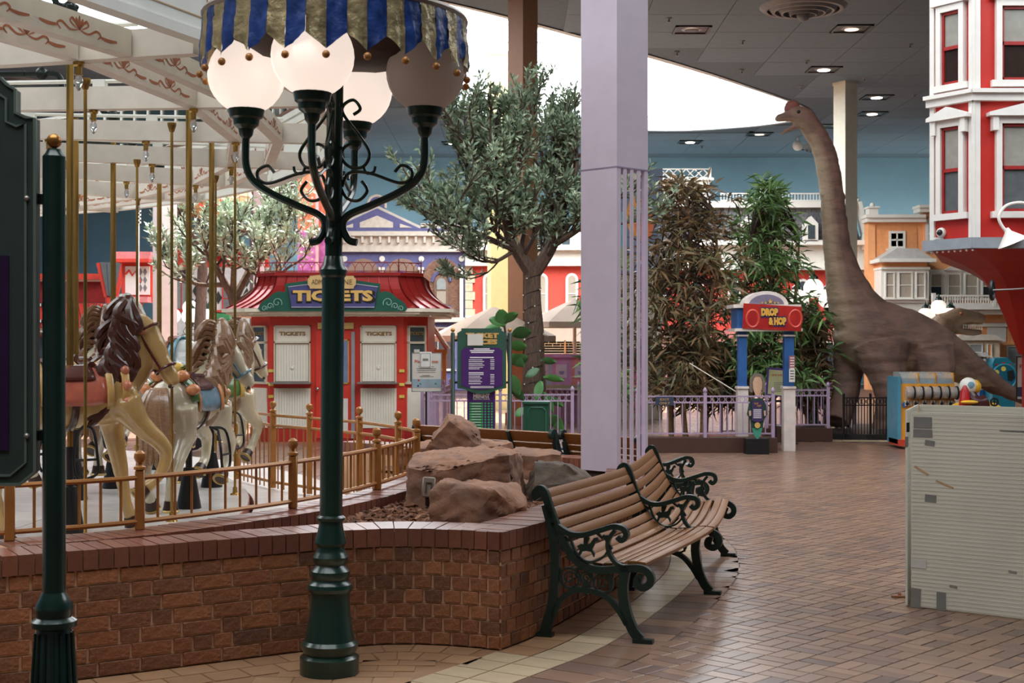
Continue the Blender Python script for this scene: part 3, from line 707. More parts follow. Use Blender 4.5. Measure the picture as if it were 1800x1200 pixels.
# ---- benches ----
WOOD = M('bench_wood', (142, 92, 42), .42, var=.22, vs=5, stretch=(1, 14, 14), bump=.15, bs=20, coat=.08, coords='Object', c2=(114, 70, 30))
BACK_P = cr([(.03, .83), (.075, .74), (.125, .64), (.19, .53), (.27, .445)], 8)
SEAT_P = cr([(.27, .445), (.36, .425), (.46, .43), (.56, .445), (.635, .44)], 8)
def bench_frame(parent, org, d, simple=False):
    T = Matrix.Translation((org.x, org.y, 0)) @ Matrix.Rotation(math.atan2(d.y, d.x), 4, 'Z')
    m = MB(); m.T = T; t_ = .04
    m.strip(cr([(.01, .79), (-.005, .82), (.02, .85), (.05, .83), (.085, .73), (.13, .62), (.19, .51), (.27, .425), (.38, .40), (.52, .415), (.62, .42), (.67, .39), (.675, .345), (.64, .315), (.6, .33), (.605, .365), (.63, .36)], 5), .042, t_)
    m.strip(cr([(.06, .76), (.1, .6), (.115, .42), (.105, .25), (.08, .12), (.05, .02)], 5), [.052]*20+[.06]*6, t_)
    m.strip([(.0, .012), (.1, .012)], .024, .05); m.strip([(.575, .012), (.69, .012)], .024, .05)
    m.strip(cr([(.53, .41), (.515, .3), (.535, .17), (.575, .07), (.62, .02)], 5), .056, t_)
    m.strip(cr([(.10, .12), (.15, .22), (.23, .275), (.32, .28), (.42, .25), (.49, .18), (.54, .1)], 5), .03, t_)
    m.build('end_frame', IRON, parent)
    m = MB(); m.T = T
    m.strip(cr([(.12, .645), (.2, .6), (.28, .595), (.38, .625), (.46, .65), (.52, .64), (.535, .6), (.51, .575), (.485, .595)], 5), .03, .05)
    m.strip(cr([(.47, .63), (.43, .57), (.435, .5), (.48, .44), (.55, .42)], 5), .022, t_); m.build('arm_rest', IRON, parent)
    m = MB(); m.T = T                       # pierced ornament
    for cx, cz, r in ((.20, .345, .058), (.40, .325, .055), (.30, .35, .035), (.17, .52, .02), (.205, .47, .018)):
        m.strip([(cx+r*math.cos(a*PI/7), cz+r*math.sin(a*PI/7)) for a in range(15)], .012, .022)
        m.strip([tuple(p) for p in spiral(cx, cz, r*.75, r*.15, 0, 8, 12)], .008, .018)
    for a, b in (((.30, .31), (.30, .25)), ((.14, .4), (.16, .3)), ((.46, .4), (.44, .28)), ((.24, .40), (.36, .40)), ((.13, .6), (.2, .56)), ((.4, .6), (.45, .52)), ((.36, .61), (.4, .58))): m.strip([a, b], .014, .02)
    m.strip(cr([(.2, .585), (.235, .5), (.3, .445), (.38, .46), (.43, .52), (.42, .6)], 4), .012, .022)
    m.prism([(.285, .33), (.315, .33), (.325, .3), (.3, .255), (.275, .3)], -.014, .014)
    m.build('scrollwork', IRON, parent)
    m = MB(); m.T = T                       # rider on horseback figure
    m.prism([(.245, .53), (.27, .545), (.30, .54), (.325, .55), (.345, .58), (.365, .585), (.375, .565), (.355, .56), (.345, .535), (.335, .515), (.35, .49), (.345, .47), (.33, .5), (.30, .505), (.275, .5), (.26, .47), (.25, .475), (.262, .51)], -.01, .01)
    m.prism([(.285, .54), (.305, .54), (.318, .575), (.31, .6), (.295, .6), (.285, .575)], -.01, .01)
    m.build('rider_motif', IRON, parent)
def slats(parent, frames, back=7, seat=6):
    """frames: (origin, direction) in order; slats follow a smooth curve through them"""
    items = []
    for k in range(back):
        i = int((k+.5)/back*(len(BACK_P)-1)); items.append((BACK_P[i], (BACK_P[min(i+1, len(BACK_P)-1)]-BACK_P[max(i-1, 0)]).normalized(), .056))
    for k in range(seat):
        i = int((k+.5)/seat*(len(SEAT_P)-1)); items.append((SEAT_P[i], (SEAT_P[min(i+1, len(SEAT_P)-1)]-SEAT_P[max(i-1, 0)]).normalized(), .052))
    for (pt, tg, wd) in items:
        pts = [Vector((o.x+d.x*pt.x, o.y+d.y*pt.x)) for o, d in frames]; nn = 8
        cv = cr(pts, nn) if len(pts) > 2 else [pts[0].lerp(pts[1], i/nn) for i in range(nn+1)]
        dirs = []
        for s in range(len(pts)-1):
            for i in range(nn): dirs.append(frames[s][1].lerp(frames[s+1][1], i/nn).normalized())
        dirs.append(frames[-1][1])
        for s in range(len(pts)-1):
            m = MB(); vs_ = []; fs_ = []; rng = list(range(s*nn, s*nn+nn+1)); mid = cv[s*nn+nn//2]; z0 = pt.y
            ang = math.atan2(cv[s*nn+nn].y-cv[s*nn].y, cv[s*nn+nn].x-cv[s*nn].x)-PI/2; Ri = Matrix.Rotation(-ang, 4, 'Z')
            for i in rng:
                d = dirs[i]; e = .022 if i == rng[0] else (-.022 if i == rng[-1] else 0); tt = (cv[min(i+1, len(cv)-1)]-cv[max(i-1, 0)]).normalized(); c = cv[i]+tt*e
                for a, b in ((-wd/2, -.011), (wd/2, -.011), (wd/2, .008), (wd/2-.005, .011), (-wd/2+.005, .011), (-wd/2, .008)):
                    off = tg*a+Vector((-tg.y, tg.x))*b; p = Vector((c.x+d.x*off.x-mid.x, c.y+d.y*off.x-mid.y, off.y)); vs_.append(Ri @ p)
            for i in range(nn):
                for j in range(6): o = i*6+j; o2 = i*6+(j+1) % 6; fs_.append((o, o2, o2+6, o+6))
            fs_ += [tuple(range(6)), tuple(range(nn*6, nn*6+6))[::-1]]
            m.add(vs_, fs_); m.build('back_slat' if wd > .054 else 'seat_slat', WOOD, parent, loc=(mid.x, mid.y, z0), rz=ang)
A = (Vector((.142, 8.224)), Vector((.946, -.324)).normalized()); B = (Vector((.745, 9.753)), Vector((.957, -.29)).normalized()); C = (Vector((1.093, 11.40)), Vector((.98, -.2)).normalized())
t = thing('park_bench', 'double wooden slat bench with ornate green iron ends along the planter', 'bench', group='park benches round the planter')
for o, d in (A, B, C): bench_frame(t, o, d)
slats(t, [A, B, C])
def bench2(label, fr_):
    t = thing('park_bench', label, 'bench', group='park benches round the planter')
    for o, d in (fr_[0], fr_[-1]): bench_frame(t, o, d)
    slats(t, fr_)
    return t
b_ = bench2('long slat bench seen from behind beyond the pointed boulder', [(Vector((-1.0, 14.66)), Vector((.66, .75)).normalized()), (Vector((.37, 13.45)), Vector((.66, .75)).normalized())])
mid = Vector((-.05, 13.82)); d = Vector((.66, .75)).normalized(); m = MB(); m.T = Matrix.Translation((mid.x, mid.y, 0)) @ Matrix.Rotation(math.atan2(d.y, d.x), 4, 'Z')
m.strip([(p.x-.02, p.y) for p in BACK_P], .02, .04); m.build('centre_strut', IRON, b_)
bench2('short slat bench turning the planter corner behind the lilac column', [(Vector((.46, 13.37)), Vector((.66, .75)).normalized()), (Vector((1.12, 12.72)), Vector((.95, .3)).normalized())])

# ---- box of white multiwall sheets ----
SHEET = M('multiwall_sheet', (228, 222, 204), .32, var=.06, vs=2.5, trans=.25, spec=.5)
TAPE = M('duct_tape', (128, 126, 122), .4, metal=.2); STAIN = M('red_stain', (190, 60, 50), .6)
def sheet(label, a, b, h0, h, flute=True):
    a = Vector(a); b = Vector(b); d = b-a; L_ = d.length; t = thing('plastic_sheet', label, 'plastic sheet', (a.x, a.y, h0), math.atan2(d.y, d.x), group='white plastic sheets standing as a box')
    MB().bb(0, L_, -.006, -.0045, 0, h).build('front_skin', SHEET, t, smooth=False); MB().bb(0, L_, .0045, .006, 0, h).build('back_skin', SHEET, t, smooth=False)
    m = MB(); n = int(h/.025)
    for k in range(n+1): m.bb(0, L_, -.0045, .0045, h*k/n-.0007, h*k/n+.0007)
    m.build('flute_webs', SHEET, t, smooth=False, kind='stuff')
    m = MB(); 
    for k in range(n): m.bb(0, L_, -.0075, -.006, h*(k+.3)/n, h*(k+.62)/n)
    m.build('rib_lines', SHEET, t, smooth=False, kind='stuff')
    m = MB(); m.bb(-.004, 0, -.007, .007, 0, h); m.build('edge_strip', M('sheet_edge', (214, 214, 200), .4), t, smooth=False)
    return t, L_
f0 = Vector((2.56, 9.1)); f1 = f0+Vector((.56, -.43)).normalized()*2.2
t, L_ = sheet('broad white multiwall plastic sheet with grey tape patches facing the walkway', f0, f1, .01, 1.24)
def patch(u, z, w_, h_, mat=TAPE, r=0, nm='tape_patch'):
    m = MB(); m.T = Matrix.Rotation(r, 4, 'Y'); m.box(0, -.009, 0, w_, .0015, h_); m.build(nm, mat, t, loc=(u, 0, z), smooth=False)
ppm = 2500/9.1*.79
for x, y, w_, h_, mt, r in ((1619, 742, 26, 19, TAPE, 0), (1619, 761, 27, 14, TAPE, 0), (1629, 778, 14, 9, TAPE, .1), (1630, 875, 16, 13, TAPE, .05), (1613, 990, 22, 15, M('clear_tape', (190, 188, 180), .3), 0), (1609, 1050, 14, 34, TAPE, .05), (1645, 1055, 13, 32, TAPE, 0), (1792, 754, 24, 9, TAPE, 0), (1755, 756, 60, 2, TAPE, 0)):
    Zp = 9.1-(x-1603)/197*.43; u = (x-1603)/ppm; patch(u, EYE-(y-600)/F*Zp-.01, w_/ppm, h_*Zp/F, mt, r)
patch((1776-1603)/ppm, 1.16, .008, .05, STAIN, 0, 'red_mark'); 
for x, y, w_, r in ((1617, 828, 22, .5), (1650, 850, 26, .35)): patch((x-1603)/ppm, EYE-(y-600)/F*9.0-.01, w_/ppm, .012, M('brown_smear', (176, 140, 104), .7), r, 'smear')
for x, y in ((1662, 1032), (1742, 996)): patch((x-1603)/ppm, EYE-(y-600)/F*8.9-.01, .05, .015, M('grey_smudge', (130, 126, 116), .7), .1, 'smudge')
t, _ = sheet('narrow white plastic sheet forming the end of the sheet box', Vector((2.53, 9.12)), Vector((2.83, 9.92)), .01, 1.25)
MB().box(.02, -.008, 1.14, .05, .016, .06).build('black_clip', BLACK, t); MB().box(.0, -.001, .95+.1, .02, .02, .06).build('tape_patch', TAPE, t)
sheet('far white plastic sheet closing the back of the sheet box', Vector((2.85, 9.93)), Vector((2.85, 9.93))+Vector((.56, -.43)).normalized()*2.4, .01, 1.25)
p = G(1580, 1050); t = thing('wood_shim', 'thin brown wooden stick on the floor beside the plastic sheets', 'stick', p, -.5)
MB().box(0, 0, .008, .10, .02, .012, .35).build('stick', M('stick_wood', (140, 92, 60), .7), t); MB().box(-.0, .02, .018, .02, .012, .02, .35).build('wedge_end', M('stick_wood', (140, 92, 60), .7), t)
# ================= CAROUSEL =================
CC = Vector((-11.3, 11.1)); PLAT = .3
IVORY = M('ivory_paint', (214, 206, 192), .4, var=.06); IVORYW = M('ivory_bright', (226, 226, 216), .45, var=.04)
ORN = M('red_brown_ornament', (166, 98, 66), .6); GLINE = M('gold_line', (176, 140, 92), .4)
DKM = M('dark_casting', (34, 42, 38), .4, metal=.5, var=.2); BULB = M('clear_bulb', (236, 240, 238), .05, trans=.6)
car = thing('carousel', 'ivory carousel with painted beams, rim boards and round metal deck', 'carousel', (CC.x, CC.y, 0))
DECK = M('deck_plate', (222, 216, 210), .22, metal=.1, var=.1, vs=2.5)
MB().lathe([(9.05, 0.02), (9.1, .2), (9.1, PLAT-.012), (1, PLAT-.012)], 120, caps=False).build('deck_base', M('deck_skirt', (150, 84, 62), .5), car)
for k in range(-13, 22):
    a0 = math.radians(k*5); a1 = math.radians(k*5+5)
    for r0, r1 in ((7.6, 9.09), (6.1, 7.59), (4.6, 6.09)):
        m = MB(); g = .004/r1; v = []
        for a in (a0+g, (a0+a1)/2, a1-g): v += [(r0*math.cos(a), r0*math.sin(a)), (r1*math.cos(a), r1*math.sin(a))]
        o = [v[0], v[1], v[3], v[5], v[4], v[2]]
        m.prism(o, PLAT-.01, PLAT, 'xy'); m.build('deck_panel', DECK, car, smooth=False)
HB = 3.40
m = MB(); ar = [math.radians(a) for a in range(4, 62, 2)]; v = [(9.14*math.cos(a), 9.14*math.sin(a)) for a in ar]+[(10.05*math.cos(a)+(.35 if a < .3 else 0), 10.05*math.sin(a)) for a in ar[::-1]]
m.prism(v, .02, .24, 'xy'); m.build('walkway', M('walkway_pale', (206, 196, 188), .3), car, smooth=False)
def pol(r, deg, z): a = math.radians(deg); return Vector((r*math.cos(a), r*math.sin(a), z))
ANG = [-38.25, -27, -15.75, -4.5, 6.75, 18, 29.25, 40.5, 51.75, 63]
for a in ANG:
    T = Matrix.Rotation(math.radians(a), 4, 'Z')
    m = MB(); m.T = T; m.bb(1.0, 9.8, -.05, .05, HB, HB+.165); sw = m.build('sweep_beam', IVORY, car, smooth=False)
    m = MB(); m.T = T; m.tube([(2, 0, HB+.21), (9.4, 0, HB+.21)], .016, 6)
    for r in (6.2, 7.3, 8.3, 9.1): m.box(r, 0, HB+.19, .09, .07, .06)
    m.build('top_rail', IVORYW, sw)
    for r in (6.55, 7.45, 8.25, 9.0):
        m = MB(); m.T = T; m.lathe([(.034, 0), (.034, -.02), (.022, -.03), (.02, -.075), (.028, -.08)], 10, (r, 0, HB)); so = m.build('bulb_socket', BRASS, car)
        m = MB(); m.T = T; m.lathe([(.014, -.08), (.026, -.11), (.026, -.13), (.012, -.165), (.004, -.175)], 10, (r, 0, HB)); m.build('bulb', BULB, so)
def flourish(parent, A, e, u, s, mat=ORN):
    """flat scroll ornament at A in the plane (e, u)"""
    def bar(pts, w_):
        pts = cr(pts, 4); vs = []; fs = []; nrm = e.cross(u)
        for i, p in enumerate(pts):
            d = (pts[min(i+1, len(pts)-1)]-pts[max(i-1, 0)]).normalized(); n_ = Vector((-d.y, d.x)); ww = w_*(.35+.65*math.sin(PI*(i+.6)/(len(pts)+.2)))
            for q in (p+n_*ww, p-n_*ww): vs.append(A+e*q.x*s+u*q.y*s)
        for i in range(len(pts)-1): fs.append((2*i, 2*i+1, 2*i+3, 2*i+2))
        m.add(vs, fs)
    m = MB()
    for sx_ in (-1, 1):
        bar([(.05*sx_, 0), (.4*sx_, -.05), (.75*sx_, .1), (.95*sx_, .02), (.8*sx_, -.12)], .035)
        bar([(.9*sx_, -.02), (1.3*sx_, -.06), (1.7*sx_, -.02)], .05); bar([(.1*sx_, .02), (.4*sx_, .18), (.3*sx_, .3), (.2*sx_, .22)], .03)
    for k in range(-2, 3): bar([(0, 0), (k*.08, .2), (k*.16, .4-abs(k)*.07)], .045)
    m.build('ornament', mat, parent, smooth=False)
def leafmotif(parent, A, e, u, s):
    m = MB()
    def leaf(x0, y0, ang, ln, wd):
        d = Vector((math.cos(ang), math.sin(ang))); n_ = Vector((-d.y, d.x)); o = Vector((x0, y0))
        pts = [o, o+d*ln*.5+n_*wd, o+d*ln, o+d*ln*.5-n_*wd*.6]; m.add([A+e*p.x*s+u*p.y*s for p in pts], [(0, 1, 2, 3)])
    for k in range(5):
        for sg in (-1, 1): leaf(-.9+k*.28, 0, PI+sg*.75 if k < 4 else sg*1.5, .34, .07)
    for a in (0, .9, -.9, 1.9, -1.9): leaf(.3, .25*math.sin(a*1.2), a, .5, .09); leaf(.35, 0, a*1.3+.4, .62, .06)
    leaf(-.95, 0, PI, .3, .08); leaf(.2, .35, 1.4, .4, .08); leaf(.2, -.35, -1.4, .4, .08)
    m.build('leaf_ornament', ORN, parent, smooth=False)
for k in range(len(ANG)-1):
    a0, a1 = ANG[k], ANG[k+1]
    for r, z0, z1 in ((9.36, HB+.0, HB+.16), (9.0, HB+.0, HB+.16)):
        p, q = pol(r, a0, 0), pol(r, a1, 0); e = (q-p).normalized(); n_ = Vector((e.y, -e.x, 0)); m = MB()
        p = p+e*.06; q = q-e*.06
        m.add([p+n_*.045+Vector((0, 0, z0)), q+n_*.045+Vector((0, 0, z0)), q-n_*.045+Vector((0, 0, z0)), p-n_*.045+Vector((0, 0, z0)), p+n_*.045+Vector((0, 0, z1)), q+n_*.045+Vector((0, 0, z1)), q-n_*.045+Vector((0, 0, z1)), p-n_*.045+Vector((0, 0, z1))], [(0,3,2,1), (4,5,6,7), (0,1,5,4), (1,2,6,5), (2,3,7,6), (3,0,4,7)])
        cb = m.build('cross_beam', IVORY, car, smooth=False)
        for f in (.28, .72): flourish(cb, p.lerp(q, f)+n_*.0475+Vector((0, 0, (z0+z1)/2-.02)), e, Vector((0, 0, 1)), .2); flourish(cb, p.lerp(q, f)-n_*.0475+Vector((0, 0, (z0+z1)/2-.02)), e, Vector((0, 0, 1)), .2)
    # rim board
    p, q = pol(9.9, a0, 0), pol(9.9, a1, 0); e = (q-p).normalized(); n_ = Vector((e.y, -e.x, 0)); U = Vector((0, 0, 1))
    def slab(z0, z1, i0, i1, f0=0.0, f1=1.0):
        a, b = p.lerp(q, f0), p.lerp(q, f1)
        return [a+n_*i1+U*z0, b+n_*i1+U*z0, b+n_*i0+U*z0, a+n_*i0+U*z0, a+n_*i1+U*z1, b+n_*i1+U*z1, b+n_*i0+U*z1, a+n_*i0+U*z1]
    BF = [(0,3,2,1), (4,5,6,7), (0,1,5,4), (1,2,6,5), (2,3,7,6), (3,0,4,7)]
    m = MB(); m.add(slab(3.46, 4.1, -.03, .03, .002, .998), BF); bd = m.build('rim_board', IVORYW, car, smooth=False)
    m = MB(); m.add(slab(3.44, 3.50, -.05, .05), BF); m.add(slab(4.08, 4.14, -.05, .06), BF); m.build('rim_moulding', IVORYW, bd, smooth=False)
    m = MB(); m.add(slab(4.14, 4.18, -.05, .07), BF); m.build('rim_brown_trim', M('trim_brown', (112, 80, 58), .5), bd, smooth=False)
    m = MB()
    for f0, f1, z0, z1 in ((.05, .95, 3.575, 3.583), (.05, .95, 3.985, 3.993), (.05, .055, 3.575, 3.993), (.945, .95, 3.575, 3.993)): m.add(slab(z0, z1, -.034, -.03, f0, f1), BF); m.add(slab(z0, z1, .03, .034, f0, f1), BF)
    m.build('gold_outline', GLINE, bd, smooth=False)
    for f in (.2, .8): leafmotif(bd, p.lerp(q, f)-n_*.036+U*3.785, e*(1 if f < .5 else -1), U, .19)
    # mirrored crest above the rim
    for j in range(6):
        m = MB(); m.add(slab(4.2, 4.75, 0, .02, j/6+.01, (j+1)/6-.01), BF); m.build('mirror_pane', M('crest_mirror', (120, 138, 134), .08, metal=.9), car, smooth=False)
    m = MB(); [m.add(slab(4.18, 4.77, -.02, .035, j/6-.012, j/6+.012), BF) for j in range(7)]; m.add(slab(4.75, 4.79, -.02, .04), BF); m.build('crest_frame', IVORYW, car, smooth=False)
# canopy cloth above the sweeps: pale shallow cone far up
# cranks and poles not belonging to a horse
def loc(px, Z): return Vector(((px-900)/F*Z-CC.x, Z-CC.y, 0))
for px, Z, top in ((302, 11.07, HB), (413, 13.0, HB), (241, 13.3, HB), (379, 14.6, HB), (150, 9.2, HB)):
    o = loc(px, Z); po = MB().tube([(o.x, o.y, PLAT), (o.x, o.y, top)], .0115, 10).build('hand_pole', BRASS, car)
    MB().lathe([(.045, 0), (.04, .012), (.022, .02), (.02, .07)], 12, (o.x, o.y, PLAT)).build('flange', BRASS, po); MB().lathe([(.018, -.07), (.035, -.02), (.036, 0)], 12, (o.x, o.y, top)).build('flange', BRASS, po)
CT = 3.82
def crank(px, Z, top):
    o = loc(px, Z); m = MB(); m.sphere((o.x, o.y, top), .058, 10, 8, (1, 1, 1.15)); m.lathe([(.03, 0), (.036, .04), (.03, .06)], 10, (o.x, o.y, top-.12))
    for a in range(6): m.sphere((o.x+.045*math.cos(a), o.y+.045*math.sin(a), top+.02), .022, 6, 5)
    m.tube(cr([(o.x, o.y, top+.02), (o.x-.1, o.y, top+.05), (o.x-.13, o.y, top+.22), (o.x-.2, o.y, top+.27), (o.x-.45, o.y, top+.27)], 5), .024, 8)
    m.sphere((o.x-.3, o.y, top+.27), .06, 8, 6); m.build('crank', DKM, car)
    m = MB(); m.tube([(o.x-.45, o.y, top+.27), (o.x-3.2, o.y+.1, top+.27)], .03, 8); m.build('crank_shaft', DKM, car)

# ---- horses ----
HOOF = M('hoof_dark', (56, 36, 28), .35); SHOE = M('horseshoe_gold', (190, 160, 96), .35, metal=.4)
def horse(label, px, Z, yaw, ivory, mane_c, head, pole_top, sc_=1.0, lift=0.0, colours=None, legs='gallop', name='carousel_horse', tail=True, crank_=True, neckdy=0):
    BODY = M('horse_%s_%d' % (name, int(px)), ivory, .18, var=.14, vs=4, coat=.5, c2=tuple(int(v*.86) for v in ivory))
    o = loc(px, Z)+Vector((CC.x, CC.y, PLAT)); t = thing('carousel_horse', label, 'carousel horse', o, yaw, 'carousel horses'); t.scale = (sc_,)*3
    dz = lift
    def V(x, y, z): return (x, y, z+dz)
    m = MB()
    xs = [-.52, -.44, -.3, -.1, .1, .28, .4, .46]; zs = [.93, .93, .93, .9, .9, .94, .98, 1.0]; rs = [.08, .19, .235, .205, .205, .22, .19, .1]
    m.tube([V(x, 0, z) for x, z in zip(xs, zs)], rs, 16, flat=.86)
    nk = [(.32, 0, 1.02), (.44, neckdy*.2, 1.15), (.5, neckdy*.5, 1.3), (.5, neckdy*.8, 1.42), (.52, neckdy, 1.47)]
    m.tube([V(*p) for p in cr(nk, 3)], [.2-.105*i/12 for i in range(13)], 14, flat=.72)
    pol_ = Vector((.52, neckdy, 1.44)); hv = Vector(head); 
    hd = [pol_+hv*f for f in (-.12, .1, .35, .6, .85, 1.0)]
    m.tube([V(*p) for p in hd], [.06, .105, .1, .072, .066, .045], 12, flat=.75)
    side = hv.cross(Vector((0, 0, 1))); side = Vector((0, 1, 0)) if side.length < .05 else side.normalized()
    fwd = Vector((hv.y*side.z-hv.z*side.y, hv.z*side.x-hv.x*side.z, hv.x*side.y-hv.y*side.x)).normalized()
    jaw = pol_+hv*.38-fwd*.05*(1 if fwd.x > 0 else -1); m.sphere(V(*jaw), .085, 10, 8)
    for sg in (-1, 1): m.tube([V(*(pol_-hv*.06+side*sg*.05)), V(*(pol_-hv*.25+side*sg*.07)), V(*(pol_-hv*.34+side*sg*.07))], [.035, .028, .008], 8)
    L4 = {'gallop': [[(.34, .11, .9), (.44, .12, .7), (.62, .12, .60), (.60, .12, .42), (.50, .12, .34)], [(.34, -.11, .9), (.42, -.12, .7), (.56, -.13, .56), (.48, -.13, .38), (.40, -.13, .30)], [(-.38, .12, .92), (-.36, .13, .68), (-.52, .13, .48), (-.50, .13, .26), (-.44, .13, .14)], [(-.38, -.12, .92), (-.34, -.13, .68), (-.5, -.13, .46), (-.62, -.13, .28), (-.62, -.13, .16)]],
          'stand': [[(.34, .11, .9), (.36, .12, .68), (.42, .12, .44), (.46, .12, .2), (.5, .12, .07)], [(.34, -.11, .9), (.46, -.12, .72), (.66, -.12, .58), (.62, -.12, .4), (.5, -.12, .3)], [(-.38, .12, .92), (-.34, .13, .68), (-.5, .13, .46), (-.46, .13, .24), (-.42, .13, .07)], [(-.38, -.12, .92), (-.36, -.13, .68), (-.54, -.13, .46), (-.56, -.13, .24), (-.5, -.13, .07)]]}[legs]
    zo = dz if legs == 'gallop' else 0
    feet = []
    for lg in L4:
        pts = [(x, y, z+(dz if i < 2 else zo)) for i, (x, y, z) in enumerate(lg)]
        m.tube(cr(pts, 3), [.13, .12, .105, .085, .075, .065, .06, .05, .046, .044, .043, .048, .052], 10); feet.append((Vector(pts[-2]), Vector(pts[-1])))
    me = remesh(m, .022, 'horse_body', BODY, 3)
    link('body', me, t)
    for a, b in feet:
        d = (b-a).normalized(); q = Vector((0, 0, -1)).rotation_difference(d).to_matrix().to_4x4(); h = MB(); h.T = Matrix.Translation(b) @ q
        h.lathe([(.05, .01), (.056, -.03), (.066, -.07), (.05, -.072)], 12); ho = h.build('hoof', HOOF, t)
        h = MB(); h.T = Matrix.Translation(b) @ q; h.tube([(.06*math.cos(a_), .06*math.sin(a_), -.07) for a_ in [i*5.2/12 for i in range(13)]], .012, 6); h.build('horseshoe', SHOE, ho)
    cl = colours or {}
    def cover(nm, x0, x1, a0, a1, off, mat, nx_=8, na=14, scallop=0):
        v = []; f = []; 
        for i in range(nx_+1):
            x = x0+(x1-x0)*i/nx_; k = max(j for j in range(len(xs)) if xs[j] <= x); k = min(k, len(xs)-2); u = (x-xs[k])/(xs[k+1]-xs[k]); r = rs[k]+(rs[k+1]-rs[k])*u; zc = zs[k]+(zs[k+1]-zs[k])*u
            for j in range(na+1):
                a = a0+(a1-a0)*j/na; e = off+(scallop*math.sin(j*3) if scallop else 0); v.append(V(x, (r*.86+e)*math.sin(a), zc+(r+e)*math.cos(a)))
        for i in range(nx_):
            for j in range(na): q = i*(na+1)+j; f.append((q, q+1, q+na+2, q+na+1))
        n_ = len(v); b = MB(); b.add(v, f); o_ = b.build(nm, mat, t); md = o_.modifiers.new('thick', 'SOLIDIFY'); md.thickness = .012; md.offset = 1
        return o_
    cm = lambda k, dflt, rough=.25: M('tack_%s_%d' % (k, int(px)), cl.get(k, dflt), rough, coat=.3, var=.18, vs=12)
    cover('saddle_blanket', -.26, .2, -1.75, 1.75, .012, cm('blanket', (176, 92, 70)))
    cover('blanket_border', -.285, -.24, -1.8, 1.8, .022, cm('border', (196, 150, 84)), 3); cover('blanket_border', .19, .24, -1.85, 1.85, .022, cm('border', (196, 150, 84)), 3)
    cover('saddle', -.18, .12, -.95, .95, .03, cm('saddle', (84, 52, 42)))
    m = MB(); m.tube([V(-.2, y, 1.16-.25*y*y) for y in (-.13, -.06, 0, .06, .13)], .035, 8); m.tube([V(.13, y, 1.14-.2*y*y) for y in (-.07, 0, .07)], .03, 8); m.build('saddle_roll', cm('saddle', (84, 52, 42)), t)
    cover('breast_collar', .3, .36, -2.2, 2.2, .018, cm('collar', (190, 146, 86)), 4, 20, .006)
    for a in (-1.9, -1.4, -.9, .9, 1.4, 1.9):
        x = .335; m = MB(); m.sphere(V(x, (.2*.86+.03)*math.sin(a), .96+(.205+.03)*math.cos(a)), .036, 10, 7); m.build('rosette', cm('rosette', (204, 150, 110)), t)
    cover('girth', -.05, 0.0, 1.6, 4.6, .01, cm('strap', (70, 46, 40)), 2, 14)
    if 'garland' in cl:
        cover('flower_garland', -.38, -.3, -1.5, 1.5, .025, cm('garland', (70, 110, 60)), 3, 14, .01)
        for a in (-.5, .5, -1.1, 1.1): MB().sphere(V(-.36, (.2+.03)*math.sin(a), .93+(.23+.03)*math.cos(a)), .06, 10, 7, (1, 1, .8)).build('carved_rose', cm('rose', (214, 140, 92)), t)
    # bridle
    for f, r in ((.12, .115), (.72, .078)):
        c = pol_+hv*f; q = Vector((0, 0, 1)).rotation_difference(hv.normalized()).to_matrix().to_4x4(); m = MB(); m.T = Matrix.Translation(V(*c)) @ q
        m.tube([(r*math.cos(a), r*.95*math.sin(a), 0) for a in [i*2*PI/14 for i in range(14)]], .011, 6, closed=True); m.build('bridle_strap', cm('bridle', (84, 46, 40)), t)
    for sg in (-1, 1):
        m = MB(); m.tube([V(*(pol_+hv*f+side*sg*w_+fwd*.02)) for f, w_ in ((.1, .09), (.4, .085), (.72, .065))], .010, 6); m.build('cheek_strap', cm('bridle', (84, 46, 40)), t)
        m = MB(); m.sphere(V(*(pol_+hv*.12+side*sg*.095)), .03, 10, 7); m.build('bridle_rosette', cm('rosette', (204, 150, 110)), t)
        m = MB(); m.sphere(V(*(pol_+hv*.3+side*sg*.07+fwd*.05)), .018, 10, 7); m.build('eye', BLACK, t)
        m = MB(); m.sphere(V(*(pol_+hv*.98+side*sg*.03+fwd*.03)), .015, 8, 6); m.build('nostril', HOOF, t)
    m = MB(); m.tube([V(*(pol_+hv*f+fwd*(.09 if f < .5 else .07))) for f in (.08, .3, .55, .75)], [.02, .02, .018, .014], 6, flat=1.6); nb = m.build('face_strap', cm('bridle', (84, 46, 40)), t)
    for f in (.15, .3, .45, .6): MB().sphere(V(*(pol_+hv*f+fwd*(.105 if f < .5 else .088))), .015, 8, 6).build('red_jewel', M('red_jewel', (190, 70, 40), .2), nb)
    # mane: carved locks
    MANE = M('mane_%s_%d' % (name, int(px)), mane_c, .28, var=.25, vs=20, coat=.4, stretch=(1, 1, 6)); rr = random.Random(int(px))
    for k in range(36):
        f = k/35; c = Vector(cr(nk, 8)[int(f*32)]); c = c+Vector((-.11+.04*f, 0, .06+.07*f)); sg = -1 if k % 3 else 1
        ln = rr.uniform(.26, .44)*(1 if f < .85 else .8); m = MB()
        pts = [c, c+Vector((-.05, sg*.07, .02)), c+Vector((-.09+.07*math.sin(k*1.7), sg*.13, -ln*.35)), c+Vector((-.03+.05*math.sin(k), sg*.14, -ln*.7)), c+Vector((-.14+.06*math.cos(k), sg*.13, -ln))]
        m.tube([V(*p) for p in cr(pts, 4)], [.016+.017*math.sin(PI*i/16) for i in range(16)]+[.005], 7, flat=1.25); m.build('mane_lock', MANE, t)
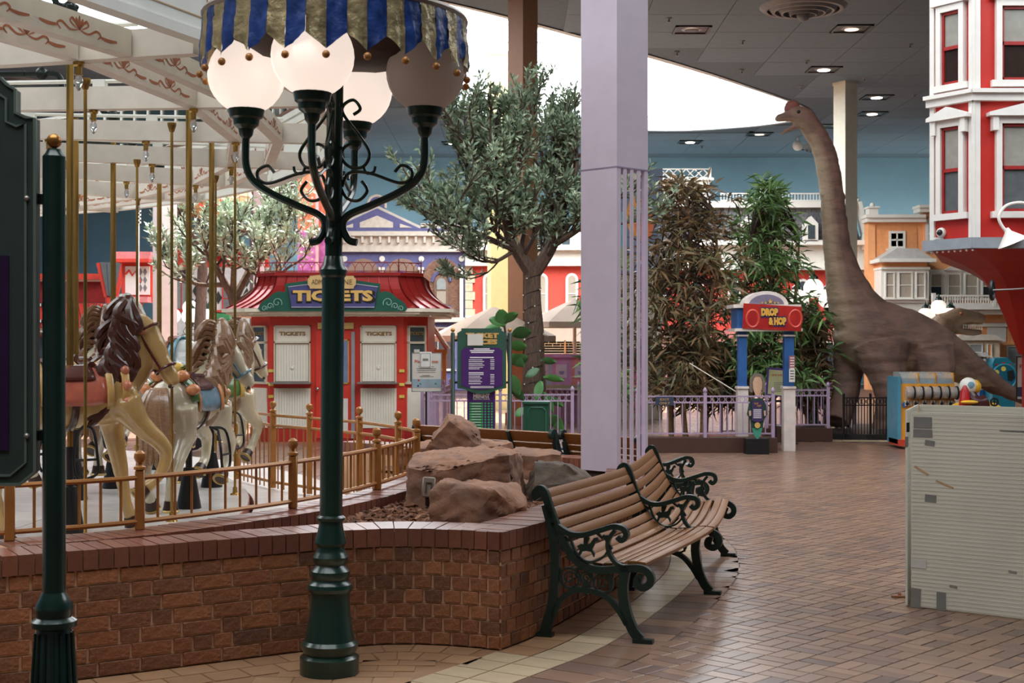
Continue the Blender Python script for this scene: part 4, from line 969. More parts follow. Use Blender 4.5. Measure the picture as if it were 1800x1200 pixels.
    for sg in (-1, 1):
        m = MB(); c = pol_-hv*.15; m.tube([V(*p) for p in cr([c, c+fwd*.1+side*sg*.02, c+fwd*.12+hv*.3+side*sg*.05, c+fwd*.1+hv*.55+side*sg*.075], 4)], [.045]*8+[.03]*4+[.006], 7); m.build('forelock', MANE, t)
    if tail:
        for k in range(6):
            y = (k-2.5)*.022; m = MB(); m.tube([V(*p) for p in cr([(-.47, y*.4, 1.04), (-.6, y, 1.02), (-.66, y*1.6, .85), (-.62, y*1.8, .6), (-.66+.03*math.sin(k), y*2.2, .36+.03*k % .1)], 4)], [.02+.03*math.sin(PI*i/16) for i in range(16)]+[.006], 7); m.build('tail_lock', MANE, t)
    # brass pole and stand
    iz = 1/sc_
    m = MB(); m.tube([(0, 0, 1.0+dz), (0, 0, (pole_top-PLAT)*iz)], .026*iz, 14); m.tube([(0, 0, .3), (0, 0, .8+dz)], .02, 8); m.build('pole', BRASS, t)
    m = MB(); m.lathe([(.105, 0), (.105, .01), (.045, .34), (.03, .345)], 14); m.tube([(0, 0, .3), (0, 0, .62)], .028, 8); m.build('stand_cone', BLACK, t)
    for sg in (-1, 1):
        m = MB(); m.tube(cr([(.02, sg*.2, .72+dz), (.05, sg*.3, .7+dz), (.06, sg*.34, .55+dz), (.06, sg*.34, .40+dz), (-.08, sg*.34, .38+dz), (-.1, sg*.33, .55+dz), (-.04, sg*.28, .7+dz)], 4), .011, 6, closed=True); m.tube([(.06, sg*.34, .5+dz), (-.1, sg*.34, .5+dz)], .01, 6); m.build('foot_rest', BLACK, t)
    if crank_: crank(px, Z, pole_top)
    return t
horse('cream carousel horse with dark brown mane, jewelled bridle and leather saddle', 123, 10.3, math.radians(38), (206, 168, 108), (74, 40, 32), (.2, -.16, -.45), 4.1, 1.03, .05, {'blanket': (190, 104, 84), 'border': (206, 166, 104), 'saddle': (92, 52, 44), 'collar': (206, 164, 100), 'rosette': (210, 130, 100), 'bridle': (92, 44, 38)}, 'stand')
horse('white carousel horse seen from behind with rose garland and blue blanket', 332, 11.95, math.radians(78), (222, 210, 182), (158, 124, 96), (.12, -.24, -.40), 3.83, 1.0, -.04, {'blanket': (110, 140, 156), 'border': (206, 140, 90), 'saddle': (92, 60, 60), 'collar': (196, 160, 110), 'garland': (72, 112, 62), 'rose': (220, 146, 98), 'bridle': (86, 132, 150)}, neckdy=-.06)
horse('pale carousel horse with brown tail and blue rump strap behind the cream horse', 199, 13.6, math.radians(82), (218, 208, 188), (150, 122, 104), (.18, -.1, -.40), 3.85, 1.0, .1, {'blanket': (88, 128, 148), 'border': (96, 120, 140), 'saddle': (84, 60, 60), 'bridle': (84, 120, 140)})
horse('white carousel horse with blue and gold striped mane facing the booth', 280, 15.6, math.radians(165), (208, 212, 210), (196, 196, 186), (.16, .06, -.42), 3.62, 1.05, .2, {'blanket': (96, 142, 160), 'border': (110, 160, 176), 'saddle': (150, 96, 82), 'collar': (96, 150, 170), 'bridle': (96, 150, 170)})
horse('ivory carousel horse with brown tail and yellow flowered saddle by the railing', 372, 13.7, math.radians(62), (220, 206, 174), (146, 118, 92), (.2, -.1, -.40), 3.73, .98, .02, {'blanket': (86, 120, 66), 'border': (214, 178, 92), 'saddle': (200, 150, 60), 'garland': (70, 112, 62), 'rose': (226, 186, 90)})
horse('distant pale carousel horse glimpsed behind the dark green post', 133, 12.6, math.radians(75), (214, 204, 180), (120, 84, 60), (.18, -.1, -.40), 3.8, 1.0, .1, {'blanket': (170, 110, 90), 'border': (206, 170, 110)})
# ================= MIDDLE GROUND =================
INKW = M('print_white', (232, 228, 232), .6); INKD = M('print_dark', (70, 66, 64), .6); PAPER = M('paper', (214, 212, 204), .7, var=.04)
class Flat:
    """pixel-measured builder for things that stand at one depth: local x, z in metres"""
    def __init__(s, root, px0, Z): s.r = root; s.x0 = px0; s.Z = Z; s.k = Z/F
    def X(s, x): return (x-s.x0)*s.k
    def z(s, y): return EYE-(y-600)*s.k
    def box(s, nm, mat, x0, y0, x1, y1, d0=0.0, d1=.1, parent=None, **kw):
        return MB().bb(s.X(x0), s.X(x1), d0, d1, s.z(y1), s.z(y0)).build(nm, mat, parent or s.r, smooth=False, **kw)
    def poly(s, nm, mat, pts, d0=0.0, d1=.1, parent=None, smooth=False): return MB().prism([(s.X(x), s.z(y)) for x, y in pts], d0, d1).build(nm, mat, parent or s.r, smooth=smooth)
    def bar(s, nm, mat, pts, r, d=0.0, parent=None, closed=False): return MB().tube([(s.X(x), d, s.z(y)) for x, y in pts], r, 6, closed=closed).build(nm, mat, parent or s.r)
    def txt(s, body, mat, x, y, hpx, d, w=None, parent=None, **kw): return text(body, hpx*s.k*1.38, mat, parent or s.r, (s.X(x), d, s.z(y)), ext=.002, width=(w*s.k if w else None), **kw)
    def window(s, x0, y0, x1, y1, frame, pane, d=0.0, mul=(1, 2), fw=1.6, nm='window', parent=None, depth=.06, sill=True):
        w_ = MB(); X0_, X1_, Z0, Z1 = s.X(x0), s.X(x1), s.z(y1), s.z(y0); f = fw*s.k
        for a in ((X0_, X1_, Z0, Z0+f), (X0_, X1_, Z1-f, Z1), (X0_, X0_+f, Z0+f, Z1-f), (X1_-f, X1_, Z0+f, Z1-f)): w_.bb(a[0], a[1], d-depth, d, a[2], a[3])
        for i in range(1, mul[0]): xx = X0_+(X1_-X0_)*i/mul[0]; w_.bb(xx-f*.3, xx+f*.3, d-depth*.7, d-.01, Z0+f, Z1-f)
        for i in range(1, mul[1]): zz_ = Z0+(Z1-Z0)*i/mul[1]; w_.bb(X0_+f, X1_-f, d-depth*.7, d-.01, zz_-f*.35, zz_+f*.35)
        o = w_.build(nm, frame, parent or s.r, smooth=False)
        n = mul[0]*mul[1]
        for i in range(mul[0]):
            for j in range(mul[1]):
                a, b = X0_+f+(X1_-X0_-2*f)*i/mul[0], X0_+f+(X1_-X0_-2*f)*(i+1)/mul[0]; c, e = Z0+f+(Z1-Z0-2*f)*j/mul[1], Z0+f+(Z1-Z0-2*f)*(j+1)/mul[1]
                MB().bb(a, b, d-.02, d-.008, c, e).build('pane', pane if not isinstance(pane, (list, tuple)) else pane[(i+j*mul[0]) % len(pane)], o, smooth=False)
        if sill: MB().bb(X0_-f*1.2, X1_+f*1.2, d-depth*1.8, d, Z0-f*.9, Z0).build('sill', frame, o, smooth=False)
        return o

# ---- ticket booth ----
BZ = 24.1; t = thing('ticket_booth', 'red and cream octagonal ticket booth with flared red metal roof', 'ticket booth', (P(592, 600, BZ).x, BZ+1.5, 0))
b = Flat(t, 592, BZ)
BRED = M('booth_red', (206, 58, 44), .45, var=.06); BRED2 = M('booth_roof_red', (160, 42, 38), .32, metal=.3, var=.08); BWH = M('booth_cream', (226, 220, 204), .5, var=.04)
FR = -1.5
octo = [(-1.13, -1.5), (1.13, -1.5), (1.52, -1.11), (1.52, 1.11), (1.13, 1.5), (-1.13, 1.5), (-1.52, 1.11), (-1.52, -1.11)]
zt = b.z(552)
MB().prism(octo, 0, zt, 'xy').build('walls', BRED, t, smooth=False)
MB().prism([(x*1.012, y*1.012) for x, y in octo], 0, .22, 'xy').build('plinth', M('booth_red_dark', (170, 44, 38), .5), t, smooth=False)
def beadpanel(x0, y0, x1, y1, nm='beadboard_panel', par=None, T=None, n=None):
    n = n or max(3, int((x1-x0)/4.5)); m = MB()
    for k in range(n):
        a = x0+(x1-x0)*k/n; c = x0+(x1-x0)*(k+1)/n-.5; m.bb(b.X(a), b.X(c), FR-.02, FR, b.z(y1), b.z(y0))
    m.bb(b.X(x0), b.X(x1), FR-.012, FR, b.z(y1), b.z(y0)); return m.build(nm, BWH, par or t, smooth=False)
FRM = M('booth_trim', (206, 196, 174), .5)
for x0, x1 in ((482, 546), (634, 697)):
    wi = MB()
    for q in ((x0, 572, x1, 574), (x0, 600, x1, 603), (x0, 572, x0+2, 672), (x1-2, 572, x1, 672)): wi.bb(b.X(q[0]), b.X(q[2]), FR-.05, FR, b.z(q[3]), b.z(q[1]))
    wo = wi.build('window', FRM, t, smooth=False)
    b.box('transom_panel', BWH, x0+2, 574, x1-2, 600, FR-.02, FR, wo); beadpanel(x0+3, 604, x1-3, 670, 'shutter', wo)
    b.box('counter', M('counter_grey', (120, 116, 112), .4), x0-4, 671, x1+3, 674, FR-.22, FR, wo)
    b.txt('TICKETS', M('ticket_dark', (60, 42, 26), .5), (x0+x1)/2+.5, 586.5, 6.4, FR-.028, 46, wo, offset=.003); b.txt('TICKETS', M('ticket_gold', (206, 160, 84), .4, metal=.4), (x0+x1)/2, 586, 6.2, FR-.034, 45, wo)
    beadpanel(x0, 682, x1, 752)
    MB().sphere((b.X((x0+x1)/2), FR-.025, b.z(646)), .035, 10, 6, (1, .4, 1)).build('speak_hole', BWH, wo)
for sg in (-1, 1):         # chamfer windows
    T = Matrix.Translation((sg*1.325, -1.305, 0)) @ Matrix.Rotation(sg*PI/4, 4, 'Z')
    m = MB(); m.T = T
    for q in ((-.2, .2, b.z(572), b.z(575)), (-.2, .2, b.z(600), b.z(604)), (-.2, -.17, b.z(672), b.z(572)), (.17, .2, b.z(672), b.z(572)), (-.24, .24, b.z(675), b.z(671))): m.bb(q[0], q[1], -.05, .0, min(q[2:]), max(q[2:]))
    wo = m.build('window', FRM, t, smooth=False)
    m = MB(); m.T = T; m.bb(-.17, .17, -.02, .0, b.z(671), b.z(604)); m.build('pane', GLASS, wo, smooth=False); m = MB(); m.T = T; m.bb(-.17, .17, -.02, .0, b.z(600), b.z(575)); m.build('pane', GLASS, wo, smooth=False)
    m = MB(); m.T = T; m.bb(-.2, .2, -.02, 0, b.z(752), b.z(682)); m.build('beadboard_panel', BWH, t, smooth=False)
    m = MB(); m.T = T; m.bb(-.06, .06, -.03, -.02, b.z(640), b.z(614)); m.build('paper_note', PAPER, wo, smooth=False)
    o = text('TICKETS', .075, M('ticket_gold', (206, 160, 84), .4, metal=.4), wo, T @ Vector((0, -.03, b.z(586))), (PI/2, 0, sg*PI/4), width=.3)
dr = b.box('door', BRED, 556, 581, 622, 770, FR-.03, FR); b.box('door_panel', M('door_art_blue', (112, 124, 160), .5), 570, 598, 612, 672, FR-.045, FR-.03, dr)
for q in ((568, 596, 614, 598.5), (568, 672, 614, 674.5), (568, 596, 570, 674), (612, 596, 614, 674)): b.box('gilt_frame', M('ticket_gold', (206, 160, 84), .4, metal=.4), *q, FR-.05, FR-.03, dr)
b.box('door_jamb', M('jamb_grey', (140, 146, 150), .4), 618, 583, 624, 770, FR-.05, FR-.02, dr); b.box('price_list', PAPER, 600, 700, 612, 756, FR-.04, FR-.03, dr)
MB().sphere((b.X(559), FR-.07, b.z(683)), .03, 10, 7).build('door_knob', M('chrome', (200, 200, 200), .15, metal=1), dr)
pl_ = b.box('name_plate', M('plate_gold', (206, 178, 110), .4, metal=.3), 559, 567, 622, 578, FR-.04, FR); b.txt('TICKETS', INKD, 590, 572, 4, FR-.044, 30, pl_)
for x in (472, 702):
    for y in (649, 673, 694): b.box('height_tag', M('tag_yellow', (214, 196, 90), .5), x, y, x+9, y+5, FR-.02, FR)
# cornice and roof
for k, (s_, z0, z1) in enumerate(((1.2, 549, 553), (1.235, 545, 549.5), (1.26, 541.5, 545.5))):
    MB().prism([(x*s_+(.03*k if x > 0 else -.03*k), y*s_) for x, y in octo], b.z(z1)-.03, b.z(z0)-.01, 'xy').build('cornice', CREAM, t, smooth=False)
zr0 = b.z(542); zr1 = b.z(481)
def rs(u): return 1.25-.33*(1-(1-u)**2.4)
prof_u = [i/9 for i in range(10)]
m = MB(); vs_ = []; fs_ = []
for u in prof_u:
    for x, y in octo: vs_.append((x*rs(u), y*rs(u), zr0+(zr1-zr0)*u))
for i in range(9):
    for j in range(8): fs_.append((i*8+j, i*8+(j+1) % 8, (i+1)*8+(j+1) % 8, (i+1)*8+j))
fs_.append(tuple(range(72, 80))); m.add(vs_, fs_); m.build('roof', BRED2, t, smooth=False)
for j in (0, 1, 7, 6, 2):
    a, c = Vector(octo[j]), Vector(octo[(j+1) % 8]); n = 12 if j == 0 else (3 if j in (1, 7) else 8)
    for k in range(n+1):
        q = a.lerp(c, k/n); m = MB(); m.tube([(q.x*rs(u)*1.004, q.y*rs(u)*1.004, zr0+(zr1-zr0)*u+.008) for u in prof_u], .014, 4); m.build('roof_seam', BRED2, t)
top = rs(1)
MB().prism([(x*top*1.03, y*top*1.03) for x, y in octo], zr1-.03, zr1+.03, 'xy').build('roof_cap', BRED2, t, smooth=False)
RAIL = M('railing_red', (150, 46, 42), .5)
for j in (0, 1, 7):
    a, c = Vector(octo[j])*top, Vector(octo[(j+1) % 8])*top; zz0, zz1 = zr1+.03, zr1+.20
    m = MB(); m.tube([(a.x, a.y, zz1), (c.x, c.y, zz1)], .009, 5); m.tube([(a.x, a.y, zz0+.02), (c.x, c.y, zz0+.02)], .009, 5); m.build('roof_rail', RAIL, t)
    n = 14 if j == 0 else 3
    for k in range(n):
        p0, p1 = a.lerp(c, k/n), a.lerp(c, (k+1)/n); m = MB()
        m.tube([(p0.lerp(p1, u).x, p0.lerp(p1, u).y, zz0+.08+.085*math.sin(PI*u)) for u in (0, .17, .33, .5, .67, .83, 1)], .006, 5); m.tube([(p0.x, p0.y, zz0), (p0.x, p0.y, zz0+.09)], .007, 5); m.build('rail_arch', RAIL, t)
    for q in (a, c): MB().tube([(q.x, q.y, zz0), (q.x, q.y, zz1+.06)], [.016, .008], 6).build('rail_post', RAIL, t)
for k in range(17):
    x = -1.6+k*.2; MB().sphere((x, -1.72+.0*k, b.z(556)), .014, 6, 5).build('eave_bulb', WHITE, t)
# sign board on the roof
SY = -1.86
half = [(672, 500), (672, 515), (683, 513), (693, 517), (700, 524), (709, 529), (716, 536), (719, 543), (715, 548), (700, 548)]
out = [(2*592-4-x, y) for x, y in half[::-1]][:]; pts = [(470, 548)]+[(1180-x, y) for x, y in half[::-1]]+[(508, 500), (592, 489), (672, 500)]+half
sb = b.poly('sign_board', M('sign_green', (24, 82, 66), .4), pts, SY-.05, SY)
b.poly('sign_panel', M('sign_indigo', (74, 72, 124), .4), [(514, 506), (592, 496), (668, 506), (663, 541), (519, 541)], SY-.07, SY-.05, sb); 
b.bar('panel_rim', M('sign_silver', (150, 150, 170), .4), [(514, 506), (592, 496), (668, 506), (663, 541), (519, 541)], .012, SY-.07, sb, True)
b.txt('TICKETS', BLACK, 592.5, 524, 19, SY-.075, 146, sb, offset=.02); b.txt('TICKETS', M('sign_gold', (224, 182, 108), .35, metal=.3), 591, 522, 17, SY-.09, 138, sb, offset=.012)
for sg in (-1, 1):
    for r_, cx_, cy_ in ((9, 96, 533), (6, 108, 539), (5, 118, 543)):
        m = MB(); m.tube([(b.X(590+sg*cx_)+sg*p.x*b.k, SY-.055, b.z(cy_)+p.y*b.k) for p in spiral(0, 0, r_, 1.5, 3.6, -4, 16)], .008, 5); m.build('sign_scroll', M('scroll_silver', (130, 170, 156), .4), sb)
TK = M('ticket_plate', (206, 174, 118), .4, metal=.2)
for x0, x1, tx in ((548, 588, 'ADMIT'), (594, 631, 'ONE')):
    tp = b.poly('ticket_plate', TK, [(x0, 492), (x0+3, 490), (x0+4, 487), (x1-4, 484 if x0 < 590 else 487), (x1-3, 490), (x1, 492), (x1, 502), (x1-3, 505), (x1-4, 509), (x0+4, 509), (x0+3, 505), (x0, 502)], SY-.12, SY-.09, sb)
    b.txt(tx, M('ticket_ink', (110, 80, 46), .5), (x0+x1)/2, 498, 9, SY-.125, (x1-x0)*.66, tp)

# ---- note stand beside the booth ----
t = thing('notice_stand', 'white notice poster headed in red with a paper taped over it, on a thin stand', 'poster stand', (P(749, 600, 20.5).x, 20.5, 0)); n = Flat(t, 749, 20.5)
bd = n.box('poster', PAPER, 724, 620, 776, 688, 0, .02); n.bar('poster_frame', M('frame_grey', (120, 122, 124), .4), [(724, 620), (776, 620), (776, 688), (724, 688)], .008, 0, bd, True)
n.txt('Please Note:', M('red_print', (206, 70, 54), .6), 750, 635, 5.4, -.004, 42, bd); n.box('picture_strip', M('strip_blue', (150, 172, 186), .6), 725, 666, 775, 681, -.003, 0, bd)
for x, y, c_ in ((736, 668, 0), (739, 674, 1), (766, 674, 1), (735, 678, 2)): MB().sphere((n.X(x), -.004, n.z(y)), .014, 8, 5, (1, .3, 1)).build('picture_dot', [M('dot_red', (190, 70, 70), .6), M('dot_green', (50, 160, 110), .6), M('dot_navy', (50, 50, 120), .6)][c_], bd)
for y, a, c in ((643.5, 736, 763), (647, 732, 767), (650, 733, 766), (653.5, 734, 765), (659, 742, 756), (661, 738, 762)): n.box('print_line', M('print_grey', (130, 128, 124), .6), a, y, c, y+1, -.003, 0, bd)
pp = n.box('taped_paper', M('paper_white', (226, 226, 222), .7), 738, 618, 759, 646, -.012, -.006, bd); n.bar('paper_border', INKD, [(739.5, 621), (756.5, 621), (756.5, 644.5), (739.5, 644.5)], .004, -.012, pp, True); n.box('paper_print', M('print_grey', (130, 128, 124), .6), 743, 630, 753, 634, -.014, -.011, pp)
MB().tube([(0, .03, 0), (0, .03, n.z(684))], .014, 8).build('stand_pole', BLACK, t); MB().lathe([(.2, 0), (.2, .012), (.03, .02)], 18, (0, .03, 0)).build('stand_base', BLACK, t)

# ---- ticket price board ----
t = thing('price_board', 'green ticket price board with purple panel between gold-tipped posts', 'sign board', (P(846, 600, 20).x, 20, 0)); n = Flat(t, 846, 20)
for x in (796, 896):
    po = MB().lathe([(.045, 0), (.045, .3), (.03, .32), (.03, n.z(586)), (.02, n.z(584))], 12, (n.X(x), 0, 0)).build('post', GREEN, t); MB().sphere((n.X(x), 0, n.z(580)), .03, 10, 7).build('ball', M('gold_ball', (190, 132, 66), .3, metal=.6), po)
pb = n.poly('board', M('price_green', (48, 86, 72), .45), [(804, 585), (811, 581), (811, 577), (882, 577), (882, 581), (890, 585), (890, 682), (877, 684), (862, 690), (847, 693), (832, 690), (817, 684), (804, 682)], -.03, .03)
n.poly('purple_panel', M('price_purple', (72, 32, 104), .5), [(811, 616), (815, 614), (815, 611), (879, 611), (879, 614), (883, 616), (883, 677), (868, 682), (847, 685), (826, 682), (811, 677)], -.036, -.03, pb)
gd = M('sign_gold', (224, 182, 108), .35, metal=.3)
n.txt('TICKET', gd, 848, 590, 8, -.036, 58, pb, offset=.006); n.txt('PRICES', gd, 848, 601, 8, -.036, 52, pb, offset=.006)
n.box('taped_paper', PAPER, 822, 587, 849, 607, -.05, -.044, pb)
for y, a, c in ((613, 833, 861), (616, 826, 869), (619, 828, 867), (628, 826, 868), (655, 824, 850)): n.box('print_heading', INKW, a, y-1, c, y+1, -.039, -.036, pb)
for y in (632, 635, 638.5, 641.5, 645, 648, 658, 661, 664, 667.5, 670.5, 674):
    n.box('print_line', INKW, 824, y-.6, 843+(y*7 % 9), y+.6, -.039, -.036, pb); n.box('print_price', INKW, 862, y-.6, 869, y+.6, -.039, -.036, pb)
for y in (679, 681): n.box('print_line', INKW, 827, y-.5, 868, y+.5, -.039, -.036, pb)
for y in (598, 672):
    for x0, x1 in ((798, 804), (890, 895)): n.box('bracket', BLACK, x0, y-2, x1, y+2, -.01, .01)
hb = n.box('height_board', M('price_purple', (72, 32, 104), .5), 821, 684, 870, 792, .032, .05)
n.txt('HEIGHT', INKW, 846, 696, 6.5, .03, 29, hb, offset=.005); n.txt('RESTRICTIONS', INKW, 846, 701.5, 3.2, .03, 29, hb)
GP = M('pill_green', (62, 160, 92), .5)
for k in range(16):
    y = 709+k*4.75; n.box('green_row', GP, 825, y-1.7, 849, y+1.7, .026, .032, hb); n.box('print_line', INKW, 829, y-.4, 845, y+.4, .022, .026, hb)
    for x in (853, 859, 864.5): MB().lathe([(1.8*n.k, 0), (1.8*n.k, .004)], 8).build('green_dot', GP, hb, loc=(n.X(x), .028, n.z(y))).rotation_euler = (PI/2, 0, 0)

# ---- purple fences ----
CURB = M('dark_curb', (74, 50, 42), .5, var=.1)
def purple_fence(label, a, b_, base=.26, top=.86, curb=True, pitch=.115, ends=(True, True)):
    a = Vector(a[:2]); b_ = Vector(b_[:2]); d = b_-a; L_ = d.length; t = thing('purple_fence', label, 'fence', (a.x, a.y, 0), math.atan2(d.y, d.x), 'purple fences')
    if curb: MB().bb(-.05, L_+.05, -.12, .25, 0, base-.03).build('curb', CURB, t, smooth=False)
    for z in (base+.03, top, top-.095): MB().bb(0, L_, -.012, .012, z-.011, z+.011).build('rail', PURPLEF, t, smooth=False)
    n_ = max(2, round(L_/.105)); rm = MB(); rm.tube([(.043*math.cos(i*PI/6), 0, .043*math.sin(i*PI/6)) for i in range(12)], .007, 4, closed=True); rme = rm.mesh('ring', PURPLEF)
    for k in range(n_): link('ring', rme, t, (L_*(k+.5)/n_, 0, top-.0475))
    bme = MB().bb(-.0075, .0075, -.0075, .0075, base+.03, top-.1).mesh('baluster', PURPLEF, smooth=False); n_ = max(2, round(L_/pitch))
    for k in range(1, n_): link('baluster', bme, t, (L_*k/n_, 0, 0))
    pm = MB(); pm.bb(-.025, .025, -.025, .025, base-.03, top+.05); pm.lathe([(.018, 0), (.03, .02), (.034, .045), (.018, .075), (.004, .09)], 10, (0, 0, top+.05)); pme = pm.mesh('post', PURPLEF)
    n_ = max(1, round(L_/1.2))
    for k in range(n_+1): link('post', pme, t, (L_*k/n_, 0, 0))
    return t
f1 = purple_fence('purple railing with ring band on the dark curb before the bamboo', G(1120, 795), (4.0, 21.8))
sgn = thing('exit_sign', 'small dark EXIT ONLY sign hung on the purple railing', 'sign', (P(1168, 600, 21.75).x, 21.75, 0)); n = Flat(sgn, 1168, 21.75); o = n.box('plate', M('exit_blue', (52, 62, 84), .5), 1152, 697, 1184, 712, -.02, 0); n.txt('EXIT', gd, 1168, 702, 4.2, -.023, 16, o); n.txt('ONLY', gd, 1168, 708.5, 4.2, -.023, 18, o)
purple_fence('purple railing set back behind the black belt post', (4.35, 24.3), (5.40, 24.3), .25, .87)
purple_fence('long purple railing behind the ticket price board and planter bin', (-1.32, 22.4), (.95, 22.4), .0, .86)
purple_fence('purple railing running back from the booth corner', (-1.42, 22.5), (-1.2, 27.5), .0, .86, False, .2)
purple_fence('purple railing behind the tree trunk near the pink arcade front', (.3, 25.8), (2.1, 25.2), .0, .84, False)
purple_fence('purple railing inside the bamboo garden beyond the arch', (3.9, 26.5), (6.6, 27.4), .0, .9, False)
t = thing('planter_bin', 'dark green square bin with moulded panel behind the far bench', 'bin', (P(943, 600, 21).x, 21, 0)); n = Flat(t, 943, 21)
n.box('body', M('bin_green', (30, 78, 60), .4), 920, 709, 965, 800, 0, .38); n.bar('moulding', M('bin_green_light', (44, 96, 76), .4), [(928, 722), (933, 716), (954, 716), (959, 722), (959, 790), (928, 790)], .012, 0, None, True); n.box('rim', M('bin_green', (30, 78, 60), .4), 918, 706, 967, 710, -.02, .4)

# ---- drop ride entrance arch ----
AZ = 22.0; t = thing('entrance_arch', 'blue and white ride entrance arch with red banner and round gable', 'arch', (P(1346, 600, AZ).x, AZ, 0)); n = Flat(t, 1346, AZ)
ABL = M('arch_blue', (44, 88, 146), .45); AWH = M('arch_white', (216, 204, 196), .5)
for x0, x1 in ((1299, 1314), (1380, 1397)):
    p_ = n.box('pillar', ABL, x0, 580, x1, 682, .05, .2); n.box('pillar_base', AWH, x0-1.5, 681, x1+2, 793, .03, .22, p_); n.box('pillar_collar', AWH, x0-2, 588, x1+2, 591, .02, .22, p_); n.box('base_cap', AWH, x0-3, 679, x1+3, 683, .01, .24, p_)
hd = n.box('header', ABL, 1296, 540, 1405, 578, .02, .62); n.box('header_cap', AWH, 1289, 535, 1408, 541, -.02, .7, hd); n.box('header_sill', AWH, 1291, 577, 1410, 582, -.04, .66, hd)
arc_ = [(1349+39*math.cos(a), 536-25*math.sin(a)) for a in [i*PI/16 for i in range(17)]]; n.poly('gable', AWH, arc_, .1, .55, hd); n.poly('gable_panel', M('gable_mauve', (116, 108, 128), .5), [(1349+31*math.cos(a), 536-19*math.sin(a)) for a in [i*PI/14 for i in range(15)]], .07, .1, hd)
st = [(1355+(5 if i % 2 == 0 else 2)*math.sin(i*PI/5), 530-(5 if i % 2 == 0 else 2)*math.cos(i*PI/5)) for i in range(10)]; n.poly('gold_star', gd, st, .04, .07, hd)
for x in (1341, 1347, 1363, 1369): n.poly('small_star', gd, [(x+(2.4 if i % 2 == 0 else 1)*math.sin(i*PI/5), 532-(2.4 if i % 2 == 0 else 1)*math.cos(i*PI/5)) for i in range(10)], .05, .07, hd)
BAN = M('banner_red', (178, 48, 40), .3, var=.12, vs=3, c2=(150, 34, 34)); bn = n.poly('banner', BAN, [(1306, 533), (1408, 539), (1407, 582), (1304, 577)], -.06, -.045)
for cx_ in (1322, 1397): n.bar('banner_swirl', M('banner_swirl', (196, 70, 56), .4), [(cx_+11*math.cos(a*PI/8), 560+15*math.sin(a*PI/8)) for a in range(16)], .02, -.05, bn, True)
DY = M('drop_yellow', (214, 162, 70), .4); DN = M('drop_navy', (46, 50, 92), .4)
for tx, x, y, w_ in (('DROP', 1351, 549, 30), ('& HOP', 1365, 565, 31)):
    n.txt(tx, DN, x+.4, y+.6, 12.5, -.065, w_+2.5, bn, offset=.03); n.txt(tx, DY, x, y, 11.5, -.075, w_, bn, offset=.012)
t = thing('standee', 'painted cutout standee of a long-haired figure holding a purple rules board', 'standee', (P(1331, 600, 21.4).x, 21.4, 0)); n = Flat(t, 1331, 21.4)
n.poly('body', M('standee_green', (36, 66, 52), .5), [(1316, 712), (1322, 700), (1341, 700), (1347, 712), (1349, 728), (1343, 738), (1341, 752), (1331, 762), (1321, 752), (1319, 738), (1313, 728)], 0, .02)
n.poly('coat_tail', M('standee_teal', (60, 140, 116), .5), [(1322, 752), (1340, 752), (1337, 764), (1331, 772), (1325, 764)], -.006, .014)
n.poly('head', M('standee_skin', (196, 160, 132), .6), [(1323, 672), (1326, 662), (1331, 657), (1337, 662), (1340, 672), (1339, 684), (1335, 694), (1328, 694), (1324, 684)], -.008, .016)
n.poly('hair', M('standee_hair', (110, 98, 90), .6), [(1317, 688), (1318, 668), (1324, 658), (1331, 655), (1339, 658), (1344, 668), (1345, 688), (1340, 690), (1340, 668), (1336, 661), (1328, 661), (1322, 668), (1323, 690)], -.014, .01)
rb = n.poly('rules_board', M('rules_purple', (58, 44, 84), .5), [(1321, 704), (1341, 704), (1341, 738), (1331, 743), (1321, 738)], -.02, -.008); n.txt('DROP', DY, 1329, 709, 3.2, -.022, 7, rb); n.txt('HOP', DY, 1334, 713, 3.2, -.022, 7, rb)
for k in range(7): n.box('print_line', INKW, 1324, 719+k*2.4, 1338, 719.9+k*2.4, -.022, -.02, rb)
MB().lathe([(5*n.k, 0), (5*n.k, .01)], 14).build('gold_medal', gd, t, loc=(0, -.02, n.z(747))).rotation_euler = (PI/2, 0, 0)
for x in (1318, 1344): n.poly('hand', M('standee_skin', (196, 160, 132), .6), [(x-2, 722), (x+1.5, 721), (x+2, 730), (x-1, 731)], -.022, -.01)
n.box('stand', BLACK, 1312, 771, 1352, 798.6, .0, .25)
t = thing('rules_poster', 'pale green ride rules poster in a purple frame behind the belt post', 'poster', (P(1364, 600, 22.6).x, 22.6, 0)); n = Flat(t, 1364, 22.6)
o = n.poly('frame', M('poster_purple', (92, 70, 140), .5), [(1349, 645), (1382, 648), (1380, 698), (1346, 694)], 0, .03); n.poly('sheet', M('poster_green', (196, 200, 150), .6), [(1352, 649), (1380, 651.5), (1378, 696), (1349.5, 692)], -.006, 0, o); n.txt('DROP & HOP', M('drop_red', (206, 110, 60), .5), 1367, 659, 4, -.008, 21, o)
for k in range(6): n.box('print_line', M('print_grey', (130, 128, 124), .6), 1360, 672+k*3, 1377, 673+k*3, -.009, -.006, o)
n.box('post', BLACK, 1362, 694, 1365, 787, .01, .03)
o = thing('rules_plaque', 'narrow red and white rules plaque on the arch pillar', 'plaque', (P(1394, 600, AZ-.08).x, AZ-.05, 0)); n = Flat(o, 1394, AZ); n.box('upper_plate', M('plaque_red', (150, 96, 96), .5), 1388, 625, 1398, 648, 0, .015); n.box('lower_plate', PAPER, 1388, 648, 1398, 671, 0, .015)
for k in range(9): n.box('print_line', INKW if k < 5 else INKD, 1389.5, 628+k*4.6, 1396.5, 629.5+k*4.6, -.003, 0)
p0 = G(1388, 780); t = thing('belt_post', 'black retractable belt post with round base by the ride entrance', 'belt post', p0)
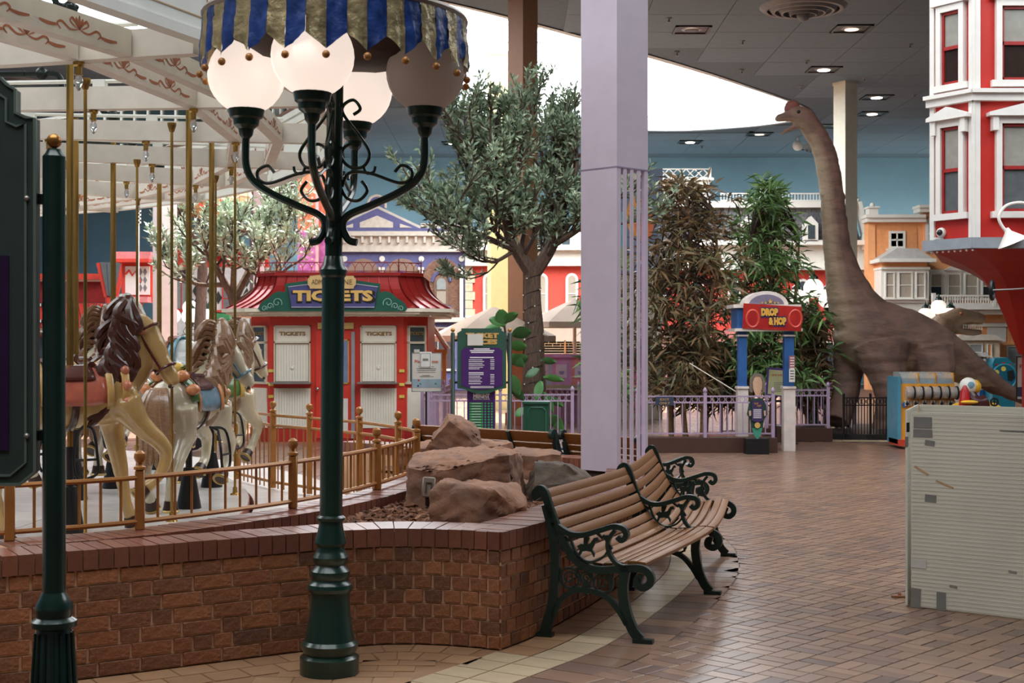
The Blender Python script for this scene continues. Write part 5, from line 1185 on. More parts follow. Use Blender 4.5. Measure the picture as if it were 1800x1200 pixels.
MB().lathe([(.15, 0), (.15, .015), (.06, .03), (.028, .05), (.028, .66), (.034, .66), (.034, .75), (.01, .76)], 16).build('post', BLACK, t); MB().bb(-.45, 0, -.003, .003, .69, .73).build('belt', BLACK, t, smooth=False)
t = thing('guy_rope', 'thin pale rope slanting from the bamboo to the arch pillar', 'rope', P(1297, 690, 22.2)); q = P(1212, 638, 23.0)-P(1297, 690, 22.2); MB().tube([(0, 0, 0), q], .008, 6).build('rope', CREAM, t); MB().sphere((0, 0, 0), .018, 8, 6).build('knot', CREAM, t)

# ---- far lamps with bright globes ----
def far_lamp(label, x, ybase, Z, hs, rot, base_h=0.0, gm=BRIGHT):
    p = P(x, 600, Z); t = thing('street_lamp', label, 'lamp post', (p.x, p.y, base_h), group='park lamps with white globes')
    MB().lathe([(.16, 0), (.16, .08), (.11, .12), (.1, .4), (.12, .45), (.08, .5), (.075, .62), (.05, .7), (.045, hs-.5), (.055, hs-.48), (.045, hs-.44), (.04, hs)], 14).build('pole', GREEN, t)
    globe_lamp_head(t, hs, 4, rot, .2, .44, [gm], True, True)
far_lamp('green park lamp with five white globes behind the ride arch', 1430, 757, 28.6, P(0, 551, 28.6).z-.02, .5)
far_lamp('green park lamp with white globes in front of the orange house', 1650, 700, 38, P(0, 573, 38).z-.02, .4, gm=GLOBE)
far_lamp('green park lamp with sunlit globes beyond the white carousel horses', 334, 700, 38, P(0, 574, 38).z-.02, .3)
# ================= DINOSAURS =================
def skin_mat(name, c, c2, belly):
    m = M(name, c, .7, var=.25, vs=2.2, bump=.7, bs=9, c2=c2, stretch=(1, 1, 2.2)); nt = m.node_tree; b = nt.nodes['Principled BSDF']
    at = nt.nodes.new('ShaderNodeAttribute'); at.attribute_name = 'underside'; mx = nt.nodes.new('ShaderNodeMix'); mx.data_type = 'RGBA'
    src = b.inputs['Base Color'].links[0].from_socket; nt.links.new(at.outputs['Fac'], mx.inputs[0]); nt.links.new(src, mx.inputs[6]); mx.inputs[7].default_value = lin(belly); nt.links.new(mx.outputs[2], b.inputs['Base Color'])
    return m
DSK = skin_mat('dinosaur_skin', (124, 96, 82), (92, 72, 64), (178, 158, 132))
def tb(m, pts, flat=1.0, n=14):      # pts: (px, py, dZ, radius px) at depth DZ
    c = cr([Vector((*P(x, y, DZ+dz), )) for x, y, dz, r in pts], 4); rr = []
    for i in range(len(pts)-1):
        for j in range(4): rr.append((pts[i][3]+(pts[i+1][3]-pts[i][3])*j/4)*DZ/F)
    rr.append(pts[-1][3]*DZ/F); m.tube([p-ORG for p in c], rr, n, flat=flat)
DZ = 26.3; ORG = Vector((P(1540, 600, DZ).x, DZ+.4, 0))
t = thing('long_necked_dinosaur', 'huge brown long-necked dinosaur model with open mouth above the black railing', 'dinosaur', ORG)
m = MB()
tb(m, [(1394, 205, 0, 13), (1405, 203, 0, 17), (1418, 213, 0, 18), (1436, 238, .05, 19), (1450, 272, .1, 20), (1460, 325, .15, 21), (1466, 385, .2, 22.5), (1473, 440, .25, 26), (1484, 490, .3, 33), (1498, 530, .35, 44), (1520, 570, .4, 58)])
tb(m, [(1495, 560, .35, 40), (1518, 582, .4, 62), (1556, 596, .5, 66), (1598, 606, .65, 62), (1635, 617, .8, 53), (1672, 632, .95, 40), (1706, 650, 1.1, 29), (1742, 671, 1.3, 20), (1786, 696, 1.6, 11), (1815, 710, 1.8, 5)], 1.0, 18)
tb(m, [(1512, 590, .7, 48), (1497, 630, .75, 34), (1490, 660, .7, 26), (1487, 695, .6, 23), (1478, 722, .45, 22), (1470, 744, .3, 24)])        # far fore leg
tb(m, [(1548, 610, 0, 52), (1556, 645, -.15, 38), (1562, 675, -.25, 28), (1563, 705, -.25, 24), (1561, 735, -.2, 24), (1558, 757, -.15, 27)])     # near fore leg
tb(m, [(1632, 610, .3, 46), (1640, 650, .25, 40), (1636, 690, .3, 28), (1630, 730, .35, 24), (1628, 755, .3, 26)])      # hind legs
tb(m, [(1640, 620, 1.4, 40), (1632, 660, 1.5, 34), (1622, 700, 1.5, 26), (1616, 750, 1.45, 25)])
tb(m, [(1404, 200, 0, 14), (1395, 192, 0, 11), (1389, 191, 0, 9), (1387, 198, 0, 7)], .8)        # crest
tb(m, [(1408, 205, 0, 12), (1392, 206, 0, 8), (1378, 206, 0, 7.5), (1369, 208, 0, 6), (1364, 212, 0, 3)], 1.3)       # upper jaw
tb(m, [(1412, 212, 0, 9), (1398, 223, 0, 5), (1384, 230, 0, 3.8), (1372, 236, 0, 3)], 1.3)    # lower jaw
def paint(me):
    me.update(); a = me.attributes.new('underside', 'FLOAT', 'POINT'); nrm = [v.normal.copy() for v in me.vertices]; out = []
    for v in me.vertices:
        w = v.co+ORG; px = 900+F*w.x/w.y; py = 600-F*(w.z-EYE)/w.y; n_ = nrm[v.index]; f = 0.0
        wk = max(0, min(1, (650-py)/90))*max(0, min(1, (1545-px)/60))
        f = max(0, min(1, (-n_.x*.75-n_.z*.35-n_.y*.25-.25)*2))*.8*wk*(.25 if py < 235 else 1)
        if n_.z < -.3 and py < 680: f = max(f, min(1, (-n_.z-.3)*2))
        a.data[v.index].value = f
        wr = noise.fractal(Vector((v.co.x*1.6, v.co.y*1.6, v.co.z*7)), 1, 2, 4)*.016+noise.noise(v.co*3)*.02
        out += list(v.co+n_*wr)
    me.vertices.foreach_set('co', out)
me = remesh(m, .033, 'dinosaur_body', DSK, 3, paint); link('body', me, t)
m = MB(); tb(m, [(1402, 192, 0, 6), (1396, 187, 0, 10), (1390, 187, 0, 10), (1387, 193, 0, 9), (1387, 199, 0, 5)], .82); m.build('head_crest', M('crest_red', (122, 72, 64), .7, bump=.3), t)
m = MB(); tb(m, [(1402, 217, 0, 4), (1390, 224.5, 0, 2.2), (1378, 230.5, 0, 1.6)], 1.6, 8); m.build('tongue', M('mouth_pink', (150, 92, 88), .5), t)
for sg in (-1, 1):
    p = P(1401, 199, DZ+.0)-ORG; MB().sphere((p.x-.0, p.y+sg*.155, p.z), .035, 10, 7).build('eye', BLACK, t)
    p = P(1382, 205, DZ)-ORG; MB().sphere((p.x, p.y+sg*.08, p.z), .02, 8, 6).build('nostril', BLACK, t)
CLAW = M('claw_horn', (168, 146, 122), .5)
for x, y, dz in ((1455, 752, .15), (1464, 757, .05), (1475, 759, .0), (1486, 757, .0), (1544, 765, -.35), (1554, 769, -.42), (1566, 768, -.42), (1577, 764, -.35)):
    p = P(x, y, DZ+dz)-ORG; MB().sphere((p.x, p.y, p.z+.02), .075, 10, 7, (.8, 1, .8)).build('toe_claw', CLAW, t)
for x, y in ((1470, 760),): MB().lathe([(.3, 0), (.25, .05), (.12, .12)], 14, tuple(Vector((P(x, y, DZ+.3)-ORG).xy.to_3d()))).build('foot_mount', BLACK, t)
# black pen round the feet
t = thing('dinosaur_pen', 'low black iron railing on a dark base around the dinosaur feet', 'railing', (P(1530, 600, 24.6).x, 24.6, 0)); n = Flat(t, 1530, 24.6)
MB().prism([(n.X(1405), 2.6), (n.X(1470), .1), (n.X(1520), -.1), (n.X(1583), -.1), (n.X(1640), 3.2)], 0, .1, 'xy').build('base', BLACK, t, smooth=False)
for x0, x1 in ((1483, 1530), (1530, 1580)):
    for y in (699, 712, 771): n.box('rail', BLACK, x0, y-1, x1, y+1, -.012, .012)
    m_ = 9
    for k in range(m_+1): x = x0+(x1-x0)*k/m_; n.box('baluster', BLACK, x-.7, 699, x+.7, 771, -.008, .008)
    for k in range(6): x = x0+(x1-x0)*(k+.5)/6; n.bar('scroll', BLACK, [(x+3.2*math.cos(a*PI/5), 705.5+4.5*math.sin(a*PI/5)) for a in range(10)], .006, 0, None, True)
for x in (1483, 1530, 1580): n.box('post', BLACK, x-1.8, 694, x+1.8, 776, -.02, .02); MB().sphere((n.X(x), 0, n.z(693)), .025, 8, 6).build('post_ball', BLACK, t)

# toothed dinosaur behind
DZ = 34; ORG = Vector((P(1660, 600, DZ).x, DZ, 0)); TSK = skin_mat('toothed_skin', (140, 112, 88), (104, 80, 62), (180, 160, 130))
t = thing('toothed_dinosaur', 'tan toothed dinosaur model with open jaws behind the far park lamp', 'dinosaur', ORG); m = MB()
tb(m, [(1640, 610, 0, 38), (1654, 580, 0, 28), (1668, 566, 0, 20), (1682, 558, 0, 17), (1700, 557, 0, 14), (1716, 559, 0, 11), (1730, 562, 0, 8)])
tb(m, [(1670, 568, 0, 15), (1690, 580, 0, 8.5), (1710, 584, 0, 6), (1725, 584, 0, 4.5)])
tb(m, [(1545, 610, .8, 12), (1590, 615, .4, 30), (1630, 622, 0, 44), (1660, 635, -.1, 30)], 1, 16)
tb(m, [(1622, 630, -.5, 28), (1630, 665, -.5, 20), (1618, 695, -.5, 12), (1622, 722, -.5, 13)]); tb(m, [(1635, 630, .5, 28), (1645, 665, .5, 20), (1633, 695, .5, 12), (1640, 722, .5, 13)])
def paint2(me):
    me.update(); a = me.attributes.new('underside', 'FLOAT', 'POINT'); nrm = [v.normal.copy() for v in me.vertices]; out = []
    for v in me.vertices: a.data[v.index].value = max(0, min(1, -nrm[v.index].z*1.4)); out += list(v.co+nrm[v.index]*noise.fractal(v.co*3, 1, 2, 4)*.025)
    me.vertices.foreach_set('co', out)
link('body', remesh(m, .045, 'toothed_body', TSK, 2, paint2), t)
IVT = M('tooth_ivory', (226, 218, 196), .4)
for k in range(9):
    for up in (0, 1):
        x = 1694+k*4; y = (570+k*.2) if up else (577+k*.3); p = P(x, y, DZ-.12)-ORG; MB().tube([p, p+Vector((0, 0, -.07 if up else .06))], [.022, .003], 6).build('tooth', IVT, t)
p = P(1690, 551, DZ-.2)-ORG; MB().sphere(p, .05, 10, 7).build('eye', M('eye_amber', (150, 90, 40), .2), t)
# ================= TREES AND PLANTS =================
BARKM = M('tree_bark', (92, 74, 62), .85, var=.35, vs=9, bump=1, bs=16, stretch=(4, 4, 1)); BRCH = M('branch_bark', (74, 56, 48), .85, var=.2)
def leaf_blade(m, p, d, ln, wd, rr, fold=.0):
    u = d.orthogonal().normalized(); u.rotate(Matrix.Rotation(rr.uniform(0, 6.28), 3, d)); b = d*ln
    m.add([p, p+b*.45+u*wd, p+b, p+b*.45-u*wd], [(0, 1, 2, 3)])
def grow(rr, p, d, ln, r, depth, segs, tips, spread=.6, up=.15, shrink=.72):
    pts = [p]; q = p.copy(); dd = d.normalized()
    for i in range(4):
        dd = (dd+Vector((rr.uniform(-.25, .25), rr.uniform(-.25, .25), rr.uniform(-.1, .2)+up*.3))).normalized(); q = q+dd*ln/4; pts.append(q.copy())
    segs.append((pts, r, r*.62, depth))
    if depth <= 2: tips.append((pts, dd, depth))
    if depth == 0: return
    for k in range(rr.choice((2, 3, 3))):
        nd = (dd+Vector((rr.uniform(-1, 1), rr.uniform(-1, 1), rr.uniform(-.45, .6)))*spread+Vector((0, 0, up))).normalized()
        grow(rr, pts[rr.choice((2, 3, 4, 4))], nd, ln*shrink*rr.uniform(.8, 1.2), r*.6, depth-1, segs, tips, spread, up, shrink)
def olive(label, base, trunk, forks, seed, cols, per, lsize, name='olive_tree', ln=1.0, depth=3, trunk_r=.17, lights=False, cull=None):
    rr = random.Random(seed); o = Vector(base); t = thing(name, label, 'tree', o)
    c = cr([Vector(p)-o for p in trunk], 5); m = MB(); k = len(c)-1; m.tube(c, [trunk_r*1.25-trunk_r*.45*(i/k) for i in range(k+1)], 14); tk = m.build('trunk', BARKM, t)
    segs = []; tips = []
    for st, pts in forks:
        cc = cr([Vector(p)-o for p in pts], 4); segs.append((cc, st, st*.55, 9))
        for i in range(3, len(cc), 2):
            d = (cc[min(i+1, len(cc)-1)]-cc[i-1]).normalized()
            for _ in range(2): grow(rr, cc[i], (d*.7+Vector((rr.uniform(-1, 1), rr.uniform(-1, 1), rr.uniform(-.5, .5)))).normalized(), ln*rr.uniform(.55, .95), st*.42, depth-1, segs, tips)
        grow(rr, cc[-1], d, ln*.8, st*.5, depth-1, segs, tips)
    thin = MB()
    for pts, r0, r1, dp in segs:
        n_ = len(pts)-1
        if dp == 9: MB().tube(pts, [r0+(r1-r0)*i/n_ for i in range(n_+1)], 9).build('bough', BARKM, t)
        else: thin.tube(pts, [max(.006, r0+(r1-r0)*i/n_) for i in range(n_+1)], 5, caps=False)
    thin.build('twigs', BRCH, t, kind='stuff')
    LF = M('leaf_'+name+str(seed), rand=cols, rough=.5, var=.15, spec=.4); m = MB()
    for pts, dd, dp in tips:
        for i in range(per if dp < 2 else per//2):
            f = rr.uniform(.1, 1.05)*4; j = min(3, int(f)); p = pts[j].lerp(pts[j+1], f-j); 
            if cull and cull(p+o): continue
            dv = (dd+Vector((rr.gauss(0, .8), rr.gauss(0, .8), rr.gauss(.05, .6)))).normalized(); s = lsize*rr.uniform(.7, 1.35)
            leaf_blade(m, p+dv*.02, dv, s, s*.16, rr)
    m.build('foliage', LF, t, smooth=False, kind='stuff')
    if lights:
        cord = []; 
        for i in range(150):
            f = i/149; z = f*(c[-1].z-.1); j = min(k-1, int(f*k)); cx = c[j].lerp(c[j+1], f*k-j); r = trunk_r*1.25-trunk_r*.45*f+.008; a = f*PI*2*11; cord.append((cx.x+r*math.cos(a), cx.y+r*math.sin(a), z))
        co = MB().tube(cord, .006, 4).build('light_cord', BLACK, t)
        for i in range(4, 150, 5): MB().sphere(Vector(cord[i])*1.0+Vector((math.cos(i/149*PI*22)*.012, math.sin(i/149*PI*22)*.012, 0)), .014, 6, 5).build('fairy_bulb', WHITE, co)
    return t
TZ = 25.0
def PT(x, y, dz=0.0): return P(x, y, TZ+dz)
OL = [(109, 130, 106), (135, 156, 127), (166, 182, 150), (85, 106, 85), (124, 145, 119), (189, 202, 171)]
olive('leafy olive tree with lights wound round its trunk behind the price board', (PT(938, 600).x, TZ, 0), [PT(938, 770), PT(936, 690), PT(940, 600), PT(936, 530), PT(937, 470)],
      [(.13, [PT(935, 480), PT(912, 445), PT(896, 415, -.1), PT(888, 370, -.2), PT(872, 310, -.2)]), (.13, [PT(940, 478), PT(962, 445), PT(976, 415, .1), PT(985, 370, .2), PT(992, 300, .3)]),
       (.06, [PT(908, 440), PT(860, 420, -.5), PT(820, 400, -.8), PT(790, 375, -.9)]), (.06, [PT(966, 435), PT(1000, 415, -.4), PT(1030, 395, -.6)]), (.05, [PT(892, 395), PT(850, 340, .3), PT(815, 300, .5)]), (.05, [PT(890, 385), PT(905, 330, -.4), PT(915, 270, -.4)]), (.05, [PT(980, 390), PT(960, 320, .4), PT(950, 255, .4)]),
       (.04, [PT(905, 440), PT(870, 460, -.4), PT(850, 455, -.6)]), (.05, [PT(985, 360), PT(1010, 310, -.2), PT(1015, 270, -.2)]), (.05, [PT(880, 345), PT(830, 270, -.2), PT(810, 245, -.2)])], 5, OL, 26, .115, ln=.85, depth=3, lights=True)
TZ = 29.5
olive('silvery sunlit tree beyond the carousel rail, left of the ticket booth', (PT(425, 600).x, TZ, 0), [PT(420, 745), PT(424, 640), PT(418, 560), PT(408, 515)],
      [(.09, [PT(408, 520), PT(385, 480, -.1), PT(362, 445, -.1)]), (.09, [PT(415, 520), PT(440, 470, .1), PT(455, 420, .2)]), (.07, [PT(410, 510), PT(412, 460, -.4), PT(420, 420, -.4)]), (.06, [PT(440, 475), PT(475, 440, .1), PT(490, 400, .1)]), (.06, [PT(420, 530), PT(460, 500, -.3), PT(495, 480, -.4)]), (.06, [PT(395, 500), PT(350, 500, -.2), PT(330, 490, -.2)])],
      11, [(168, 184, 162), (188, 200, 180), (150, 168, 146), (200, 208, 190)], 20, .12, ln=.75, depth=3, trunk_r=.13)
TZ = 36
olive('grey-green tree in shade under the hanging balloon', (PT(350, 600).x, TZ, 0), [PT(350, 715), PT(352, 560), PT(356, 470), PT(350, 420)], [(.09, [PT(350, 430), PT(330, 400), PT(318, 375)]), (.09, [PT(352, 430), PT(385, 400), PT(400, 370)]), (.08, [PT(352, 440), PT(420, 410), PT(460, 380), PT(490, 355)]), (.06, [PT(345, 430), PT(322, 440), PT(312, 430)])],
      12, [(104, 112, 96), (124, 130, 112), (86, 94, 80)], 8, .17, ln=.8, depth=2, trunk_r=.13)

def bamboo(label, base, stems, cols, seed, n_tuft, lsize, name='bamboo_tree', env=None):
    rr = random.Random(seed); o = Vector(base); t = thing(name, label, 'tree', o); m2 = MB()
    LF = M('leaf_'+name+str(seed), rand=cols, rough=.45, var=.2, spec=.4); m = MB()
    for sp in stems:
        c = cr([Vector(p)-o for p in sp], 5); MB().tube(c, [.055-.04*i/(len(c)-1) for i in range(len(c))], 8).build('stem', M('stem_tan', (128, 100, 70), .7, var=.3, vs=3, stretch=(1, 1, 6)), t)
    for k in range(n_tuft):
        f, sp = rr.random(), rr.choice(stems); x, y, dz, d = env(rr); p = P(x, y, o.y+dz)-o
        # the twig comes from the nearest stem
        c = cr([Vector(q)-o for q in sp], 5); q = min(c, key=lambda v: (v-p).length+abs(v.z-(p.z-.35))*.6); md = q.lerp(p, .6)+Vector((0, 0, .12))
        m2.tube(cr([q, md, p], 3), [.014]*4+[.009, .006, .004], 4, caps=False)
        out = (p-q); out.z = 0; out = out.normalized() if out.length > .05 else Vector((1, 0, 0))
        for i in range(rr.randint(11, 18)):
            dv = (out*rr.uniform(-.3, 1)+Vector((rr.gauss(0, .7), rr.gauss(0, .7), rr.gauss(d, .55)))).normalized(); s = lsize*rr.uniform(.7, 1.3); b = p+Vector((rr.gauss(0, .07), rr.gauss(0, .07), rr.gauss(0, .07)))
            u = dv.orthogonal().normalized(); u.rotate(Matrix.Rotation(rr.uniform(0, 6.28), 3, dv)); w_ = s*.075; dr = Vector((0, 0, -s*.22))
            m.add([b, b+dv*s*.4+u*w_, b+dv*s*.4-u*w_, b+dv*s+dr], [(0, 1, 2), (1, 3, 2)])
    m2.build('twigs', BRCH, t, kind='stuff'); m.build('foliage', LF, t, smooth=False, kind='stuff')
    return t
GRN = [(75, 109, 62), (109, 150, 83), (59, 88, 54), (143, 182, 109), (88, 124, 72)]; BRN = [(109, 96, 65), (135, 109, 78), (80, 85, 54), (156, 119, 85), (70, 80, 52), (119, 104, 70)]
def envA(rr):
    y = 320+380*rr.random()**.9; h = 26+62*min(1, (y-300)/130); x = 1205+rr.gauss(0, .5)*h*1.05-(y > 430)*12; return max(1090, x), y, rr.uniform(-1.0, 1.0), (.25 if y < 420 else -.25)
bamboo('tall bronze-green bamboo clump behind the purple railing', (P(1200, 600, 25.5).x, 25.5, 0), [[P(1205, 770, 25.5), P(1195, 600, 25.5), P(1215, 450, 25.3), P(1205, 330, 25.3)], [P(1180, 770, 25.8), P(1175, 620, 25.8), P(1160, 480, 25.9), P(1170, 380, 25.9)], [P(1235, 770, 25.2), P(1240, 600, 25.1), P(1260, 450, 25.2), P(1250, 370, 25.2)]], BRN, 21, 330, .28, env=envA)
def envB(rr):
    y = 325+360*rr.random(); h = 16+62*min(1, (y-310)/190); x = 1350+rr.gauss(0, .5)*h*1.1; return x, y, rr.uniform(-.9, .9), (.3 if y < 420 else -.2)
bamboo('tall fresh green bamboo clump rising behind the ride entrance arch', (P(1350, 600, 26.5).x, 26.5, 0), [[P(1355, 760, 26.5), P(1360, 600, 26.5), P(1350, 450, 26.4), P(1342, 330, 26.4)], [P(1390, 760, 26.8), P(1392, 600, 26.8), P(1400, 500, 26.9), P(1405, 420, 26.9)], [P(1320, 760, 26.3), P(1318, 620, 26.2), P(1310, 480, 26.2), P(1320, 420, 26.2)]], GRN, 22, 300, .28, env=envB)
def envC(rr):
    y = 490+210*rr.random(); x = 1060+rr.gauss(0, .5)*30+(y-600)*.05; return x, y, rr.uniform(-.6, .6), -.1
bamboo('short green bamboo tuft showing left of the lilac column', (P(1055, 600, 24.5).x, 24.5, 0), [[P(1050, 770, 24.5), P(1055, 640, 24.5), P(1045, 520, 24.4)]], GRN, 23, 90, .27, env=envC)
def envD(rr):
    y = 540+170*rr.random(); x = 1420+rr.gauss(0, .5)*45; return x, y, rr.uniform(-.6, .6), -.1
bamboo('dark leafy bamboo thicket between the arch and the dinosaur', (P(1415, 600, 27.6).x, 27.6, 0), [[P(1420, 750, 27.6), P(1415, 640, 27.6), P(1425, 540, 27.6)], [P(1450, 750, 27.8), P(1452, 640, 27.8), P(1445, 560, 27.8)]], BRN, 24, 150, .28, env=envD)
def envE(rr):
    y = 600+110*rr.random(); x = 1240+rr.gauss(0, .5)*90; return x, y, rr.uniform(-.6, .6), -.1
bamboo('low dark undergrowth behind the purple railing', (P(1240, 600, 27.0).x, 27.0, 0), [[P(1240, 757, 27), P(1245, 680, 27), P(1240, 620, 27)], [P(1180, 757, 27), P(1180, 690, 27), P(1170, 630, 27)], [P(1320, 757, 27), P(1320, 690, 27), P(1310, 630, 27)]], [(70, 80, 52), (57, 70, 46), (91, 96, 62)], 25, 190, .3, env=envE)
# fiddle-leaf fig by the tree
FIG = M('fig_leaf', rand=[(62, 109, 57), (80, 135, 67), (52, 91, 52), (109, 169, 85)], rough=.35, var=.12, spec=.5)
def broad(label, Z, stem, leaves, name='fig_plant'):
    o = Vector((stem[0].x, Z, 0)); t = thing(name, label, 'plant', o); MB().tube(cr([p-o for p in stem], 4), .02, 6).build('stem', BRCH, t)
    for x, y, dz, ang, ln, wd in leaves:
        b = P(x, y, Z+dz)-o; a = math.radians(ang); k = Z/F; d = Vector((math.cos(a), -.25, math.sin(a))); u = Vector((-math.sin(a), -.45, math.cos(a))); L_ = ln*k; W_ = wd*k; m = MB(); vs_ = []; fs_ = []
        for i in range(8):
            f = i/7; w_ = W_*math.sin(PI*min(1, f*.93+.04))**.7; c = b+d*L_*f+Vector((0, 0, -.3*L_*f*f*.5)); vs_ += [c-u*w_/2+Vector((0, .02, .01)), c, c+u*w_/2+Vector((0, .02, .01))]
        for i in range(7): fs_ += [(i*3, i*3+1, i*3+4, i*3+3), (i*3+1, i*3+2, i*3+5, i*3+4)]
        m.add(vs_, fs_); m.build('leaf', FIG, t)
broad('broad-leaved fig plant rising behind the price board', 21.2, [P(893, 780, 21.2), P(895, 650, 21.2), P(885, 560, 21.2)], [(884, 575, -.1, 95, 36, 24), (888, 572, -.1, 150, 32, 18), (884, 568, -.1, 40, 34, 16), (900, 590, 0, 20, 36, 22), (896, 610, 0, 10, 30, 20), (895, 625, 0, -30, 30, 20), (898, 640, 0, 30, 34, 22), (896, 660, 0, -60, 34, 22), (898, 680, 0, -40, 30, 18), (880, 575, 0, 185, 30, 14)])
broad('dark broad-leaved plant beside the olive trunk', 24.2, [P(958, 775, 24.2), P(958, 690, 24.2), P(955, 620, 24.2)], [(950, 635, 0, 5, 28, 13), (955, 664, -.1, 0, 36, 13), (955, 690, -.1, -60, 34, 16), (952, 670, -.1, -110, 30, 16), (962, 700, -.1, -20, 30, 14), (965, 730, -.1, -40, 34, 20), (925, 720, -.1, 200, 22, 14), (960, 745, -.1, 20, 30, 20), (948, 650, 0, 200, 26, 14)])
# ================= COLUMNS, KIOSKS, FACADES =================
def column(name, label, px, Z, w_, mat, rz=0, mats=None, top=CEIL):
    t = thing(name, label, 'column', (P(px, 600, Z).x, Z, 0), rz); MB().bb(-w_/2, w_/2, -w_/2, w_/2, .25, top).build('shaft', mat, t, smooth=False); MB().bb(-w_/2-.04, w_/2+.04, -w_/2-.04, w_/2+.04, 0, .25).build('base', mat, t, smooth=False); MB().bb(-w_/2-.02, w_/2+.02, -w_/2-.02, w_/2+.02, top-.1, top-.005).build('cap', mat, t, smooth=False); return t
column('brown_column', 'tall brown square column rising behind the olive tree into the skylight', 919, 29, .43, M('column_brown', (150, 108, 78), .6, var=.05), PI/4)
column('yellow_column', 'pale yellow square column beyond the olive tree', 877, 36, .5, M('column_yellow', (232, 222, 160), .6, var=.04), .2)
column('white_column', 'tall off-white square column behind the dinosaur neck', 1486, 40, .46, M('column_white', (226, 224, 206), .6, var=.04), .55)
column('white_column', 'sunlit white column beyond the carousel horses', 290, 31, .40, M('column_pinkwhite', (228, 214, 212), .55, var=.04), .6)
column('slim_column', 'slim pinkish column behind the silvery tree', 452, 44, .36, M('column_mauve', (176, 150, 150), .6), .5)
# riveted orange to purple ride tower
t = thing('ride_tower', 'orange and violet riveted steel ride tower behind the ticket booth', 'ride tower', (P(551, 600, 33).x, 33, 0)); n = Flat(t, 551, 33)
TG = M('tower_orange', (226, 104, 62), .5, var=.1, c2=(214, 128, 100)); TV = M('tower_violet', (176, 92, 160), .5, var=.1, c2=(196, 120, 176))
for nm, y0, y1, mt in (('upper_panel', 120, 405, TG), ('lower_panel', 405, 729, TV)):
    n.box(nm, mt, 523, y0, 556, y1, 0, .3); n.box('side_panel', mt, 560, y0, 579, y1, .1, .45); n.box('flange', M('tower_flange', (214, 170, 170), .5), 555, y0, 560, y1, -.03, .42)
for k in range(15):
    for x in (529, 549): MB().sphere((n.X(x), 0, n.z(312+k*12)), .028, 8, 5, (1, .5, 1)).build('rivet', M('rivet_pale', (232, 176, 160), .5), t)
# hanging balloon
o = P(378, 348, 35); t = thing('hanging_balloon', 'tan netted balloon with red emblem hanging above the trees', 'balloon', o); m = MB(); m.sphere((0, 0, 0), .92, 22, 12, (1, .9, .62)); m.build('envelope', M('balloon_tan', (206, 172, 126), .6), t)
m = MB()
for k in range(18):
    a = k*PI/9; m.tube([(.925*math.cos(a)*math.cos(b_), .83*math.sin(a)*math.cos(b_), .575*math.sin(b_)) for b_ in [i*.17-1.4 for i in range(17)]], .008, 4)
for k in range(-4, 5):
    b_ = k*.3; m.tube([(.925*math.cos(a)*math.cos(b_), .83*math.sin(a)*math.cos(b_), .575*math.sin(b_)) for a in [i*PI/12 for i in range(24)]], .008, 4, closed=True)
m.build('net', M('net_brown', (120, 92, 66), .7), t)
m = MB(); m.tube([(.3*math.cos(a), -.84+.1*abs(math.cos(a)), -.08+.22*math.sin(a)) for a in [i*PI/10 for i in range(20)]], .025, 5, closed=True); m.build('red_emblem', RED, t); MB().tube([(0, 0, .5), (0, 0, CEIL-o.z)], .012, 5).build('cable', BLACK, t)
# awning umbrellas of the food court
def umbrella(label, x, yt, yb, Z, rpx, c):
    o = P(x, 600, Z); t = thing('market_umbrella', label, 'umbrella', (o.x, o.y, 0)); k = Z/F; zt_, zb_ = EYE-(yt-600)*k, EYE-(yb-600)*k; R_ = rpx*k; mt = M('canvas_%d' % x, c, .85, var=.12, vs=2)
    MB().lathe([(R_, zb_-.12), (R_, zb_), (R_*.5, zb_+(zt_-zb_)*.55), (.05, zt_)], 8, caps=False, a0=.2).build('canopy', mt, t, smooth=False); MB().tube([(0, 0, 0), (0, 0, zt_)], .04, 8).build('pole', CREAM, t)
    for j in range(8): a = .2+j*PI/4; MB().tube([(R_*math.cos(a), R_*math.sin(a), zb_-.02), (R_*.5*math.cos(a), R_*.5*math.sin(a), zb_+(zt_-zb_)*.55-.02), (.05*math.cos(a), .05*math.sin(a), zt_-.02)], .012, 5).build('rib', CREAM, t)
umbrella('large taupe canvas umbrella behind the ticket price board', 868, 540, 590, 29, 112, (168, 148, 130)); umbrella('taupe canvas umbrella between olive trunk and lilac column', 1010, 526, 566, 30.5, 85, (164, 146, 132))
t = thing('food_stall', 'white food stall with orange lettering and dark grille behind the olive trunk', 'stall', (P(985, 600, 37).x, 37, 0)); n = Flat(t, 985, 37)
n.box('fascia', WHITE, 935, 568, 1090, 600, 0, .4); n.box('lower_wall', M('stall_grey', (120, 116, 118), .6), 935, 624, 1090, 714, .1, .5); n.box('grille_back', BLACK, 935, 600, 1090, 624, .2, .4)
for k in range(5): n.box('grille_bar', CREAM, 935, 603+k*4.4, 1090, 604+k*4.4, .1, .16)
for k in range(22): n.box('grille_link', CREAM, 936+k*7, 600+(k % 2)*4.4, 937+k*7, 605+(k % 2)*4.4, .1, .16)
n.box('grille_post', M('post_orange', (206, 150, 100), .6), 992, 598, 994.5, 626, .0, .1); n.txt('TARS', M('letter_orange', (216, 162, 72), .5), 980, 571, 9, -.02, 44)
t = thing('arcade_front', 'pink and pale blue painted arcade counter with a shell ledge', 'arcade counter', (P(985, 600, 30).x, 30, 0)); n = Flat(t, 985, 30)
n.box('panel', M('arcade_blue', (176, 190, 220), .5), 942, 625, 970, 680, 0, .2); n.box('panel', M('arcade_pink', (206, 150, 206), .5), 970, 625, 1004, 680, 0, .2); n.box('panel', M('arcade_rose', (224, 140, 150), .5), 1004, 625, 1040, 680, 0, .2)
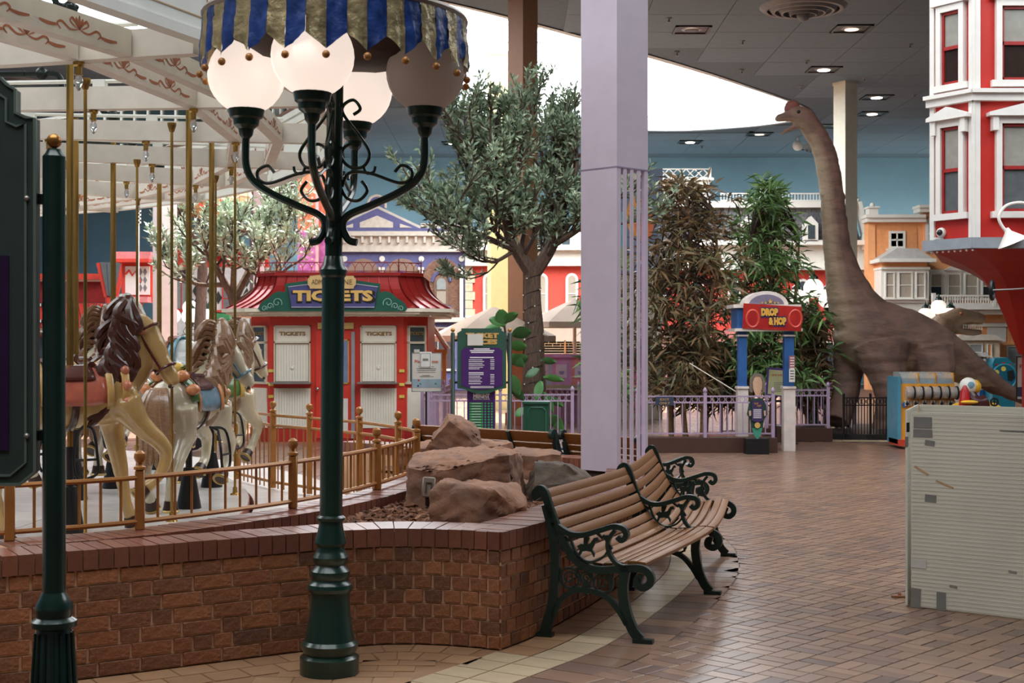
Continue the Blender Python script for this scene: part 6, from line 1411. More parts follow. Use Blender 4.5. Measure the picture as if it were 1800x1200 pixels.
for x in (950, 982, 1015): n.box('inset', M('arcade_pale', (214, 200, 226), .5), x-5, 640, x+14, 664, -.03, 0); n.poly('painted_boat', M('arcade_violet', (150, 140, 196), .5), [(x, 652), (x+10, 652), (x+8, 658), (x+2, 658)], -.04, -.03)
n.box('cornice', M('arcade_pink', (206, 150, 206), .5), 940, 622, 1042, 628, -.08, .2); n.box('ledge', M('ledge_sand', (168, 160, 136), .7), 940, 676, 1042, 684, -.3, .2); n.box('base', M('arcade_base', (150, 110, 140), .6), 940, 684, 1042, 742, 0, .2)
t = thing('mural_board', 'painted mural with orange balloons on blue behind the lilac column slats', 'mural', (P(1110, 600, 31).x, 31, 0)); n = Flat(t, 1110, 31)
bd = n.box('board', M('mural_blue', (120, 136, 160), .6), 1070, 296, 1165, 480, 0, .12); n.poly('painted_balloon', M('mural_amber', (226, 160, 80), .6), [(1118+17*math.cos(a*PI/10), 380-36*math.sin(a*PI/10)) for a in range(20)], -.01, 0, bd); n.poly('painted_balloon', M('mural_orange', (222, 126, 80), .6), [(1132+17*math.cos(a*PI/10), 392-32*math.sin(a*PI/10)) for a in range(20)], -.02, 0, bd)
n.poly('painted_hill', M('mural_green', (140, 176, 120), .6), [(1070, 440), (1090, 430), (1110, 455), (1110, 475), (1070, 475)], -.01, 0, bd); n.box('painted_sky', M('mural_sky', (120, 176, 190), .6), 1070, 372, 1096, 436, -.008, 0, bd); n.box('painted_cloud', M('mural_cloud', (226, 226, 206), .6), 1092, 306, 1140, 336, -.008, 0, bd)
n.box('lower_front', M('mural_low', (188, 182, 160), .6), 1070, 480, 1165, 737, .05, .3); n.box('lower_band', WHITE, 1070, 580, 1165, 594, .0, .3); n.box('dark_band', M('mural_dark', (84, 76, 76), .6), 1070, 612, 1165, 644, .02, .3); n.box('pink_poster', M('mural_pink', (206, 110, 150), .6), 1110, 644, 1132, 726, -.01, .05)
t = thing('slide_frame', 'orange timber slide frame with white edged steps behind the booth corner', 'play frame', (P(770, 600, 27).x, 27, 0)); n = Flat(t, 770, 27); OT = M('timber_orange', (214, 150, 76), .55, var=.12)
n.box('post', OT, 777, 620, 784, 757, 0, .15); n.box('beam', OT, 756, 614, 786, 622, -.02, .17); n.poly('slide_board', M('slide_peach', (226, 166, 116), .5), [(752, 568), (760, 568), (790, 612), (782, 614)], .0, .4); n.bar('white_edge', WHITE, [(756, 600), (768, 614)], .03, -.05); n.bar('white_edge', WHITE, [(762, 580), (788, 612)], .03, -.05); n.box('post', OT, 757, 620, 763, 757, .3, .45)

# ---- vending machines and rides beside the sheets ----
KZ = 22.6; t = thing('candy_machine', 'orange and blue candy machine row with clear drums and domed lids', 'vending machine', (P(1577, 600, KZ).x, KZ, 0)); n = Flat(t, 1577, KZ)
KO = M('machine_orange', (232, 162, 62), .35); KB = M('machine_blue', (84, 150, 176), .35); CLR = M('clear_plastic', (214, 218, 216), .06, alpha=.38, spec=.7); CND = M('candy_mix', rand=[(190, 80, 90), (206, 170, 90), (90, 150, 110), (200, 120, 150), (224, 214, 190)], rough=.3)
n.box('cabinet', KO, 1583, 674, 1678, 775, 0, .55); n.box('end_panel', KB, 1577, 662, 1583, 780, -.03, .6); n.box('top_tray', KB, 1583, 668, 1678, 675, .02, .5); n.box('foot', M('machine_red', (206, 70, 50), .4), 1577, 772, 1610, 783, -.1, .5); n.box('foot', M('machine_red', (206, 70, 50), .4), 1655, 772, 1678, 783, -.1, .5)
for k in range(3):
    x0 = 1584+k*31; m = MB(); m.prism([(.0, n.z(674)), (.0, n.z(664)), (.08, n.z(657)), (.2, n.z(654)), (.5, n.z(654)), (.5, n.z(674))], n.X(x0+1), n.X(x0+30), 'yz'); lid = m.build('domed_lid', CLR, t); n.box('sweet_tray', KB, x0+3, 667, x0+28, 673, .05, .45, lid); n.box('divider', KO, x0+29, 655, x0+31, 674, 0, .5, lid)
for k in range(6):
    x0 = 1589+k*15.2; m = MB(); m.T = Matrix.Translation((n.X(x0+7), -.06, n.z(690))) @ Matrix.Rotation(PI/2, 4, 'Y'); m.lathe([(.085, -.06), (.1, -.055), (.1, .055), (.085, .06)], 18); d_ = m.build('candy_drum', CLR, t)
    m = MB(); rr = random.Random(k)
    for _ in range(40): m.sphere((n.X(x0+7)+rr.uniform(-.04, .04), -.06+rr.uniform(-.05, .05), n.z(690)+rr.uniform(-.07, .03)), .016, 6, 4)
    m.build('candy', CND, d_, kind='stuff'); m = MB(); m.T = Matrix.Translation((n.X(x0+14.6), -.06, n.z(690))) @ Matrix.Rotation(PI/2, 4, 'Y'); m.lathe([(.11, -.012), (.11, .012)], 18); m.build('drum_ring', BLACK, t)
    cm_ = n.box('coin_plate', WHITE, x0+1, 703, x0+8, 713, -.03, 0); MB().sphere((n.X(x0+4.5), -.04, n.z(709)), .028, 10, 6, (1, .6, 1)).build('coin_knob', BLACK, cm_); n.box('coin_slot', BLACK, x0+4, 704, x0+5.5, 706, -.034, -.03, cm_); n.box('chute', M('chute_grey', (170, 160, 150), .4), x0+9.5, 704, x0+13, 713, -.03, 0)
MB().lathe([(.045, 0), (.045, .01)], 14).build('round_sticker', M('sticker_blue', (70, 100, 150), .4), t, loc=(n.X(1590), -.01, n.z(711))).rotation_euler = (PI/2, 0, 0)
t = thing('toy_display', 'white framed toy display case with small prizes and a blue band', 'display case', (P(1724, 600, 29.5).x, 29.5, 0)); n = Flat(t, 1724, 29.5); CW = M('case_white', (224, 222, 216), .4)
for x0, x1, y0, y1 in ((1703, 1727, 619, 655), (1727, 1745, 626, 655)):
    for xx in (x0, (x0+x1)/2, x1): n.box('upright', CW, xx-.6, y0, xx+.6, y1, 0, .02)
    for yy in (y0, (y0+y1)/2, y1): n.box('shelf', CW, x0, yy-.6, x1, yy+.6, 0, .3)
n.box('back', M('case_back', (196, 186, 180), .5), 1703, 619, 1745, 655, .3, .33); n.box('blue_band', M('case_blue', (40, 92, 150), .4), 1716, 655, 1746, 668, 0, .35); n.box('lower_case', CW, 1722, 668, 1746, 685, .05, .35); n.box('base', M('case_blue', (40, 92, 150), .4), 1722, 685, 1746, 744, 0, .35); rr = random.Random(3)
for k in range(16): MB().sphere((n.X(rr.choice((1708, 1714, 1720, 1733, 1740))), .12, n.z(rr.choice((650, 652, 634, 651, 680)))), rr.uniform(.03, .055), 8, 6).build('prize', [M('prize_a', (206, 90, 100), .5), M('prize_b', (210, 180, 80), .5), M('prize_c', (90, 140, 170), .5), WHITE][k % 4], t)
t = thing('wheel_game', 'teal coin game with a round wheel of yellow and pale discs', 'arcade game', (P(1766, 600, 29).x, 29, 0)); n = Flat(t, 1766, 29); TL = M('game_teal', (24, 112, 130), .35)
n.poly('cabinet', TL, [(1746, 746.5), (1746, 640), (1750, 630), (1772, 628), (1786, 642), (1786, 746.5)], .05, .5); n.poly('wheel', M('wheel_teal', (18, 96, 118), .3), [(1765+21*math.cos(a*PI/14), 662+22*math.sin(a*PI/14)) for a in range(28)], -.02, .05); n.bar('wheel_rim', M('rim_teal', (48, 150, 164), .3), [(1765+21*math.cos(a*PI/14), 662+22*math.sin(a*PI/14)) for a in range(28)], .018, -.02, None, True)
for x, y, c_ in ((1751, 654, 0), (1763, 648, 0), (1751, 669, 1), (1766, 674, 1)): MB().lathe([(.05, 0), (.05, .012)], 14).build('prize_disc', [M('disc_yellow', (214, 196, 90), .4), M('disc_pale', (160, 200, 206), .4)][c_], t, loc=(n.X(x), -.025, n.z(y))).rotation_euler = (PI/2, 0, 0)
n.poly('dark_opening', BLACK, [(1770, 652), (1780, 650), (1783, 664), (1778, 670), (1771, 668)], -.03, -.02)
for k in range(12): a = k*PI/6; MB().box(n.X(1765+23.5*math.cos(a)), .03, n.z(662+24.5*math.sin(a)), .05, .02, .03).build('red_lamp', M('lamp_red', (190, 40, 50), .3), t)
n.box('coin_plate', M('plate_pale', (206, 206, 200), .4), 1770, 692, 1779, 698, .03, .05)
t = thing('kiddie_ride', 'yellow and red coin-operated kiddie ride with white helmet shape and wheel', 'kiddie ride', (P(1720, 600, 21.5).x, 21.5, 0)); n = Flat(t, 1720, 21.5); YE = M('ride_yellow', (222, 172, 52), .3)
m = MB(); m.sphere((n.X(1722), .2, n.z(722)), .42, 16, 8, (1.0, .6, .38)); m.build('body', YE, t); n.box('plinth', M('ride_black', (40, 34, 40), .4), 1680, 735, 1760, 797, 0, .5)
m = MB(); m.sphere((n.X(1706), .1, n.z(679)), .135, 14, 9); hl = m.build('helmet', WHITE, t); m = MB(); m.sphere((n.X(1716), .1, n.z(680)), .11, 12, 8); m.build('helmet_back', YE, hl); m = MB(); m.T = Matrix.Translation((n.X(1706), -.02, n.z(676))) @ Matrix.Rotation(PI/2, 4, 'X'); m.lathe([(.05, 0), (.05, .02), (.035, .025)], 12); m.build('goggle', M('goggle_blue', (120, 160, 180), .2), hl)
m = MB(); m.lathe([(.09, 0), (.07, .2), (.02, .3)], 12, (n.X(1696), 0, n.z(712))); m.build('red_fin', M('ride_red', (170, 30, 34), .3), t); m = MB(); m.tube(cr([(n.X(1706), .1, n.z(690)), (n.X(1712), .05, n.z(702)), (n.X(1722), .0, n.z(708)), (n.X(1734), 0, n.z(704))], 4), .1, 10); m.build('saddle', M('ride_brown', (66, 34, 34), .25), t)
m = MB(); m.T = Matrix.Translation((n.X(1746), -.05, n.z(706))) @ Matrix.Rotation(PI/2, 4, 'X'); m.tube([(.055*math.cos(a*PI/7), .055*math.sin(a*PI/7), 0) for a in range(14)], .014, 6, closed=True); m.tube([(-.05, 0, 0), (.05, 0, 0)], .01, 5); m.tube([(0, -.05, 0), (0, .05, 0)], .01, 5); m.build('steering_wheel', BLACK, t)
m = MB(); m.sphere((n.X(1700), -.1, n.z(706)), .14, 12, 6, (1, .5, .22)); m.build('mudguard', YE, t)
t = thing('notice_stand', 'white poster with red heading in a dark frame at the vending machines', 'poster stand', (P(1796, 600, 22).x, 22, 0)); n = Flat(t, 1796, 22)
bd = n.box('poster', PAPER, 1787, 627, 1850, 702, 0, .02); n.bar('poster_frame', BLACK, [(1787, 627), (1850, 627), (1850, 702), (1787, 702)], .014, 0, bd, True); n.txt('Please Note:', M('red_print', (206, 70, 54), .6), 1818, 644, 7, -.004, 52, bd); n.box('picture_strip', M('strip_navy', (60, 70, 96), .6), 1788, 680, 1849, 697, -.003, 0, bd); n.box('post', BLACK, 1815, 700, 1820, 793, .02, .06)

# ---- red bay tower ----
RZ = 20.0; t = thing('red_bay_tower', 'red and white bay window tower hanging over the walkway on a curved red bracket', 'building', (P(1712, 600, RZ).x, RZ, 0)); n = Flat(t, 1712, RZ)
TR = M('tower_red', (186, 42, 34), .4, var=.05); TW = M('tower_white', (222, 218, 212), .45, var=.03); TGY = M('tower_grey', (140, 146, 154), .5)
# plan: left facet runs back to the left, front facet faces the camera
LF_ = Vector((-.398, .6, 0)); ld = Vector((LF_.x, LF_.y, 0)); fw_ = 1.25; zt_, zb_ = n.z(-260), n.z(437)
plan = [(0, 0), (fw_, 0), (fw_+.58, .6), (fw_+.58, 3.5), (.6, 3.5), (LF_.x, LF_.y)]
MB().prism(plan, zb_, zt_, 'xy').build('walls', TR, t, smooth=False)
angL = math.atan2(-LF_.y, -LF_.x); Ll = LF_.xy.length
TLm = Matrix.Translation(LF_) @ Matrix.Rotation(angL, 4, 'Z')     # local x runs from the far left corner to the near corner
def facet(nm, mat, T, x0, x1, z0, z1, d0, d1, par=None):
    m = MB(); m.T = T; m.bb(x0, x1, d0, d1, z0, z1); return m.build(nm, mat, par or t, smooth=False)
I4 = Matrix.Identity(4)
def zl(y, f): return n.z(y)
for T, L_, wd in ((TLm, Ll, .11), (I4, fw_, .11)):
    facet('corner_board', TW, T, L_-.055 if T is TLm else -.05, L_+.05 if T is TLm else .075, zb_, zt_, -.05, .0); facet('corner_board', TW, T, -.03 if T is TLm else L_-.06, .05 if T is TLm else L_+.05, zb_, zt_, -.04, 0)
    facet('string_course', TW, T, -.05, L_+.05, n.z(178), n.z(160), -.1, 0); facet('string_moulding', TW, T, -.06, L_+.06, n.z(165), n.z(158), -.15, 0); facet('base_board', TGY, T, -.08, L_+.08, n.z(437), n.z(418), -.14, 0)
    wx0, wx1 = (.2, .52) if T is TLm else (.37, 1.0)
    for y0, y1, ped in ((218, 372, True), (12, 142, False)):
        w_ = MB(); w_.T = T
        for q in ((wx0-.08, wx0, n.z(y1), n.z(y0)), (wx1, wx1+.08, n.z(y1), n.z(y0)), (wx0-.08, wx1+.08, n.z(y0), n.z(y0)+.1), (wx0-.14, wx1+.14, n.z(y1)-.09, n.z(y1))): w_.bb(q[0], q[1], -.09, 0, q[2], q[3])
        wo = w_.build('window', TW, t, smooth=False)
        if ped:
            m = MB(); m.T = T; m.prism([(wx0-.2, n.z(y0)+.1), (wx1+.2, n.z(y0)+.1), (wx1+.2, n.z(y0)+.15), ((wx0+wx1)/2, n.z(y0)+.28), (wx0-.2, n.z(y0)+.15)], -.16, 0); m.build('pediment', TW, wo, smooth=False)
            for xx in (wx0-.1, wx1+.1): facet('console', TW, T, xx-.04, xx+.04, n.z(y0)-.1, n.z(y0)+.1, -.13, 0, wo)
        else: facet('head_board', TW, T, wx0-.16, wx1+.16, n.z(y0)+.1, n.z(y0)+.2, -.12, 0, wo)
        zm = (n.z(y0)+n.z(y1))/2
        for q in ((wx0, wx0+.035, n.z(y1), n.z(y0)), (wx1-.035, wx1, n.z(y1), n.z(y0)), (wx0, wx1, n.z(y1), n.z(y1)+.04), (wx0, wx1, n.z(y0)-.04, n.z(y0)), (wx0, wx1, zm-.025, zm+.025)): facet('sash', M('sash_red', (150, 36, 34), .4), T, *q, -.05, 0, wo)
        facet('pane', M('pane_upper', (148, 146, 138), .12), T, wx0+.03, wx1-.03, zm, n.z(y0), -.02, 0, wo); facet('pane', M('pane_lower', (92, 96, 98), .12) if ped else M('pane_dark', (48, 38, 34), .12), T, wx0+.03, wx1-.03, n.z(y1), zm, -.02, 0, wo)
# curved bracket
m = MB(); vs_ = []; fs_ = []; prof_b = cr([(0, 1.0), (.10, .83), (.2, .66), (.34, .51), (.62, .36), (1.05, .23), (1.5, .1)], 2); steps = len(prof_b)-1
for d_, s_ in prof_b:
    for x, y in plan: vs_.append(((x-1.45)*s_+1.45, (y-1.9)*s_+1.9, n.z(437)-d_))
np_ = len(plan)
for i in range(steps):
    for j in range(np_): fs_.append((i*np_+j, i*np_+(j+1) % np_, (i+1)*np_+(j+1) % np_, (i+1)*np_+j))
fs_.append(tuple(range(np_))); fs_.append(tuple(range(steps*np_, (steps+1)*np_))); m.add(vs_, fs_); m.build('bracket', M('tower_red_low', (168, 36, 28), .45), t, smooth=False)
MB().tube([(1.45, 1.9, 0), (1.45, 1.9, n.z(590))], .09, 12).build('support_pipe', M('pipe_red', (170, 60, 60), .4), t)
for k in range(8):
    q = LF_.lerp(Vector((0, 0, 0)), k/7); MB().sphere((q.x-.05, q.y-.1, n.z(440)), .018, 6, 5).build('edge_bulb', WHITE, t)
t2 = thing('security_camera', 'white dome security camera at the foot of the red bay tower', 'camera', P(1655, 409, RZ+.45)); MB().sphere((.0, 0, 0), .075, 14, 9).build('housing', WHITE, t2); MB().sphere((-.04, -.045, 0), .045, 12, 8).build('lens_dome', BLACK, t2); MB().box(-.03, .02, -.08, .12, .06, .03).build('bracket', WHITE, t2)
t2 = thing('gooseneck_lamp', 'white gooseneck sign lamp with cone shade on the red tower', 'lamp', P(1795, 362, RZ-.25)); a = P(1795, 362, RZ-.25); q = [P(x, y, RZ-.25)-a for x, y in ((1830, 372), (1810, 360), (1790, 356), (1768, 362), (1756, 380), (1760, 395), (1770, 408))]
MB().tube(cr(q, 5), .022, 8).build('arm', WHITE, t2); m = MB(); b0 = P(1772, 408, RZ-.25)-a; q_ = Vector((0, 0, 1)).rotation_difference(Vector((-.35, .0, .8)).normalized()).to_matrix().to_4x4(); m.T = Matrix.Translation(b0) @ q_; m.lathe([(.03, .06), (.05, 0), (.21, -.16), (.2, -.165), (.03, -.02)], 20); m.build('shade', WHITE, t2); MB().bb(.25, .32, -.03, .35, -.16, -.02).build('wall_mount', WHITE, t2)
t2 = thing('rope_pulley', 'black spoked pulley on a rod under the red tower bracket', 'pulley', P(1744, 510, 19.6)); m = MB(); m.T = Matrix.Rotation(PI/2, 4, 'Y') @ Matrix.Rotation(.5, 4, 'X'); m.tube([(.13*math.cos(a*PI/10), .13*math.sin(a*PI/10), 0) for a in range(20)], .022, 6, closed=True); m.build('rim', BLACK, t2)
for k in range(3): m = MB(); m.T = Matrix.Rotation(PI/2, 4, 'Y') @ Matrix.Rotation(.5, 4, 'X'); a = k*PI/3; m.tube([(-.13*math.cos(a), -.13*math.sin(a), 0), (.13*math.cos(a), .13*math.sin(a), 0)], .008, 5); m.build('spoke', BLACK, t2)
MB().tube([(-.02, 0, 0), (.35, .2, .02), (.75, .4, .05)], .012, 6).build('rod', M('steel_trim', (140, 140, 138), .3, metal=.8), t2)
# ================= FAR FACADES =================
FZ = 50.0
def facade(name, label, px, Z=FZ): t = thing(name, label, 'building', (P(px, 600, Z).x, Z, 0)); return t, Flat(t, px, Z)
GY = 600+EYE*F/FZ      # ground line of a facade at FZ
def arch_pts(x0, x1, yb, yt, n_=8): r = (x1-x0)/2; cx = (x0+x1)/2; return [(x0, yb)]+[(cx-r*math.cos(i*PI/n_), yt+r-r*math.sin(i*PI/n_)) for i in range(n_+1)]+[(x1, yb)]
def arch_window(n, x0, x1, yb, yt, frame, pane, nm='window'):
    o = n.poly(nm, frame, arch_pts(x0, x1, yb, yt), -.12, 0); w = (x1-x0)*.2; n.poly('pane', pane, arch_pts(x0+w, x1-w, yb-w*.5, yt+w), -.14, -.1, o); n.box('sill', frame, x0-1, yb-1, x1+1, yb+1.5, -.2, 0, o); n.box('meeting_rail', frame, x0+w, (yb+yt)/2, x1-w, (yb+yt)/2+1.2, -.16, -.1, o); return o
# -- orange house --
OR = M('house_orange', (238, 168, 114), .65, var=.05); ORD = M('house_orange_panel', (228, 154, 100), .65); HW = M('house_white', (226, 222, 212), .55, var=.03)
t, n = facade('orange_house', 'orange two-storey house front with white bay windows and balcony', 1640)
n.box('wall', OR, 1525, 390, 1623, GY, 0, .5); n.box('wall', OR, 1623, 374, 1960, GY, -.1, .5); n.box('recessed_panel', ORD, 1540, 400, 1612, 470, -.02, 0); n.box('pilaster', OR, 1525, 391, 1538, 575, -.06, 0)
n.box('cornice', HW, 1520, 383, 1624, 391, -.3, .4); n.box('cornice_cap', HW, 1518, 378.5, 1622, 384, -.4, .4); n.box('cornice', HW, 1611, 366, 1960, 374, -.4, .4); n.box('cornice_cap', HW, 1609, 362, 1960, 367, -.5, .4)
ch = n.box('corner_pier', HW, 1524, 366, 1540, 379, -.3, .2); MB().sphere((n.X(1532), -.1, n.z(361)), .09, 10, 7).build('ball', HW, ch); n.box('pier_cap', HW, 1522, 364, 1542, 367, -.36, .25, ch)
PB = BLIND; PD = M('pane_charcoal', (44, 44, 46), .15)  # curtain cloth and a charcoal glass for the balcony windows
n.window(1562, 406, 1591, 437, HW, GLASS, 0, (2, 2), 4)
arch_window(n, 1625, 1655, 442, 380, HW, GLASS)
bay = n.box('bay', HW, 1536, 474, 1618, 533, -1.0, 0); n.poly('bay_roof', M('bay_roof_grey', (186, 184, 180), .6), [(1530, 459), (1560, 440), (1596, 440), (1624, 459)], -1.2, 0, bay); n.box('bay_cornice', HW, 1528, 458, 1626, 464, -1.35, 0, bay); n.box('bay_frieze', OR, 1538, 464, 1616, 472, -.95, 0, bay); n.box('bay_moulding', HW, 1535, 472, 1619, 476, -1.1, 0, bay)
n.poly('bay_corbel', HW, [(1534, 532), (1620, 532), (1606, 546), (1592, 556), (1560, 556), (1548, 546)], -.9, 0, bay)
for x0, x1 in ((1542, 1559), (1565, 1590), (1595, 1612)): n.window(x0, 480, x1, 526, HW, PB, -1.0, (1, 2), 2.2, parent=t)
n.box('balcony_surround', HW, 1626, 474, 1772, 522, -.2, 0); n.poly('arched_hood', HW, [(1656, 475), (1668, 469), (1684, 466), (1700, 467), (1712, 473), (1712, 476), (1656, 476)], -.3, 0)
for k, (x0, x1) in enumerate(((1631, 1653), (1662, 1686), (1692, 1716), (1722, 1746))): n.window(x0, 481, x1, 526, HW, ([PD, PB] if k in (0, 3) else PB), -.2, (1, 2), 2)
bl = n.box('balcony_floor', HW, 1620, 537, 1764, 545, -1.2, 0); n.poly('balcony_corbel', HW, [(1628, 544), (1756, 544), (1752, 553), (1634, 553)], -.9, 0, bl); n.box('balcony_rail', HW, 1622, 520, 1762, 523, -1.2, -1.1, bl); n.box('balcony_bottom', HW, 1622, 534, 1762, 537, -1.2, -1.1, bl)
for k in range(29):
    x = 1630+k*4.4; n.box('baluster', HW, x-.8, 523, x+.8, 534, -1.18, -1.12, bl)
for x in (1624, 1728, 1760): n.box('balcony_post', HW, x-3, 517, x+3, 540, -1.22, -1.08, bl)
n.window(1770, 500, 1786, 522, HW, GLASS, -.1, (1, 1), 2)
n.box('string_course', HW, 1692, 568, 1960, 574, -.25, 0); n.box('white_panel', HW, 1734, 574, 1766, 601, -.15, 0); n.box('orange_panel', ORD, 1768, 576, 1900, 604, -.12, 0); n.box('panel_base', OR, 1734, 601, 1900, 606, -.2, 0)
sh_ = n.box('shop_bay', M('shop_cream', (214, 196, 168), .6), 1660, 596, 1742, GY, -.9, 0); n.poly('shop_roof', M('shop_roof_c', (206, 194, 176), .6), [(1654, 598), (1672, 588), (1730, 588), (1746, 598)], -1.1, 0, sh_)
n.window(1667, 604, 1712, 626, HW, M('shop_blind', (150, 152, 148), .4), -.9, (2, 1), 1.6); n.window(1667, 627, 1712, 668, HW, [M('shop_dark', (40, 50, 52), .15), M('shop_yellow', (206, 186, 110), .5)], -.9, (3, 1), 1.6); n.window(1720, 604, 1728, 660, HW, OR, -.9, (1, 1), 1.2)
n.window(1768, 608, 1850, 640, HW, M('shop_blind', (150, 152, 148), .4), -.1, (3, 1), 1.5); n.window(1600, 575, 1640, 640, HW, GLASS, 0, (2, 2), 2)
# -- slate-roofed red house --
t, n = facade('slate_roof_house', 'red and white house front with grey slate mansard roof and roof railings', 1330, 51)
SL = M('slate_grey', rand=[(96, 96, 98), (84, 84, 88), (106, 104, 104), (90, 88, 90)], rough=.6, var=.1)
GY2 = 600+EYE*F/51
n.box('wall', M('house_red', (204, 70, 58), .6), 1140, 470, 1508, GY2, 0, .5); n.box('frieze', HW, 1140, 430, 1520, 474, -.2, .4); n.box('frieze_cap', HW, 1130, 424, 1528, 432, -.6, .4); n.box('frieze_foot', HW, 1130, 469, 1524, 475, -.4, .4)
n.poly('roof_base', M('slate_dark', (76, 76, 80), .7), [(1140, 426), (1512, 426), (1496, 366), (1140, 366)], -.1, .4); rf = n.box('roof_cap', HW, 1130, 355, 1503, 366, -.35, .5)
rme = {}
for r_ in range(8):
    y = 366+r_*7.5; xe = 1494+r_*2.1
    for k in range(int((xe-1272)/9)+1):
        x = 1272+k*9+(4.5 if r_ % 2 else 0)
        if x+8 > xe: continue
        if 0 not in rme: rme[0] = MB().prism([(-.085, 0), (.085, 0), (.085, -.12), (0, -.19), (-.085, -.12)], -.03, 0).mesh('slate', SL, smooth=False)
        link('slate', rme[0], t, (n.X(x+4), -.1-.012*r_, n.z(y)))
n.box('roof_rail_top', HW, 1265, 340, 1500, 342, -.2, -.15); n.box('roof_rail_bottom', HW, 1265, 352, 1500, 354, -.2, -.15)
for k in range(44): x = 1266+k*5.4; n.box('rail_baluster', HW, x-.6, 342, x+.6, 352, -.19, -.16)
n.poly('gable_scroll', HW, [(1504, 356), (1509, 356), (1520, 400), (1530, 432), (1530, 440), (1512, 440), (1512, 425), (1516, 412)], -.5, .3); MB().sphere((n.X(1506), -.1, n.z(352)), .1, 8, 6).build('finial', HW, t)
up = n.box('upper_wall', HW, 1130, 313, 1248, 356, .2, .5); n.box('upper_cap', HW, 1128, 312, 1255, 316, .0, .5, up)
for y in (296, 311): n.box('lattice_rail', HW, 1130, y-.8, 1250, y+.8, .15, .2, up)
for k in range(8): x = 1132+k*15; n.bar('lattice', HW, [(x, 296), (x+15, 311)], .02, .18, up); n.bar('lattice', HW, [(x+15, 296), (x, 311)], .02, .18, up)
n.box('lattice_post', HW, 1248, 293, 1251, 314, .1, .25, up)
for x in (1160, 1225, 1290, 1355, 1410, 1466): arch_window(n, x-11, x+11, 548, 490, HW, GLASS)
for k in range(7): n.box('quoin', M('quoin_cream', (206, 190, 160), .6), 1500 if k % 2 else 1504, 476+k*16, 1524, 491+k*16, -.15, 0)
for x in (1310, 1420): d_ = n.poly('dormer', HW, [(x-12, 426), (x-12, 395), (x, 382), (x+12, 395), (x+12, 426)], -.6, 0); n.box('dormer_pane', GLASS, x-6, 398, x+6, 422, -.63, -.6, d_)
n.box('shop_front', M('shop_pink', (196, 120, 110), .6), 1150, 580, 1490, GY2, -.2, 0); n.window(1180, 600, 1280, 660, HW, GLASS, -.2, (3, 1), 2); n.window(1380, 600, 1470, 660, HW, GLASS, -.2, (3, 1), 2)
# -- plain red house --
t, n = facade('red_house', 'red house front with white frieze, cream quoins and arched white windows', 925)
n.box('wall', M('house_red2', (214, 74, 58), .6), 830, 462, 1075, GY, 0, .5); n.box('frieze', HW, 818, 440, 1075, 467, -.25, .4); n.box('frieze_cap', HW, 812, 434, 1075, 441, -.6, .4); n.box('frieze_bead', HW, 818, 463, 1075, 468, -.4, 0); n.box('upper_wall', M('house_cream', (206, 196, 182), .6), 830, 405, 1075, 436, .05, .45); n.box('string_course', HW, 818, 555, 1075, 562, -.3, 0)
for k in range(6): n.box('quoin', M('quoin_cream', (206, 190, 160), .6), 818, 468+k*15, 835 if k % 2 else 831, 482+k*15, -.15, 0)
for x in (860, 1005, 952): arch_window(n, x-11, x+11, 552, 480, HW, PB)
for x in (862, 905, 950, 995, 1040): n.window(x-9, 408, x+9, 432, HW, GLASS, .05, (1, 1), 2)
for k in range(24): n.box('dentil', HW, 822+k*10, 441, 826+k*10, 445, -.35, -.25)
n.box('shop_wall', M('shop_tan', (186, 160, 140), .6), 830, 565, 1075, GY, -.1, 0); n.window(850, 600, 930, 660, HW, GLASS, -.1, (3, 1), 2)
# -- violet house --
t, n = facade('violet_house', 'violet and cream house front with gabled pediment and brick arches', 690)
VI = M('house_violet', (98, 98, 146), .6); HC = M('house_cream2', (216, 206, 192), .6); BK = M('facade_brick', rand=[(150, 112, 92), (132, 94, 78), (164, 126, 104), (120, 88, 76)], rough=.8, var=.15)
n.box('wall', VI, 560, 443, 818, GY, 0, .5); n.box('frieze', HC, 552, 415, 820, 443, -.25, .4); n.box('frieze_cap', HC, 548, 408, 824, 416, -.5, .4); n.box('band', VI, 552, 402, 800, 409, -.3, .4); n.box('parapet', HC, 740, 393, 824, 403, -.2, .3)
for k in range(17): n.box('bracket', HC, 560+k*15.5, 417, 564+k*15.5, 428, -.45, -.25)
pd = n.poly('pediment', HC, [(575, 404), (664, 362), (752, 404)], -.2, .3); n.poly('pediment_field', VI, [(588, 402), (664, 367), (738, 402)], -.25, -.2, pd); n.poly('pediment_inset', HC, [(634, 401), (634, 392), (664, 380), (692, 392), (692, 401)], -.28, -.25, pd); n.poly('pediment_inset', HC, [(602, 401), (622, 394), (622, 401)], -.28, -.25, pd); n.poly('pediment_inset', HC, [(704, 401), (704, 394), (726, 401)], -.28, -.25, pd)
dm = n.poly('dome', VI, arch_pts(647, 678, 366, 344), -.1, .2); n.bar('dome_rim', HC, arch_pts(647, 678, 366, 344), .05, -.1, dm)
bme = MB().box(0, 0, 0, 4.6*n.k, .05, 2.0*n.k).mesh('facade_brick', BK, smooth=False)
